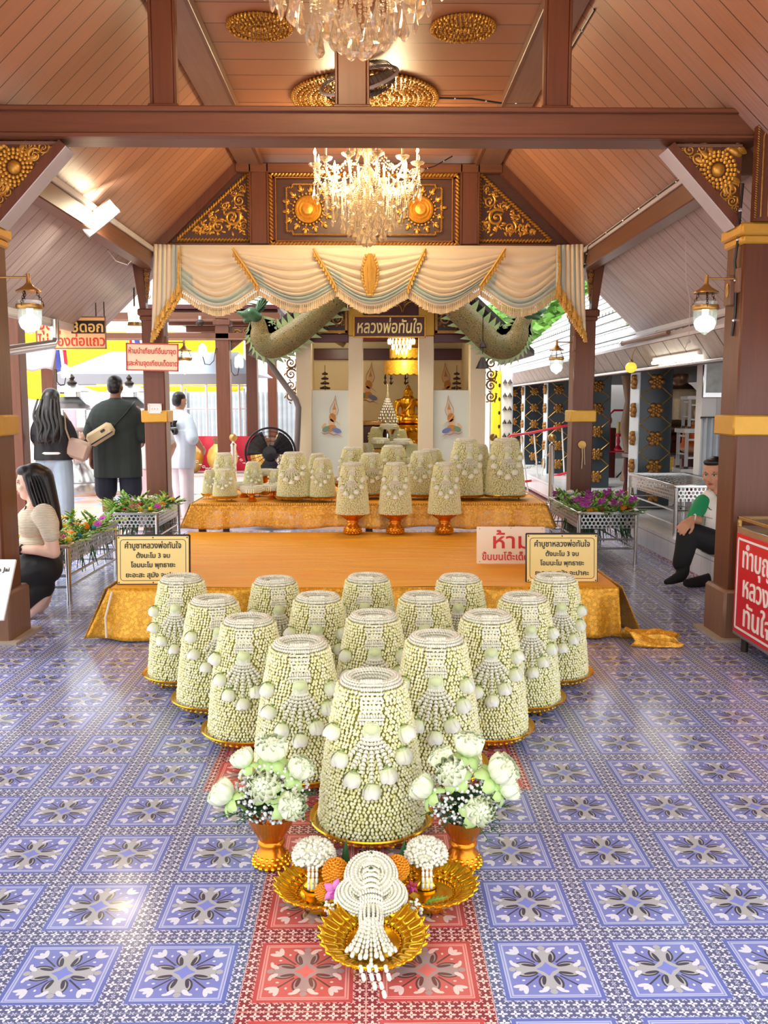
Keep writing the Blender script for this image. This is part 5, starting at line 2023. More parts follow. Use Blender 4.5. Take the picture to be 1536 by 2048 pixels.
# ---------------------------------------------------------------- jar lanterns on bracket arms
def lantern(loc, arm, label, s=1.0, post=True):
    """loc: top of the stem; arm: offset from stem to the post face"""
    t = thing('jar_lantern', label, 'lantern', loc, group='glass jar lanterns')
    t.scale = (s, s, s)
    A = Vector(arm) / s
    b = MB(); b.tube([(0, 0, 0.0), tuple(A)], 0.006, 8)
    b.build('bracket_arm', M['brass'], t)
    b = MB(); b.box((A.x + (0.012 if A.x > 0 else -0.012), A.y, A.z - 0.01), (0.03, 0.07, 0.14), bev=0.006)
    b.build('wall_plate', M['postpale'], t)
    b = MB()
    b.lathe([(0.010, 0.02), (0.012, -0.03), (0.03, -0.05), (0.07, -0.075), (0.072, -0.082), (0.03, -0.075), (0.0, -0.07)], 24)
    b.build('smoke_cap', M['brass'], t)
    for k in range(3):
        a = 2 * PI * k / 3 + 0.3
        b = MB()
        p, q = Vector((0.04 * math.cos(a), 0.04 * math.sin(a), -0.075)), Vector((0.078 * math.cos(a), 0.078 * math.sin(a), -0.16))
        for i in range(7):
            c = p.lerp(q, (i + 0.5) / 7)
            pts = [c + Vector((0.006 * math.cos(w) * (1 if i % 2 else 0), 0.006 * math.cos(w) * (0 if i % 2 else 1), 0.010 * math.sin(w))) for w in [2 * PI * j / 8 for j in range(8)]]
            b.tube(pts, 0.0018, 4, closed=True)
        b.build('chain', M['iron'], t)
    b = MB()
    b.lathe([(0.072, -0.150), (0.074, -0.156), (0.074, -0.172), (0.070, -0.178), (0.066, -0.172), (0.066, -0.152)], 28)
    b.build('brass_collar', M['brass'], t)
    gm, bb = MESH.get('lanternglass'), None
    if gm is None:
        gm, bb = new_mat('frosted jar glass')
        bb.inputs['Base Color'].default_value = (0.86, 1.0, 0.96, 1)
        bb.inputs['Roughness'].default_value = 0.18
        bb.inputs['Transmission Weight'].default_value = 0.7
        bb.inputs['Alpha'].default_value = 0.55
        MESH['lanternglass'] = gm
    b = MB()
    b.lathe([(0.066, -0.13), (0.066, -0.20), (0.063, -0.25), (0.050, -0.285), (0.025, -0.30), (0.008, -0.315), (0.0, -0.318)], 28)
    b.build('glass_jar', gm, t)
    b = MB(); b.lathe([(0.0, -0.29), (0.03, -0.278), (0.044, -0.25), (0.034, -0.222), (0.012, -0.205), (0.012, -0.17)], 16)
    b.build('glowing_bulb', M['coolglow'], t)
    lamp('lantern_light', 'POINT', (loc[0], loc[1], loc[2] - 0.25 * s), 1.5, (0.9, 1.0, 0.97), 0.05)
    return t
lantern((1.935, 5.26, 2.10), (0.17, 0, 0.0), 'lit glass jar lantern hanging on the nearest right hand column')
lantern((-1.925, 5.26, 2.10), (-0.18, 0, 0.0), 'lit glass jar lantern hanging on the nearest left hand column', 1.0)
lantern((1.865, 9.1, 2.0), (0.165, 0.02, 0.0), 'lit glass jar lantern on the second column right of the shrine', 1.0)
lantern((-1.86, 9.22, 2.0), (-0.165, 0, 0), 'jar lantern hanging just right of the cream Thai notice board', 1.0)
for (x, y, sd, lab) in ((405, 700, 0.20, 'small lit jar lamp on a curved hook left of the third column'), (478, 722, -0.14, 'small lit jar lamp on a curved hook right of the third column'), (131, 742, -0.16, 'small lit lantern on a hook behind the incense house')):
    p = at(x, y, 13.2)
    t = thing('hook_lamp', lab, 'lantern', p, group='small lamps on curved hooks')
    b = MB(); b.tube([(sd, 0.16, 0.03), (sd * 0.9, 0.05, 0.02), (sd * 0.8, 0, -0.15), (sd * 0.5, 0, -0.21), (sd * 0.15, 0, -0.20), (0.0, 0, -0.09)], 0.007, 6)
    b.build('hook', M['iron'], t)
    b = MB(); b.lathe([(0.06, -0.10), (0.07, -0.04), (0.06, 0.05), (0.02, 0.09), (0, 0.10)], 16)
    b.build('glass_jar', MESH['lanternglass'], t)
    b = MB(); b.sphere((0, 0, -0.01), 0.038, 10, 6)
    b.build('glowing_bulb', M['lampwhite'], t)

# floodlight on the left purlin, junction box, eave bulb
p = (-2.06, 7.15, 2.80)
t = thing('floodlight', 'bright rectangular floodlight fixed to the left purlin', 'lamp', p)
t.rotation_euler = (0.15, -0.72, 0.35)
b = MB(); b.box((0, 0, 0), (0.32, 0.05, 0.13), bev=0.008); b.build('housing', M['steel'], t)
b = MB(); b.box((0.035, -0.027, 0), (0.22, 0.004, 0.105), bev=0.001); b.build('glowing_panel', mat('lit flood panel', (255, 238, 200), 0.4, 0, 0, 1, emit=22), t)
b = MB(); b.box((-0.02, 0.04, 0), (0.04, 0.05, 0.10), bev=0.006); b.build('mounting_bracket', M['steel'], t)
lamp('floodlight_lamp', 'AREA', Vector(p) + Vector((0.10, -0.12, -0.02)), 9, (1.0, 0.90, 0.72), 0.2, rot=(R(70), 0, R(40)))
t = thing('junction_box', 'small cream junction box on the left purlin near the curtain', 'junction box', at(265, 486, 8.6))
b = MB(); b.box((0, 0, 0), (0.07, 0.05, 0.12), bev=0.008); b.build('box_body', M['candle'], t)
b = MB(); b.box((0, -0.027, 0), (0.055, 0.006, 0.10), bev=0.002); b.build('lid', M['candle'], t)
t = thing('eave_bulb', 'round cream bulb in a holder beneath the left eave beam', 'lamp', at(269, 632, 9.7))
b = MB(); b.lathe([(0.0, 0.10), (0.05, 0.085), (0.068, 0.03), (0.062, -0.05), (0.07, -0.07), (0.0, -0.075)], 18); b.build('globe', mat('warm globe', (255, 240, 190), 0.4, emit=1.5), t)
b = MB(); b.lathe([(0.075, -0.10), (0.07, -0.065), (0.03, -0.06)], 16); b.build('holder', M['brass'], t)
b = MB(); b.tube([(0, 0, 0.08), (0, 0.02, 0.35)], 0.008, 6); b.build('rod', M['iron'], t)

# cables with small clips
def cable(label, pts, r=0.007, clips=6, mt=None):
    t = thing('cable', label, 'cable', (0, 0, 0))
    b = MB(); b.tube(pts, r, 6); b.build('wire', mt or M['black'], t)
    P = [Vector(p) for p in pts]
    for i in range(clips):
        u = (i + 0.5) / clips * (len(P) - 1)
        k = int(u); c = P[k].lerp(P[min(k + 1, len(P) - 1)], u - k)
        b = MB(); b.sphere(c, r * 1.6, 6, 4); b.build('clip', M['steel'], t)
cable('black cable clipped across the ceiling from the large medallion to the right', [(0.54, 7.34, 3.748), (0.80, 7.34, 3.745), (1.02, 7.30, 3.70), (1.26, 7.28, 3.70), (1.27, 7.0, 3.72), (1.32, 6.2, 3.69), (1.33, 5.6, 3.69)])
cable('sagging black wire from the rear chandelier hook to the right post', [tuple(at(x, y, 8.9)) for x, y in ((735, 322), (760, 335), (800, 343), (840, 341), (870, 332), (905, 312))], 0.006, 5)
cable('black cable running down the right purlin', [(2.08, 5.7, 2.88), (2.085, 6.6, 2.885), (2.085, 7.6, 2.88), (2.085, 8.8, 2.88), (2.09, 9.0, 2.7)], 0.007, 9)
cable('thin pale wire hanging loose from the left purlin', [tuple(at(x, y, 8.2)) for x, y in ((205, 470), (215, 500), (232, 522), (255, 530), (262, 522))], 0.004, 2, M['white_edge'])
cable('dark cable looping down the near side of the right front column', [(2.11, 5.24, 2.62), (2.085, 5.2, 2.42), (2.105, 5.25, 2.36), (2.10, 5.28, 2.2), (2.11, 5.27, 2.06), (2.115, 5.28, 1.9), (2.11, 5.3, 1.78)], 0.008, 4)
t = thing('socket_box', 'brown wooden socket box on the inner face of the right front column', 'socket box', (2.10, 5.33, 1.98))
b = MB(); b.box((0, 0, 0.06), (0.04, 0.09, 0.17), bev=0.006); b.build('box_body', M['postpale'], t)
b = MB(); b.sphere((-0.022, -0.01, 0.06), (0.006, 0.025, 0.045), 8, 5); b.build('brass_plate', M['brass'], t)

# ---------------------------------------------------------------- body builder: tapered limbs fused into one skin
def capsule(mb, a, c, ra, rc, seg=14):
    a, c = Vector(a), Vector(c)
    d = c - a
    L = d.length
    if L < 1e-5:
        mb.sphere(a, ra, seg, 8); return
    u, w, d = frame_of(d)
    rings = []
    for q in (-80, -55, -30, 0):
        rings.append((a + d * (ra * math.sin(R(q))), ra * math.cos(R(q))))
    for q in (0, 30, 55, 80):
        rings.append((c + d * (rc * math.sin(R(q))), rc * math.cos(R(q))))
    vs = []
    for p, r in rings:
        for j in range(seg):
            t = 2 * PI * j / seg
            vs.append(p + u * (r * math.cos(t)) + w * (r * math.sin(t)))
    fs = [tuple(range(seg))[::-1]]
    for i in range(len(rings) - 1):
        for j in range(seg):
            k = (j + 1) % seg
            fs.append((i * seg + j, i * seg + k, (i + 1) * seg + k, (i + 1) * seg + j))
    fs.append(tuple((len(rings) - 1) * seg + j for j in range(seg)))
    mb.add(vs, fs)

def blob(name, parts, mt, parent, voxel=0.010, smooth=4, extra=None):
    """parts: chains of (x,y,z,r); or ('e', centre, radii, euler); fused into one continuous surface"""
    b = MB()
    for p in parts:
        if p[0] == 'e':
            b.sphere(p[1], p[2], 18, 12, rot=Euler(p[3]).to_matrix() if len(p) > 3 else None)
        else:
            for q, s in zip(p[:-1], p[1:]):
                capsule(b, q[:3], s[:3], q[3], s[3])
    me = bpy.data.meshes.new(name)
    me.from_pydata(b.v, [], b.f)
    me.update()
    o = bpy.data.objects.new(name, me)
    COL.objects.link(o)
    m = o.modifiers.new('r', 'REMESH'); m.mode = 'VOXEL'; m.voxel_size = voxel; m.use_smooth_shade = True
    if smooth:
        m = o.modifiers.new('s', 'SMOOTH'); m.factor = 0.5; m.iterations = smooth
    bpy.context.view_layer.update()
    me2 = bpy.data.meshes.new_from_object(o.evaluated_get(bpy.context.evaluated_depsgraph_get()))
    bpy.data.objects.remove(o)
    me2.name = name
    if extra:
        for v in me2.vertices:
            v.co = extra(v.co)
    me2.materials.clear(); me2.materials.append(mt)
    o = bpy.data.objects.new(name, me2)
    COL.objects.link(o)
    o.parent = parent
    return o

# ---------------------------------------------------------------- the shrine behind the altar
SY = 11.4
sh = thing('shrine_building', 'cream pillared shrine with open doorway and scrolled dark gables behind the altar', 'shrine', (0.26, SY, 0))
OX = 0.26
def sbox(name, c, s, mt, bev=0.0, par=sh):
    b = MB(); b.box((c[0] - OX, c[1] - SY, c[2]), s, bev=bev)
    return b.build(name, mt, par, smooth=bev > 0)
for x0, x1, zt in ((-0.92, -0.73, 2.16), (-0.267, -0.085, 2.23), (0.612, 0.80, 2.23), (1.255, 1.45, 2.16)):
    sbox('pillar', ((x0 + x1) / 2, SY + 0.1, zt / 2), (x1 - x0, 0.2, zt), M['cream'], 0.008)
for x0, x1 in ((-0.267, -0.085), (0.612, 0.80)):
    sbox('gilt_pillar_top', ((x0 + x1) / 2, SY + 0.1, 2.56), (x1 - x0 + 0.01, 0.21, 0.66), M['goldband'], 0.008)
sbox('back_wall', (0.265, 13.7, 1.4), (2.36, 0.08, 2.8), M['cream'])
for xx in (-0.87, 1.40):
    sbox('side_wall', (xx, 12.65, 1.15), (0.08, 2.1, 2.3), M['cream'])
sbox('shrine_floor', (0.265, 12.6, 0.15), (2.36, 2.3, 0.3), M['cream'])
sbox('ceiling_boards', (0.265, 12.6, 2.42), (2.4, 2.3, 0.06), M['redwood'])
for yy in (12.1, 12.9):
    sbox('ceiling_beam', (0.265, yy, 2.33), (2.3, 0.12, 0.14), M['redwood'], 0.008)
sbox('wall_plate', (0.265, 13.6, 2.12), (2.3, 0.12, 0.16), M['redwood'], 0.008)
for x0, x1 in ((-0.95, -0.267), (0.80, 1.50)):
    sbox('lintel', ((x0 + x1) / 2, SY + 0.06, 2.20), (x1 - x0, 0.14, 0.10), M['redwood'], 0.006)
for x0, x1, nm in ((-0.735, -0.262, 'l'), (0.795, 1.26, 'r')):
    sbox('pale_panel', ((x0 + x1) / 2, SY + 0.07, 0.93), (x1 - x0, 0.03, 1.26), M['paleblue'], 0.004)
# carved gable triangles
for s, xi in ((-1, -0.275), (1, 0.81)):
    xo = xi + s * 0.50
    b = MB(); b.prism([(xi - OX, 2.26), (xo - OX, 2.26), (xi - OX, 2.80)], -0.01, 0.02)
    b.build('gable_board', wood_mat('dark carved wood', (66, 38, 28), (40, 22, 18), 'x'), sh, smooth=False)
    b = MB()
    strip(b, (xi - OX, 2.275), (xo - OX, 2.275), 0.035, -0.035, 0.0)
    strip(b, (xi + s * 0.015 - OX, 2.26), (xi + s * 0.015 - OX, 2.76), 0.03, -0.035, 0.0)
    for (fx, fz, r_, d_) in ((0.13, 0.14, 0.075, 1), (0.07, 0.29, 0.05, -1), (0.26, 0.085, 0.05, -1), (0.05, 0.40, 0.032, 1), (0.35, 0.05, 0.03, 1), (0.19, 0.22, 0.035, -1), (0.05, 0.09, 0.03, -1)):
        scroll(b, xi + s * fx - OX, 2.29 + fz, r_, d_ * s, 0.7, -0.01)
    b.build('gilt_carving', M['goldold'], sh)
    b = MB(); strip(b, (xo + s * 0.06 - OX, 2.22), (xi - OX, 2.90), 0.09, -0.08, 0.02)
    b.build('bargeboard', M['redwood'], sh, smooth=False)
# lattice arch over the doorway
sbox('arch_board', (0.265, SY + 0.06, 2.66), (0.72, 0.03, 0.34), M['redwood'])
b = MB()
for cx in (-0.02, 0.265, 0.55):
    pts = [(cx + 0.135 * math.cos(a) - OX, 0.03, 2.52 + 0.13 * math.sin(a)) for a in [PI * i / 14 for i in range(15)]]
    b.tube(pts, 0.008, 6)
for i in range(18):
    scroll(b, -0.06 + (i % 6) * 0.13 - OX, 2.62 + 0.085 * (i // 6), 0.036, 1 if i % 2 else -1, 0.4 + i, 0.04, leafs=3)
b.build('gilt_lattice', M['goldold'], sh)
# tiled roof slopes
b = MB()
for s in (-1, 1):
    b.prism([(0, 3.55 - 0.0), (s * 1.75, 1.98), (s * 1.75, 2.04), (0, 3.63)], 0.05 - 0.3, 2.6)
b.build('roof', mat('dark roof tile', (70, 62, 60), 0.6, 0, 0.2, 8), sh, smooth=False)
for s, x in ((-1, -0.93), (1, 1.47)):
    b = MB()
    for k in range(5):
        scroll(b, x - OX + s * 0.06, 1.48 + 0.14 * k, 0.07, s if k % 2 else -s, 0.5, 0.1, leafs=4)
    b.build('fretwork_bracket', M['goldold'], sh)

# name board
t = thing('name_board', 'brown name board with cream Thai script over the shrine doorway', 'sign', (0.243, SY - 0.12, 2.20))
b = MB(); b.box((0, 0, 0.13), (0.87, 0.03, 0.25), bev=0.004); b.build('board', M['redwood'].copy(), t)
b = MB()
for c, s in (((0, -0.018, 0.255), (0.89, 0.015, 0.018)), ((0, -0.018, 0.005), (0.89, 0.015, 0.018)), ((-0.437, -0.018, 0.13), (0.018, 0.015, 0.26)), ((0.437, -0.018, 0.13), (0.018, 0.015, 0.26))):
    b.box(c, s, bev=0.003)
b.build('gold_border', M['gold'], t)
text('หลวงพ่อทันใจ', 0.21, t, mat('cream gold lettering', (255, 226, 150), 0.35, 0.2), (0, -0.02, 0.118), fit=0.80, bold=0.004, shear=0.12, extrude=0.004)

# kneeling deities painted on the panels and walls
M['pskin'] = mat('painted skin', (238, 190, 140), 0.6)
M['pgold'] = mat('painted ochre', (206, 140, 62), 0.6)
M['pblue'] = mat('painted blue', (120, 132, 182), 0.6)
M['pgreen'] = mat('painted green', (128, 158, 120), 0.6)
M['pred'] = mat('painted red', (206, 92, 80), 0.6)
def deity(loc, s, face, label):
    t = thing('painted_deity', label, 'mural', loc)
    def ell(cx, cz, rx, rz, ang, mt, nm, y=-0.003):
        b = MB()
        ca, sa = math.cos(ang), math.sin(ang)
        pts = []
        for i in range(18):
            q = 2 * PI * i / 18
            x, z = rx * math.cos(q), rz * math.sin(q)
            pts.append((face * (cx + x * ca - z * sa) * s, (cz + x * sa + z * ca) * s))
        b.prism(pts, y, 0.004)
        b.build(nm, mt, t, smooth=False)
    halo = [(0.03, 0.42), (-0.06, 0.50), (-0.055, 0.60), (-0.01, 0.68), (0.045, 0.78), (0.06, 0.88), (0.075, 0.76), (0.10, 0.66), (0.13, 0.56), (0.10, 0.46)]
    b = MB(); b.tube([(face * x * s, -0.004, z * s) for x, z in halo], 0.006 * s, 5, closed=True); b.build('flame_halo', M['pgold'], t)
    ell(0.035, 0.53, 0.045, 0.055, 0.1, M['pskin'], 'face')
    b = MB(); b.prism([(face * (x) * s, z * s) for x, z in ((-0.005, 0.56), (0.08, 0.575), (0.055, 0.64), (0.05, 0.74), (0.03, 0.65))], -0.005, 0.003); b.build('pointed_crown', M['pgold'], t, smooth=False)
    ell(0.0, 0.39, 0.075, 0.10, 0.25, M['pgold'], 'chest')
    ell(-0.03, 0.27, 0.065, 0.09, 0.2, M['pskin'], 'waist')
    ell(-0.04, 0.15, 0.12, 0.075, 0.2, M['pgold'], 'lap', -0.004)
    ell(0.09, 0.10, 0.11, 0.055, -0.35, M['pblue'], 'front_knee', -0.005)
    ell(-0.15, 0.13, 0.09, 0.06, 0.5, M['pgreen'], 'back_leg', -0.005)
    ell(-0.20, 0.21, 0.07, 0.03, 0.9, M['pskin'], 'foot')
    b = MB(); b.tube([(face * x * s, -0.006, z * s) for x, z in ((-0.06, 0.44), (0.02, 0.33), (0.10, 0.29), (0.17, 0.22))], [0.022 * s, 0.018 * s, 0.015 * s, 0.01 * s], 6, flat=0.4); b.build('arm', M['pskin'], t)
    b = MB(); b.tube([(face * x * s, -0.005, z * s) for x, z in ((-0.26, 0.06), (-0.18, 0.02), (-0.08, 0.05), (0.02, 0.0), (0.10, 0.02), (0.22, -0.05))], [0.008 * s, 0.02 * s, 0.014 * s, 0.02 * s, 0.014 * s, 0.004 * s], 6, flat=0.4); b.build('cloud', M['pred'], t)
    return t
deity((-0.47, SY + 0.05, 1.00), 0.56, 1, 'painted kneeling deity on the pale panel left of the shrine doorway')
deity((1.02, SY + 0.05, 1.00), 0.56, -1, 'painted kneeling deity on the pale panel right of the shrine doorway')
deity((-0.02, 13.65, 1.42), 0.66, 1, 'painted deity on the cream back wall left of the gold Buddha')
deity((1.16, 13.65, 1.42), 0.66, -1, 'painted deity on the cream back wall seen over the right panel')
for x, y, lab in ((-0.62, 12.6, 'slim dark ornamental tree standing inside over the left pale panel'), (1.20, 12.6, 'slim dark ornamental tree standing inside over the right pale panel')):
    t = thing('ornamental_tree', lab, 'ornament', (x, y, 0.3))
    b = MB(); b.tube([(0, 0, 0), (0, 0, 1.62)], [0.012, 0.004], 6); b.build('stem', M['iron'], t)
    b = MB()
    for k in range(7):
        z = 1.12 + 0.065 * k
        r = 0.085 * (1 - k / 8)
        for j in range(7):
            a = 2 * PI * j / 7 + k
            b.sphere((r * math.cos(a), r * math.sin(a), z - 0.01), (0.022, 0.022, 0.016), 6, 4)
            b.tube([(0, 0, z + 0.02), (r * math.cos(a), r * math.sin(a), z)], 0.003, 4)
    b.build('tiers_of_leaves', M['iron'], t)

# seated golden Buddha on its lotus base
M['buddha'] = mat('bright gilded statue', (238, 172, 42), 0.24, 0.85, 0.12, 8)
t = thing('golden_buddha_statue', 'small seated golden Buddha image inside the shrine doorway', 'statue', (0.535, 12.75, 0.30))
blob('figure', [
    ('e', (0, 0, 0.87), (0.24, 0.15, 0.075)), ('e', (-0.16, -0.05, 0.86), (0.11, 0.10, 0.065)), ('e', (0.16, -0.05, 0.86), (0.11, 0.10, 0.065)),
    [(0, 0, 0.88, 0.10), (0, 0, 1.02, 0.095), (0, 0, 1.10, 0.12)], [(-0.12, 0, 1.115, 0.05), (0.12, 0, 1.115, 0.05)],
    [(-0.15, 0, 1.11, 0.045), (-0.175, -0.01, 1.00, 0.038), (-0.16, -0.06, 0.92, 0.032), (-0.10, -0.14, 0.90, 0.026), (-0.11, -0.17, 0.85, 0.02)],
    [(0.15, 0, 1.11, 0.045), (0.175, -0.01, 1.00, 0.038), (0.16, -0.06, 0.92, 0.032), (0.05, -0.12, 0.92, 0.028), (0.0, -0.13, 0.92, 0.022)],
    [(0, 0, 1.14, 0.042), (0, -0.005, 1.20, 0.04)], ('e', (0, -0.008, 1.245), (0.058, 0.062, 0.072)), ('e', (0, 0.0, 1.315), (0.034, 0.034, 0.03)), [(0, 0, 1.33, 0.016), (0, 0, 1.375, 0.004)],
    ('e', (0, -0.068, 1.24), (0.010, 0.014, 0.018)), ('e', (-0.06, 0, 1.235), (0.010, 0.014, 0.034)), ('e', (0.06, 0, 1.235), (0.010, 0.014, 0.034)),
], M['buddha'], t, 0.009, 3)
b = MB(); b.tube([(0.10, -0.075, 1.15), (0.03, -0.125, 1.08), (-0.06, -0.115, 0.98), (-0.12, -0.06, 0.92)], [0.012, 0.014, 0.014, 0.012], 6); b.build('robe_fold', M['buddha'], t)
b = MB()
b.lathe([(0.30, 0.0), (0.30, 0.30), (0.25, 0.36), (0.25, 0.48), (0.29, 0.52), (0.30, 0.56), (0.25, 0.60), (0.25, 0.66), (0.29, 0.70), (0.30, 0.78), (0.26, 0.80), (0, 0.80)], 40, sy=0.7)
b.build('lotus_base', M['buddha'], t)
b = MB()
for k in range(2):
    for i in range(24):
        a = 2 * PI * (i + 0.5 * k) / 24
        b.sphere((0.30 * math.cos(a), 0.21 * math.sin(a), 0.56 + 0.17 * k), (0.035, 0.03, 0.035), 8, 5)
b.build('lotus_petals', M['buddha'], t)

t = thing('tiered_gold_umbrella', 'tiered gold canopy hanging above the golden Buddha', 'canopy', (0.50, 12.55, 2.40))
for k, (r, z0, z1) in enumerate(((0.30, -0.60, -0.43), (0.23, -0.38, -0.26), (0.16, -0.24, -0.14))):
    b = MB()
    n = 40
    def fn(u, v, r=r, z0=z0, z1=z1):
        a = 2 * PI * u
        return (r * math.cos(a), r * math.sin(a), z1 + (z0 - z1) * v - 0.02 * v * abs(math.sin(10 * a)))
    b.grid(fn, 120, 4, closed_u=True)
    b.lathe([(r, z1), (r * 0.9, z1 + 0.01), (0, z1 + 0.012)], 40)
    b.build('tier', lace_mat('pierced gold canopy', (255, 204, 70), (196, 130, 28), 0.35, 30), t)
for i in range(8):
    a = 2 * PI * i / 8
    b = MB(); b.lathe([(0.004, -0.60), (0.018, -0.66), (0.006, -0.68), (0.024, -0.72), (0.0, -0.75)], 8, Matrix.Translation((0.29 * math.cos(a), 0.29 * math.sin(a), 0)))
    b.build('pendant', M['iron'], t)
b = MB(); b.tube([(0, 0, 0), (0, 0, -0.43)], 0.008, 6); b.build('hanging_rod', M['brass'], t)
t = thing('small_chandelier', 'small glowing crystal chandelier inside the shrine under the name board', 'chandelier', (0.41, 11.9, 2.39))
for r, z in ((0.17, -0.16), (0.12, -0.23), (0.07, -0.29)):
    b = MB()
    for i in range(int(r * 130)):
        a = 2 * PI * i / int(r * 130)
        b.lathe([(0.0, z), (0.012, z - 0.02), (0.009, z - 0.06), (0.0, z - 0.075)], 6, Matrix.Translation((r * math.cos(a), r * math.sin(a), 0)))
    b.build('crystal_tier', mat('glowing crystal', (255, 240, 200), 0.2, 0, 0, 1, emit=1.1), t)
b = MB(); b.lathe([(0.18, -0.15), (0.18, -0.13), (0.0, -0.12)], 24); b.tube([(0, 0, 0), (0, 0, -0.13)], 0.008, 6); b.build('frame', M['brass'], t)
lamp('shrine_light', 'POINT', (0.41, 12.0, 1.95), 9, (1.0, 0.84, 0.55), 0.1)
lamp('shrine_spot', 'POINT', (-0.45, 12.6, 2.2), 4, (1.0, 0.84, 0.55), 0.05)
t = thing('silver_offering_cone', 'silver and gold offering cone standing left of the golden Buddha', 'ornament', (0.24, 12.4, 0.85))
b = MB(); b.lathe([(0.06, 0.0), (0.07, 0.10), (0.05, 0.2), (0.10, 0.24), (0.13, 0.26), (0.13, 0.28), (0.0, 0.28)], 24); b.build('pedestal', M['chrome'], t)
b = MB()
for k in range(9):
    z = 0.30 + 0.045 * k * (1 - 0.02 * k); r = 0.135 * (1 - k / 11) ** 1.2
    for i in range(14):
        a = 2 * PI * (i + 0.5 * (k % 2)) / 14
        b.sphere((r * math.cos(a), r * math.sin(a), z), (0.018, 0.018, 0.028), 6, 4)
b.lathe([(0.13, 0.28), (0.09, 0.42), (0.03, 0.6), (0.01, 0.78), (0.0, 0.82)], 16)
b.build('leafy_cone', mat('silver gold leaves', (214, 206, 184), 0.25, 0.8, 0.15, 30), t)
t = thing('black_gold_cabinet', 'dark low cabinet with gilt top just inside the shrine doorway', 'cabinet', (-0.02, 12.4, 0.3))
b = MB(); b.box((0, 0, 0.4), (0.34, 0.4, 0.8), bev=0.01); b.build('body', M['redwood'], t)
b = MB(); b.box((0, 0, 0.83), (0.38, 0.44, 0.06), bev=0.01); b.build('top', M['goldold'], t)
# stepped table of more garlands in the doorway
t = thing('stepped_stand', 'stepped gold stand inside the shrine doorway carrying heaped garlands', 'stand', (0.27, 11.95, 0.3))
b = MB(); b.box((0, -0.20, 0.16), (0.66, 0.28, 0.32), bev=0.008); b.build('lower_step', M['goldband'], t)
b = MB(); b.box((0, 0.07, 0.25), (0.66, 0.26, 0.50), bev=0.008); b.build('upper_step', M['goldband'], t)
HEAP = [(-0.03, 11.74, 0.63, 0.62, 0.52, 'left of three towers on the lower step in the shrine doorway'), (0.27, 11.74, 0.63, 0.66, 0.56, 'middle of three towers on the lower step in the shrine doorway'),
        (0.55, 11.74, 0.63, 0.62, 0.50, 'right of three towers on the lower step in the shrine doorway'), (0.08, 12.02, 0.81, 0.62, 0.56, 'left tower on the upper step in the shrine doorway'),
        (0.40, 12.02, 0.81, 0.66, 0.50, 'right tower on the upper step in the shrine doorway')]
for i, (x, y, z, s, sz, lab) in enumerate(HEAP):
    dup(protoB if i % 2 else protoA, 'jasmine ' + lab.replace('towers', 'towers').strip() if False else ('jasmine tower, ' + lab), (x, y, z), scale=(s, s, sz), rz=i * 1.3, group='jasmine towers in the shrine doorway')
for i, (x, y, z, lab) in enumerate(((0.13, 11.70, 0.885, 'between the left and middle towers'), (0.42, 11.70, 0.875, 'between the middle and right towers'), (0.25, 11.98, 1.06, 'between the two upper towers'))):
    dup(r0, 'garland ring lying %s in the shrine doorway' % lab, (x, y, z), rz=i, scale=1.2, group='garland rings in the shrine doorway')

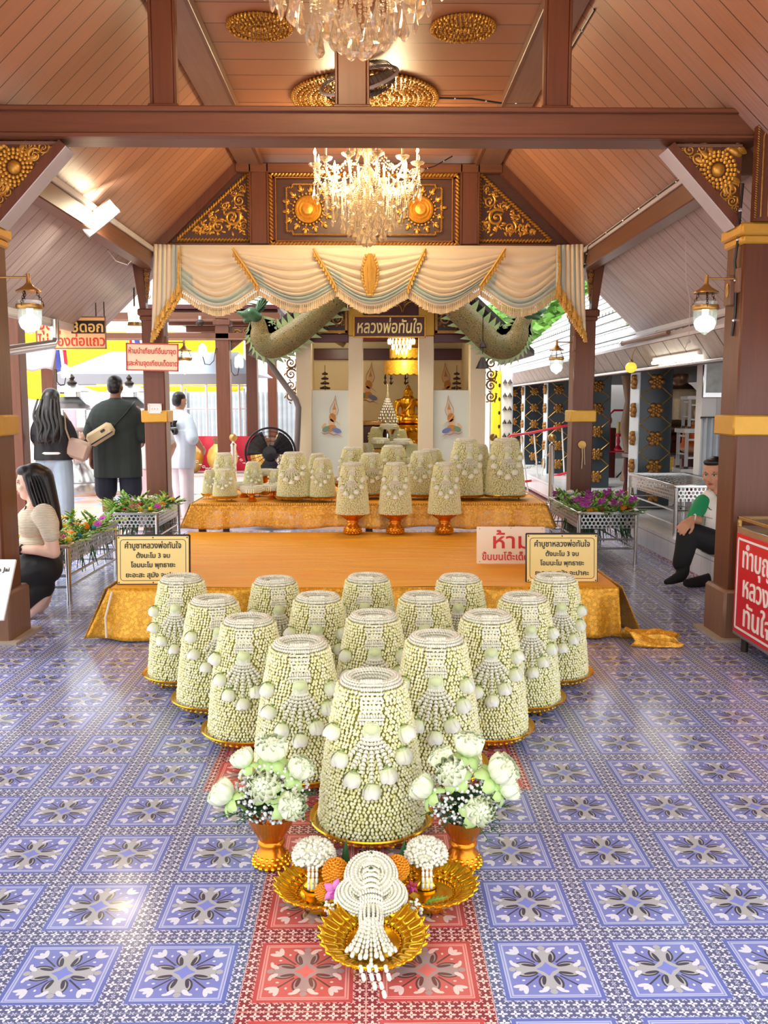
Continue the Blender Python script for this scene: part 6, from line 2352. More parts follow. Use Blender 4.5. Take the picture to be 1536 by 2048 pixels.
# naga bargeboards
sm, bb = new_mat('naga scales')
vec, x, y, z = coords()
d = voronoi(52, vec, 'F1'); e = voronoi(52, vec, 'DISTANCE_TO_EDGE')
c_ = vmix(noise(5, vec), rgb(84, 98, 56), rgb(176, 138, 72))
c_ = vmix(e < 0.05, c_, rgb(54, 58, 34))
link(c_, bb.inputs['Base Color']); bb.inputs['Roughness'].default_value = 0.4
bump(bb, e, 0.5, 0.01)
M['naga'] = sm
M['nagafin'] = mat('pale green naga fins', (196, 214, 150), 0.4, 0.1, 0.2, 12, c2=(96, 140, 84))
M['nagadark'] = mat('dark green naga crest', (58, 98, 58), 0.4, 0.2, 0.25, 20)
def naga(label, pts, rads, flip, fin_side, y):
    t = thing('naga_bargeboard', label, 'roof ornament', (pts[0][0], y + 0.08, pts[0][1]))
    ox, oz = pts[0]
    P = [Vector((p[0] - ox, 0, p[1] - oz)) for p in pts]
    S, Rr = [], []
    for i in range(len(P) - 1):
        p0, p1, p2, p3 = P[max(i - 1, 0)], P[i], P[i + 1], P[min(i + 2, len(P) - 1)]
        for k in range(8):
            u = k / 8
            S.append(0.5 * ((2 * p1) + (p2 - p0) * u + (2 * p0 - 5 * p1 + 4 * p2 - p3) * u * u + (3 * p1 - p0 - 3 * p2 + p3) * u ** 3))
            Rr.append(rads[i] + (rads[i + 1] - rads[i]) * u)
    S.append(P[-1]); Rr.append(rads[-1])
    b = MB(); b.tube(S, Rr, 14, flat=1.0)
    b.v = [(x, yy * 0.55, zz) for x, yy, zz in b.v]
    b.build('scaled_body', M['naga'], t)
    up, dn = MB(), MB()
    for i in range(2, len(S) - 4, 2):
        d = (S[i + 1] - S[i - 1]).normalized()
        nrm = Vector((-d.z, 0, d.x)) * fin_side
        r = Rr[i]
        for mb, sg, L in ((up, 1, 0.13), (dn, -1, 0.09)):
            base = S[i] + nrm * (sg * r * 0.9)
            tip = base + nrm * (sg * L) - d * 0.03 * (1 if sg > 0 else 2.5)
            a_, c_ = base - d * 0.045, base + d * 0.045
            mb.prism([(a_.x, a_.z), (c_.x, c_.z), ((c_.x + tip.x) / 2 + nrm.x * 0.01, (c_.z + tip.z) / 2), (tip.x, tip.z)], -0.015, 0.015)
    up.build('crest_fin', M['nagafin'], t); dn.build('belly_fringe', M['nagafin'], t)
    hd = S[-1]
    s = flip
    blob('head', [[(hd.x, 0, hd.z, Rr[-1] * 0.9), (hd.x + s * 0.06, 0, hd.z + 0.05, 0.075), (hd.x + s * 0.15, 0, hd.z + 0.035, 0.045), (hd.x + s * 0.22, 0, hd.z + 0.06, 0.02)],
                  [(hd.x + s * 0.04, 0, hd.z - 0.01, 0.05), (hd.x + s * 0.14, 0, hd.z - 0.045, 0.025)]], M['nagadark'], t, 0.012, 2)
    b = MB()
    for k in range(5):
        a = 2.2 - k * 0.45
        b.tube([(hd.x + s * 0.0, 0, hd.z + 0.05), (hd.x - s * (0.10 + 0.01 * k) * math.cos(a - 1.0), 0.0, hd.z + 0.06 + 0.17 * math.sin(a)), (hd.x - s * 0.08 + s * 0.05 * k, 0, hd.z + 0.14 + 0.10 * math.sin(a))], [0.035, 0.022, 0.004], 6)
    b.build('flame_crest', M['nagadark'], t)
    b = MB(); b.sphere((hd.x + s * 0.08, -0.05, hd.z + 0.075), 0.018, 8, 6); b.build('eye', M['white'], t)
    return t
naga('scaly green naga on the shrine roof edge right, head turned up toward the trees',
     [(0.28, 3.35), (0.62, 2.98), (0.98, 2.60), (1.30, 2.28), (1.52, 2.09), (1.69, 2.09), (1.79, 2.20), (1.83, 2.34), (1.90, 2.46)], [0.12, 0.13, 0.15, 0.15, 0.15, 0.15, 0.13, 0.10, 0.085], 1, 1, 11.0)
naga('green and gold naga on the shrine roof edge left, rearing beside the second column',
     [(0.24, 3.35), (-0.06, 3.02), (-0.36, 2.70), (-0.70, 2.38), (-1.0, 2.16), (-1.20, 2.08), (-1.31, 2.18), (-1.33, 2.31), (-1.36, 2.42)], [0.12, 0.13, 0.15, 0.15, 0.16, 0.15, 0.13, 0.10, 0.085], -1, -1, 11.0)
t = thing('scaled_roof_tail', 'yellow green scaled roof ridge behind the left naga', 'roof ornament', at(545, 580, 11.6))
o0 = at(545, 580, 11.6)
pts = [at(x, y, 11.6) - o0 for x, y in ((545, 580), (575, 610), (610, 635), (650, 662), (690, 690))]
b = MB(); b.tube(pts, [0.13, 0.15, 0.16, 0.14, 0.08], 12, flat=0.5); b.build('scaled_body', M['naga'], t)
# roof gutter pipe beside the shrine
t = thing('rain_pipe', 'grey rain pipe slanting from the naga down beside the shrine pillar', 'pipe', (0, 0, 0))
b = MB(); b.tube([at(533, 712, 11.2), at(545, 735, 11.2), at(592, 800, 11.25), at(597, 815, 11.25), at(595, 870, 11.25), Vector((-0.97, 11.25, 0.0))], 0.038, 10); b.build('pipe_run', mat('grey plastic pipe', (120, 108, 100), 0.4), t)
b = MB(); b.box(tuple(at(536, 708, 11.2)), (0.20, 0.12, 0.09), rot=(0, 0.2, 0), bev=0.01); b.build('rain_head', M['white_edge'], t)
# hanging bell
p = at(966, 650, 11.0)
t = thing('hanging_bell', 'small dark bell with leaf clapper hanging by the right shrine pillar', 'bell', p)
b = MB(); b.tube([(0, 0, 0.12), (0.0, 0, -0.34)], 0.006, 5); b.lathe([(0.012, -0.20), (0.04, -0.26), (0.035, -0.27), (0, -0.25)], 12); b.build('chain', M['iron'], t)
b = MB(); b.lathe([(0.0, -0.38), (0.02, -0.385), (0.045, -0.43), (0.075, -0.50), (0.085, -0.515), (0.07, -0.51), (0, -0.42)], 18); b.build('bell_cup', M['iron'], t)

# ---------------------------------------------------------------- side building on the right
M['ink'] = mat('blue black lacquer', (34, 48, 54), 0.28, 0, 0.1, 6)
M['skysheen'] = mat('sky reflection on column side', (190, 206, 212), 0.3, 0, 0.08, 5)  # bright sky reflected in the dark lacquer, painted as a pale colour
def flower_column(y, label, first=[None]):
    x = 3.13
    if first[0] is None:
        t = thing('flower_column', label, 'column', (x, y + 0.17, 0.23), group='dark columns with gold flowers')
        b = MB(); b.box((0, 0, 0.80), (0.36, 0.34, 1.60), bev=0.004); b.build('shaft', M['ink'], t)
        b = MB(); b.box((-0.183, 0, 0.80), (0.012, 0.342, 1.60)); b.build('sky_sheen_side', M['skysheen'], t, smooth=False)
        b = MB()
        for k in range(5):
            z0 = 0.155 + 0.31 * k
            for s in (-1, 1):
                b.tube([(s * 0.02, -0.173, z0 + 0.03), (s * 0.17, -0.173, z0 + 0.16), (s * 0.02, -0.173, min(1.58, z0 + 0.29))], 0.007, 4)
        b.build('gold_lattice_line', M['gold'], t)
        for k in range(5):
            for side in (0, 1):
                b = MB()
                cz = 0.16 + 0.31 * k
                Mx = Matrix.Translation((0, -0.175, cz)) if side == 0 else Matrix.Translation((-0.192, -0.02, cz)) @ Matrix.Rotation(-PI / 2, 4, 'Z')
                for ring_, n, r, s in ((0, 6, 0.058, 0.032), (1, 6, 0.03, 0.022)):
                    for i in range(n):
                        a = 2 * PI * (i + 0.5 * ring_) / n
                        b.sphere(Mx @ Vector((r * math.cos(a), -0.008 - 0.01 * ring_, r * math.sin(a))), (s, s * 0.7, s), 8, 5)
                        b.tube([Mx @ Vector(((r + 0.02 * math.cos(q)) * math.cos(a) - 0.02 * math.sin(q) * math.sin(a), -0.018, (r + 0.02 * math.cos(q)) * math.sin(a) + 0.02 * math.sin(q) * math.cos(a))) for q in [j * PI / 3 for j in range(6)]], 0.005, 4, closed=True)
                b.sphere(Mx @ Vector((0, -0.03, 0)), 0.018, 8, 5)
                b.build('gold_flower', M['goldold'], t)
        first[0] = t
        return t
    return dup(first[0], label, (x, y + 0.17, 0.23))
for y, lab in ((9.9, 'dark column with gold flowers beside the steel rack, nearest of its row'), (12.45, 'dark gold flowered column half behind the right wooden column'),
               (15.05, 'dark gold flowered column just left of the right wooden column'), (17.3, 'dark gold flowered column, second left of the right wooden column'), (19.8, 'farthest dark gold flowered column beside the yellow banner')):
    flower_column(y, lab)

def tile_roof_mat():
    m, b = new_mat('pale clay roof tiles')
    x, y, z = position()
    r = (x / 0.26).fract()
    k = ((y / 0.2).fract() - 0.5).abs()
    g = noise(3, combine(x, y, z), 4)
    moss = (noise(1.6, combine(x, y * 0.6, z), 4) > 0.60) * (y < 12.5) * (x < 4.2)
    c = vmix(g, rgb(176, 178, 182), rgb(238, 238, 238))
    c = vmix(moss * 0.75, c, rgb(110, 138, 76))
    c = vmix(((r + k * 0.16) > 0.90), c, rgb(104, 98, 100))  # shadow line of each tile course painted into the colour
    link(c, b.inputs['Base Color'])
    b.inputs['Roughness'].default_value = 0.6
    bump(b, r, 0.8, 0.04)
    return m
t = thing('tiled_roof', 'pale clay tiled roof sloping down over the side building on the right', 'roof', (0, 0, 0))
b = MB()
rows = 17
for i in range(rows):
    xa, xb = 2.72 + 0.22 * i, 2.72 + 0.22 * (i + 1) + 0.04
    za, zb = 2.0 + 0.191 * i, 2.0 + 0.191 * (i + 1)
    n = 60
    b.prism([(xa, za), (xb, zb - 0.02), (xb, zb - 0.045), (xa, za - 0.03)], 3.0, 20.4)
b.build('tile_courses', tile_roof_mat(), t, smooth=False)
b = MB(); b.box((2.75, 11.7, 1.96), (0.05, 17.4, 0.06), bev=0.004); b.build('eave_batten', M['postpale'], t)
fm, bb = new_mat('grey fascia boards')
x, y, z = position()
gp = (y / 0.42).fract() < 0.05
link(vmix(gp, vmix(noise(9, combine(x, y, z), 4), rgb(138, 128, 118), rgb(196, 190, 180)), rgb(66, 60, 56)), bb.inputs['Base Color'])
bb.inputs['Roughness'].default_value = 0.6
b = MB(); b.prism([(2.70, 1.96), (2.78, 1.96), (2.92, 1.78), (2.84, 1.76)], 3.0, 20.4); b.build('fascia', fm, t, smooth=False)
b = MB(); b.box((2.90, 11.7, 1.755), (0.08, 17.4, 0.05), bev=0.004); b.build('eave_beam', M['redwood'], t)
b = MB(); b.cyl((2.82, 3.0, 1.745), (2.82, 20.4, 1.745), 0.017, 10); b.build('conduit', M['steel'], t)
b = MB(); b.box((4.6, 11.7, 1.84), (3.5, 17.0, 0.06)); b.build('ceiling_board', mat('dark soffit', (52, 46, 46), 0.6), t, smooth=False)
b = MB(); b.box((6.45, 12.0, 1.3), (0.1, 18.0, 2.4)); struct(b.build('wall_right', M['white'], smooth=False))
b = MB(); b.box((4.8, 20.6, 1.2), (3.4, 0.1, 2.2)); struct(b.build('wall_far_right', M['white'], smooth=False))
t = thing('tube_light', 'lit fluorescent tube under the eave of the right building', 'lamp', (2.80, 8.3, 1.80))
b = MB(); b.box((0, 0, 0.02), (0.06, 1.25, 0.035), bev=0.006); b.build('batten', M['white'], t)
b = MB(); b.cyl((-0.03, -0.6, -0.015), (-0.03, 0.6, -0.015), 0.016, 10); b.build('glowing_tube', M['lampwhite'], t)
t = thing('rusty_pipe', 'short rusty pipe lying along the moss at the tiled roof edge', 'pipe', (2.70, 9.0, 2.03))
b = MB(); b.cyl((0, -0.75, 0.0), (0, 0.75, 0.0), 0.022, 10); b.build('tube', M['postpale'], t)
b = MB(); b.cyl((0, 0.73, 0.0), (0, 0.80, 0.0), 0.028, 10); b.build('coupling', M['steel'], t)
p = at(1262, 735, 9.3)
t = thing('amber_lamp', 'small round amber lamp hanging from the fascia of the right building', 'lamp', p)
b = MB(); b.sphere((0, 0, 0), (0.06, 0.06, 0.055), 12, 8); b.build('globe', mat('amber glass', (236, 196, 70), 0.2, emit=0.6), t)
b = MB(); b.tube([(0, 0, 0.05), (0.02, 0, 0.16), (0.05, 0, 0.20)], 0.005, 5); b.sphere((0, 0, 0.055), 0.025, 8, 5); b.build('cap_and_hook', M['brass'], t)
t = thing('loose_cord', 'thin pale cord with a loop dangling under the right lantern', 'cord', (0, 0, 0))
b = MB(); b.tube([at(x, y, 7.0) for x, y in ((1371, 474), (1372, 560), (1380, 600), (1379, 640), (1377, 680), (1373, 690), (1370, 697))], 0.003, 5); b.build('strand', M['white_edge'], t)
b = MB(); b.sphere(at(1378, 683, 7.0), 0.014, 8, 5); b.build('knot', M['white_edge'], t)

# things inside the side building
t = thing('robed_buddha_statue', 'bronze Buddha image in a white gold robe inside the right building', 'statue', (4.45, 13.0, 0.23))
M['bronze'] = mat('dark bronze', (120, 86, 62), 0.35, 0.5, 0.2, 10)
robe = lace_mat('white gold brocade', (240, 226, 196), (206, 178, 120), 0.0, 40)
b = MB(); b.box((0, 0, 0.32), (1.0, 0.8, 0.64), bev=0.02); b.box((0, 0, 0.68), (0.9, 0.7, 0.1), bev=0.02); b.build('pedestal', M['redwood'], t)
blob('figure', [('e', (0, -0.1, 0.82), (0.42, 0.30, 0.12)), [(0.02, 0, 0.85, 0.22), (0.02, 0, 1.10, 0.20), (0.02, 0, 1.25, 0.22)], [(0, 0, 1.35, 0.09), (0, -0.02, 1.46, 0.09)], ('e', (-0.02, -0.03, 1.54), (0.12, 0.13, 0.15)), ('e', (-0.13, -0.08, 1.52), (0.03, 0.03, 0.03)), ('e', (0, 0, 1.68), (0.07, 0.07, 0.07))], M['bronze'], t, 0.02, 3)
blob('robe', [[(0.02, 0, 0.80, 0.24), (0.02, 0, 1.10, 0.22), (0.02, 0, 1.22, 0.24)], [(-0.22, 0, 1.26, 0.10), (0.26, 0, 1.26, 0.10)], [(-0.25, 0, 1.25, 0.10), (-0.33, -0.06, 1.0, 0.09), (-0.28, -0.18, 0.86, 0.07)], [(0.28, 0, 1.25, 0.10), (0.36, -0.06, 1.0, 0.09), (0.3, -0.18, 0.86, 0.07)]], robe, t, 0.02, 3)
t = thing('monk_statue', 'small orange robed monk statue seen behind the white stools', 'statue', (4.35, 11.9, 0.23))
b = MB(); b.box((0, 0, 0.25), (0.6, 0.5, 0.5), bev=0.02); b.build('pedestal', M['redwood'], t)
blob('figure', [('e', (0, -0.08, 0.58), (0.28, 0.22, 0.09)), [(0, 0, 0.6, 0.14), (0, 0, 0.85, 0.13)], [(0, 0, 0.9, 0.05), (0, 0, 0.98, 0.05)], ('e', (0, 0, 1.04), (0.085, 0.09, 0.11))], mat('statue skin', (196, 148, 108), 0.5), t, 0.015, 3)
blob('robe', [('e', (0, -0.06, 0.60), (0.29, 0.22, 0.10)), [(0, 0, 0.62, 0.16), (0, 0, 0.80, 0.15)], [(-0.15, 0, 0.82, 0.07), (-0.2, -0.08, 0.66, 0.06)], [(0.15, 0, 0.82, 0.07), (0.2, -0.08, 0.66, 0.06)]], mat('orange robe', (226, 104, 36), 0.6), t, 0.015, 3)
t = thing('altar_sideboard', 'dark red carved altar table with gold lace edge behind the nearest gold flowered column', 'table', (3.75, 11.2, 0.23))
b = MB(); b.box((0, 0, 0.52), (1.1, 0.5, 0.05), bev=0.006); b.build('tabletop', M['redwood'], t)
b = MB(); b.box((-0.30, -0.26, 0.44), (0.5, 0.01, 0.16)); b.build('gold_lace_edge', lace_mat('gold lace edge', (236, 196, 96), (196, 140, 50), 0.3, 40), t, smooth=False)
for sx in (-0.5, 0.5):
    for sy in (-0.2, 0.2):
        b = MB(); b.lathe([(0.03, 0), (0.035, 0.1), (0.02, 0.2), (0.035, 0.3), (0.03, 0.5)], 10, Matrix.Translation((sx, sy, 0))); b.build('leg', M['redwood'], t)
for k in range(6):
    b = MB(); b.lathe([(0.010, 0.06), (0.022, 0.16), (0.012, 0.24), (0.022, 0.32), (0.010, 0.40)], 8, Matrix.Translation((0.0 + 0.085 * k, -0.22, 0))); b.build('baluster', M['pred'], t)
t = thing('dark_alms_bowl', 'dark round bowl on the carved table beside the gold flowered column', 'bowl', (3.62, 11.2, 0.775))
b = MB(); b.lathe([(0.06, 0.0), (0.12, 0.05), (0.14, 0.13), (0.12, 0.2), (0.07, 0.23), (0.06, 0.22), (0, 0.1)], 20); b.build('vessel', M['iron'], t)
b = MB(); b.lathe([(0.05, 0.0), (0.08, 0.02), (0.08, 0.03), (0, 0.03)], 16); b.build('foot_ring', M['brass'], t)
def stool(loc, label):
    t = thing('white_step_stool', label, 'stool', loc, group='stacked white stools')
    b = MB(); b.box((0, 0, 0.42), (0.34, 0.30, 0.05), bev=0.006); b.build('seat', M['white'], t)
    for sx in (-0.13, 0.13):
        for sy in (-0.12, 0.12):
            b = MB(); b.box((sx, sy, 0.20), (0.035, 0.03, 0.40), bev=0.004); b.build('leg', M['white_edge'], t)
            b = MB(); b.box((sx, sy, 0.01), (0.042, 0.038, 0.03), bev=0.004); b.build('rubber_foot', M['black'], t)
    for z in (0.12, 0.32):
        b = MB(); b.box((0, -0.12, z), (0.25, 0.02, 0.022), bev=0.003); b.build('rung', M['white'], t)
        b = MB(); b.box((-0.13, 0, z + 0.04), (0.02, 0.22, 0.022), bev=0.003); b.build('side_rung', M['white'], t)
    return t
s0 = stool((3.60, 10.05, 0.23), 'white stool at the bottom of the stack behind the steel rack')
dup(s0, 'white stool in the middle of the stack behind the steel rack', (3.62, 10.06, 0.676), rz=0.05)
dup(s0, 'white stool at the top of the stack behind the steel rack', (3.64, 10.05, 1.122), rz=-0.04, scale=(0.9, 0.9, 0.8))
t = thing('framed_picture', 'grey framed pale picture hung on a white post in the right building', 'picture', (3.47, 9.1, 1.45))
b = MB(); b.box((0, 0, 0.2), (0.26, 0.03, 0.40), bev=0.006); b.build('frame', M['steel'], t)
b = MB(); b.box((0, -0.017, 0.21), (0.20, 0.004, 0.32)); b.build('print', mat('faded print', (226, 232, 230), 0.3, 0, 0.0, 9, c2=(120, 136, 120)), t, smooth=False)
t = thing('white_post', 'white square post behind the seated man holding the framed picture', 'post', (3.44, 9.25, 0.23))
b = MB(); b.box((0, 0, 0.8), (0.16, 0.16, 1.6), bev=0.006); b.build('shaft', M['white'], t)
b = MB(); b.box((0, 0, 0.02), (0.2, 0.2, 0.04), bev=0.006); b.build('base', M['white'], t)
t = thing('grey_drape', 'pale grey blue cloth hanging on the white post behind the seated man', 'cloth', (3.47, 9.16, 0.55))
b = MB(); b.grid(lambda u, v: (-0.10 + 0.2 * u, -0.02 + 0.015 * math.sin(22 * u), 0.70 * (1 - v)), 24, 6); b.build('folds', mat('grey blue cloth', (196, 208, 216), 0.7), t, solid=0.004)
b = MB(); b.cyl((-0.12, -0.02, 0.70), (0.12, -0.02, 0.70), 0.012, 8); b.build('rail', M['steel'], t)
t = thing('carved_tree_trunk', 'gnarled carved tree trunk beside the red candle trolley', 'ornament', (3.95, 13.6, 0.23))
b = MB(); b.tube([(0, 0, 0), (0.02, 0, 0.4), (-0.06, 0, 0.8), (-0.02, 0, 1.2), (-0.06, 0, 1.6)], [0.16, 0.12, 0.13, 0.10, 0.13], 10); b.build('trunk', wood_mat('gnarled wood', (168, 132, 96), (96, 66, 46), 'z'), t)
for k, (dx, z) in enumerate(((0.30, 0.95), (0.38, 0.7), (0.26, 1.15), (0.34, 0.5))):
    b = MB(); b.tube([(0.0, 0, z - 0.2), (dx * 0.5, 0.02, z - 0.12), (dx, 0, z + 0.05), (dx + 0.03, 0, z + 0.16)], [0.06, 0.05, 0.035, 0.015], 8); b.build('branch', wood_mat('gnarled branch', (168, 132, 96), (96, 66, 46), 'z'), t)
t = thing('red_trolley', 'red tube trolley holding a red candlestick inside the right building', 'trolley', (3.9, 14.1, 0.23))
M['redpaint'] = mat('red enamel', (214, 44, 60), 0.35, 0, 0.08, 8)
b = MB(); b.tube([(-0.16, 0, 0.40), (-0.16, 0, 1.0), (-0.10, 0, 1.06), (0.06, 0, 1.06), (0.12, 0, 1.0), (0.12, 0, 0.40)], 0.016, 8); b.tube([(-0.16, 0, 0.42), (0.12, 0, 0.42)], 0.014, 8); b.build('tube_frame', M['redpaint'], t)
for s in (-1, 0, 1):
    b = MB(); b.tube([(0.09, 0, 0.42), (0.09, 0, 0.15), (0.09 + s * 0.14, -0.08 * abs(s), 0.02)], 0.012, 6); b.build('leg', M['iron'], t)
t = thing('red_candlestick', 'red turned candlestick with yellow candle standing on the red trolley', 'candlestick', (3.88, 14.1, 0.67))
b = MB(); b.lathe([(0.06, 0), (0.065, 0.02), (0.02, 0.08), (0.03, 0.14), (0.02, 0.2), (0.05, 0.24), (0.05, 0.26), (0, 0.26)], 14); b.build('stem', M['redpaint'], t)
b = MB(); b.cyl((0, 0, 0.26), (0, 0, 0.44), 0.025, 10); b.build('candle', mat('yellow candle', (244, 220, 120), 0.5), t)
t = thing('gold_begging_bowl', 'round gilt bowl above the red trolley', 'bowl', (3.72, 14.35, 1.02))
b = MB(); b.sphere((0, 0, 0.11), (0.12, 0.12, 0.11), 16, 10); b.build('vessel', M['goldold'], t)
b = MB(); b.box((0, 0, -0.40), (0.3, 0.3, 0.79), bev=0.01); b.build('plinth', M['redwood'], t)
t = thing('white_bench', 'low white stone bench behind the red trolley', 'bench', (4.3, 15.0, 0.23))
b = MB(); b.box((0, 0, 0.32), (1.1, 0.5, 0.1), bev=0.01); b.build('seat', M['white'], t)
for sx in (-0.4, 0.4):
    b = MB(); b.box((sx, 0, 0.135), (0.2, 0.4, 0.27), bev=0.01); b.build('support', M['white'], t)

# steel racks with perforated sides
def perforated(name, sc, r, axes):
    m, b = new_mat(name)
    x, y, z = position()
    p = {'x': x, 'y': y, 'z': z}
    u, v = p[axes[0]] / sc, p[axes[1]] / (sc * 0.87)
    u = u + (v.floor() * 0.5)
    a, c = u.fract() - 0.5, (v.fract() - 0.5) * 0.87
    hole = (a * a + c * c) < r * r
    b.inputs['Base Color'].default_value = rgb(206, 206, 204)
    b.inputs['Metallic'].default_value = 1.0
    b.inputs['Roughness'].default_value = 0.28
    link(1 - hole, b.inputs['Alpha'])
    return m
PX, PY = perforated('perforated steel front', 0.036, 0.36, 'xz'), perforated('perforated steel side', 0.036, 0.36, 'yz')
PT = perforated('perforated steel top', 0.05, 0.34, 'xy')
def steel_stand(label, x0, x1, y0, y1, z0, ztop, depth, top=False, bars=(0.12,)):
    t = thing('steel_flower_stand', label, 'stand', ((x0 + x1) / 2, (y0 + y1) / 2, z0))
    w, d, h = x1 - x0, y1 - y0, ztop - z0
    for sx in (-1, 1):
        for sy in (-1, 1):
            b = MB(); b.cyl((sx * (w / 2 - 0.018), sy * (d / 2 - 0.018), 0), (sx * (w / 2 - 0.018), sy * (d / 2 - 0.018), h - 0.02), 0.018, 12)
            b.cyl((sx * (w / 2 - 0.018), sy * (d / 2 - 0.018), 0), (sx * (w / 2 - 0.018), sy * (d / 2 - 0.018), 0.025), 0.021, 12)
            b.build('leg', M['steel'], t)
    for sy in (-1, 1):
        b = MB(); b.box((0, sy * (d / 2 - 0.012), h - depth / 2 - 0.015), (w - 0.03, 0.003, depth)); b.build('perforated_end', PX, t, smooth=False)
        b = MB(); b.box((0, sy * (d / 2 - 0.012), h - 0.01), (w, 0.035, 0.03), bev=0.005); b.build('end_rail', M['steel'], t)
    for sx in (-1, 1):
        b = MB(); b.box((sx * (w / 2 - 0.012), 0, h - depth / 2 - 0.015), (0.003, d - 0.03, depth)); b.build('perforated_side', PY, t, smooth=False)
        b = MB(); b.box((sx * (w / 2 - 0.012), 0, h - 0.01), (0.035, d, 0.03), bev=0.005); b.build('side_rail', M['steel'], t)
        for z in bars:
            b = MB(); b.cyl((sx * (w / 2 - 0.018), -d / 2 + 0.02, z), (sx * (w / 2 - 0.018), d / 2 - 0.02, z), 0.009, 8); b.build('lower_bar', M['steel'], t)
    for sy in (-1, 1):
        for z in bars:
            b = MB(); b.cyl((-w / 2 + 0.02, sy * (d / 2 - 0.018), z), (w / 2 - 0.02, sy * (d / 2 - 0.018), z), 0.009, 8); b.build('cross_bar', M['steel'], t)
    b = MB(); b.box((0, 0, h - depth - 0.01 if not top else h - 0.02), (w - 0.04, d - 0.04, 0.004)); b.build('perforated_shelf', PT, t, smooth=False)
    return t
steel_stand('empty perforated steel rack on the white step left of the seated man', 2.68, 3.28, 7.85, 9.3, 0.23, 0.68, 0.13, True, (0.10, 0.22))
steel_stand('perforated steel stand full of purple orchids and marigolds on the right', 1.80, 2.33, 7.72, 9.0, 0.0, 0.46, 0.13, False, (0.14, 0.22))
steel_stand('perforated steel flower stand beside the kneeling woman', -2.60, -2.075, 6.20, 7.40, 0.0, 0.42, 0.12, False, (0.12, 0.2))
steel_stand('perforated steel flower stand in front of the second left column', -2.40, -1.90, 8.08, 9.02, 0.0, 0.42, 0.12, False, (0.12, 0.2))

# offering bouquets lying in the stands
FL = {k: mat(k + ' petals', c, 0.5, 0, 0.15, 60, isl=0.5) for k, c in (('pink', (236, 92, 150)), ('purple', (180, 60, 168)), ('yellow', (250, 216, 50)), ('white', (250, 250, 246)), ('red', (190, 28, 48)), ('orange', (250, 150, 30)), ('peach', (250, 190, 130)), ('teal', (40, 130, 140)))}
def flower_head(b, c, r, kind, mi, r_):
    if kind == 'daisy':
        ax = Vector((r_.uniform(-.5, .5), r_.uniform(-.9, .0), 1)).normalized()
        a_, b_, d_ = frame_of(ax)
        for ring_ in range(2):
            for i in range(11):
                q = 2 * PI * (i + 0.5 * ring_) / 11
                side = a_ * math.cos(q) + b_ * math.sin(q)
                petal(b, c, side + ax * (0.15 + 0.3 * ring_), ax, r * (1 - 0.25 * ring_), r * 0.42, (0.05, -0.1), mi, 3, 0.05)
        b.sphere(c + ax * r * 0.12, r * 0.26, 8, 5, mi)
    elif kind == 'ball':
        for i in range(60):
            u = 1 - (i + 0.5) / 60 * 1.6; a = i * 2.39996; q = math.sqrt(max(0, 1 - u * u))
            d = Vector((q * math.cos(a), q * math.sin(a), u))
            b.sphere(c + d * r * 0.72, (r * 0.14, r * 0.26, r * 0.10), 6, 4, mi, rot=d.to_track_quat('X', 'Z').to_matrix())
    elif kind == 'orchid':
        for k in range(4):
            o = c + Vector((r_.uniform(-r, r), r_.uniform(-r, r), r_.uniform(-0.2 * r, r)))
            b.tube([c + Vector((0, 0.01, -r)), c, o], 0.003, 4, mi)
            for i in range(5):
                q = 2 * PI * i / 5 + k
                petal(b, o, Vector((math.cos(q), -0.4, math.sin(q))), Vector((0, -1, 0.4)), r * 0.7, r * 0.45, (0.1, -0.1), mi, 3, 0.15)
    else:
        b.sphere(c, (r * 0.6, r * 0.6, r * 0.5), 8, 6, mi)
        for ring_, n in ((0, 4), (1, 5), (2, 6)):
            for i in range(n):
                q = 2 * PI * i / n + ring_
                side = Vector((math.cos(q), math.sin(q), 0))
                petal(b, c - Vector((0, 0, r * 0.4)), side * (0.25 + 0.35 * ring_) + Vector((0, 0, 1)), side, r * 1.1, r * 0.8, (0.3, -0.2), mi, 4, 0.25)
def bouquet_proto(label, flowers, green, seed, loc, group):
    r_ = random.Random(seed)
    t = thing('offering_bouquet', label, 'flowers', loc, group=group)
    b = MB()
    for i in range(16):
        a = r_.uniform(0, 2 * PI); e = r_.uniform(0.25, 1.3)
        d = Vector((math.cos(a) * math.cos(e), math.sin(a) * math.cos(e), math.sin(e)))
        ln = r_.uniform(0.09, 0.16)
        pts = [d * (ln * q / 4) + Vector((0, 0, -0.03 * (q / 4) ** 2)) for q in range(5)]
        b.tube(pts, 0.0018, 4)
        for q in range(1, 5):
            for s in (-1, 1):
                side = d.cross(Vector((0, 0, 1))).normalized() * s
                petal(b, pts[q], side * 0.7 + d * 0.8, Vector((0, 0, 1)), ln * 0.34, ln * 0.15, (0.08, -0.15), i % 2, 3, 0.1)
    b.build('leaves', [M[green], M['leaf']], t)
    b = MB()
    for i in range(7):
        x, y = r_.uniform(-.05, .05), r_.uniform(-.05, .05)
        b.tube([(x * 0.3, y * 0.3, 0.03), (x, y, -0.08), (x * 1.5, y * 1.5, -r_.uniform(0.16, 0.24))], [0.004, 0.005, 0.002], 5)
    b.build('stems', M['fern'], t)
    for k, (col, kind, x, y, z, r) in enumerate(flowers):
        b = MB(); flower_head(b, Vector((x, y, z)), r, kind, 0, r_)
        b.build(col + '_flower', FL[col], t)
    return t
GB = 'offering bouquets in the steel stands'
spots_R = [(1.88, 7.80), (2.02, 7.82), (2.16, 7.79), (2.27, 7.86), (1.92, 8.02), (2.10, 8.05), (2.25, 8.08), (1.86, 8.25), (2.04, 8.30), (2.22, 8.32), (1.92, 8.55), (2.12, 8.56), (2.25, 8.62), (1.88, 8.82)]
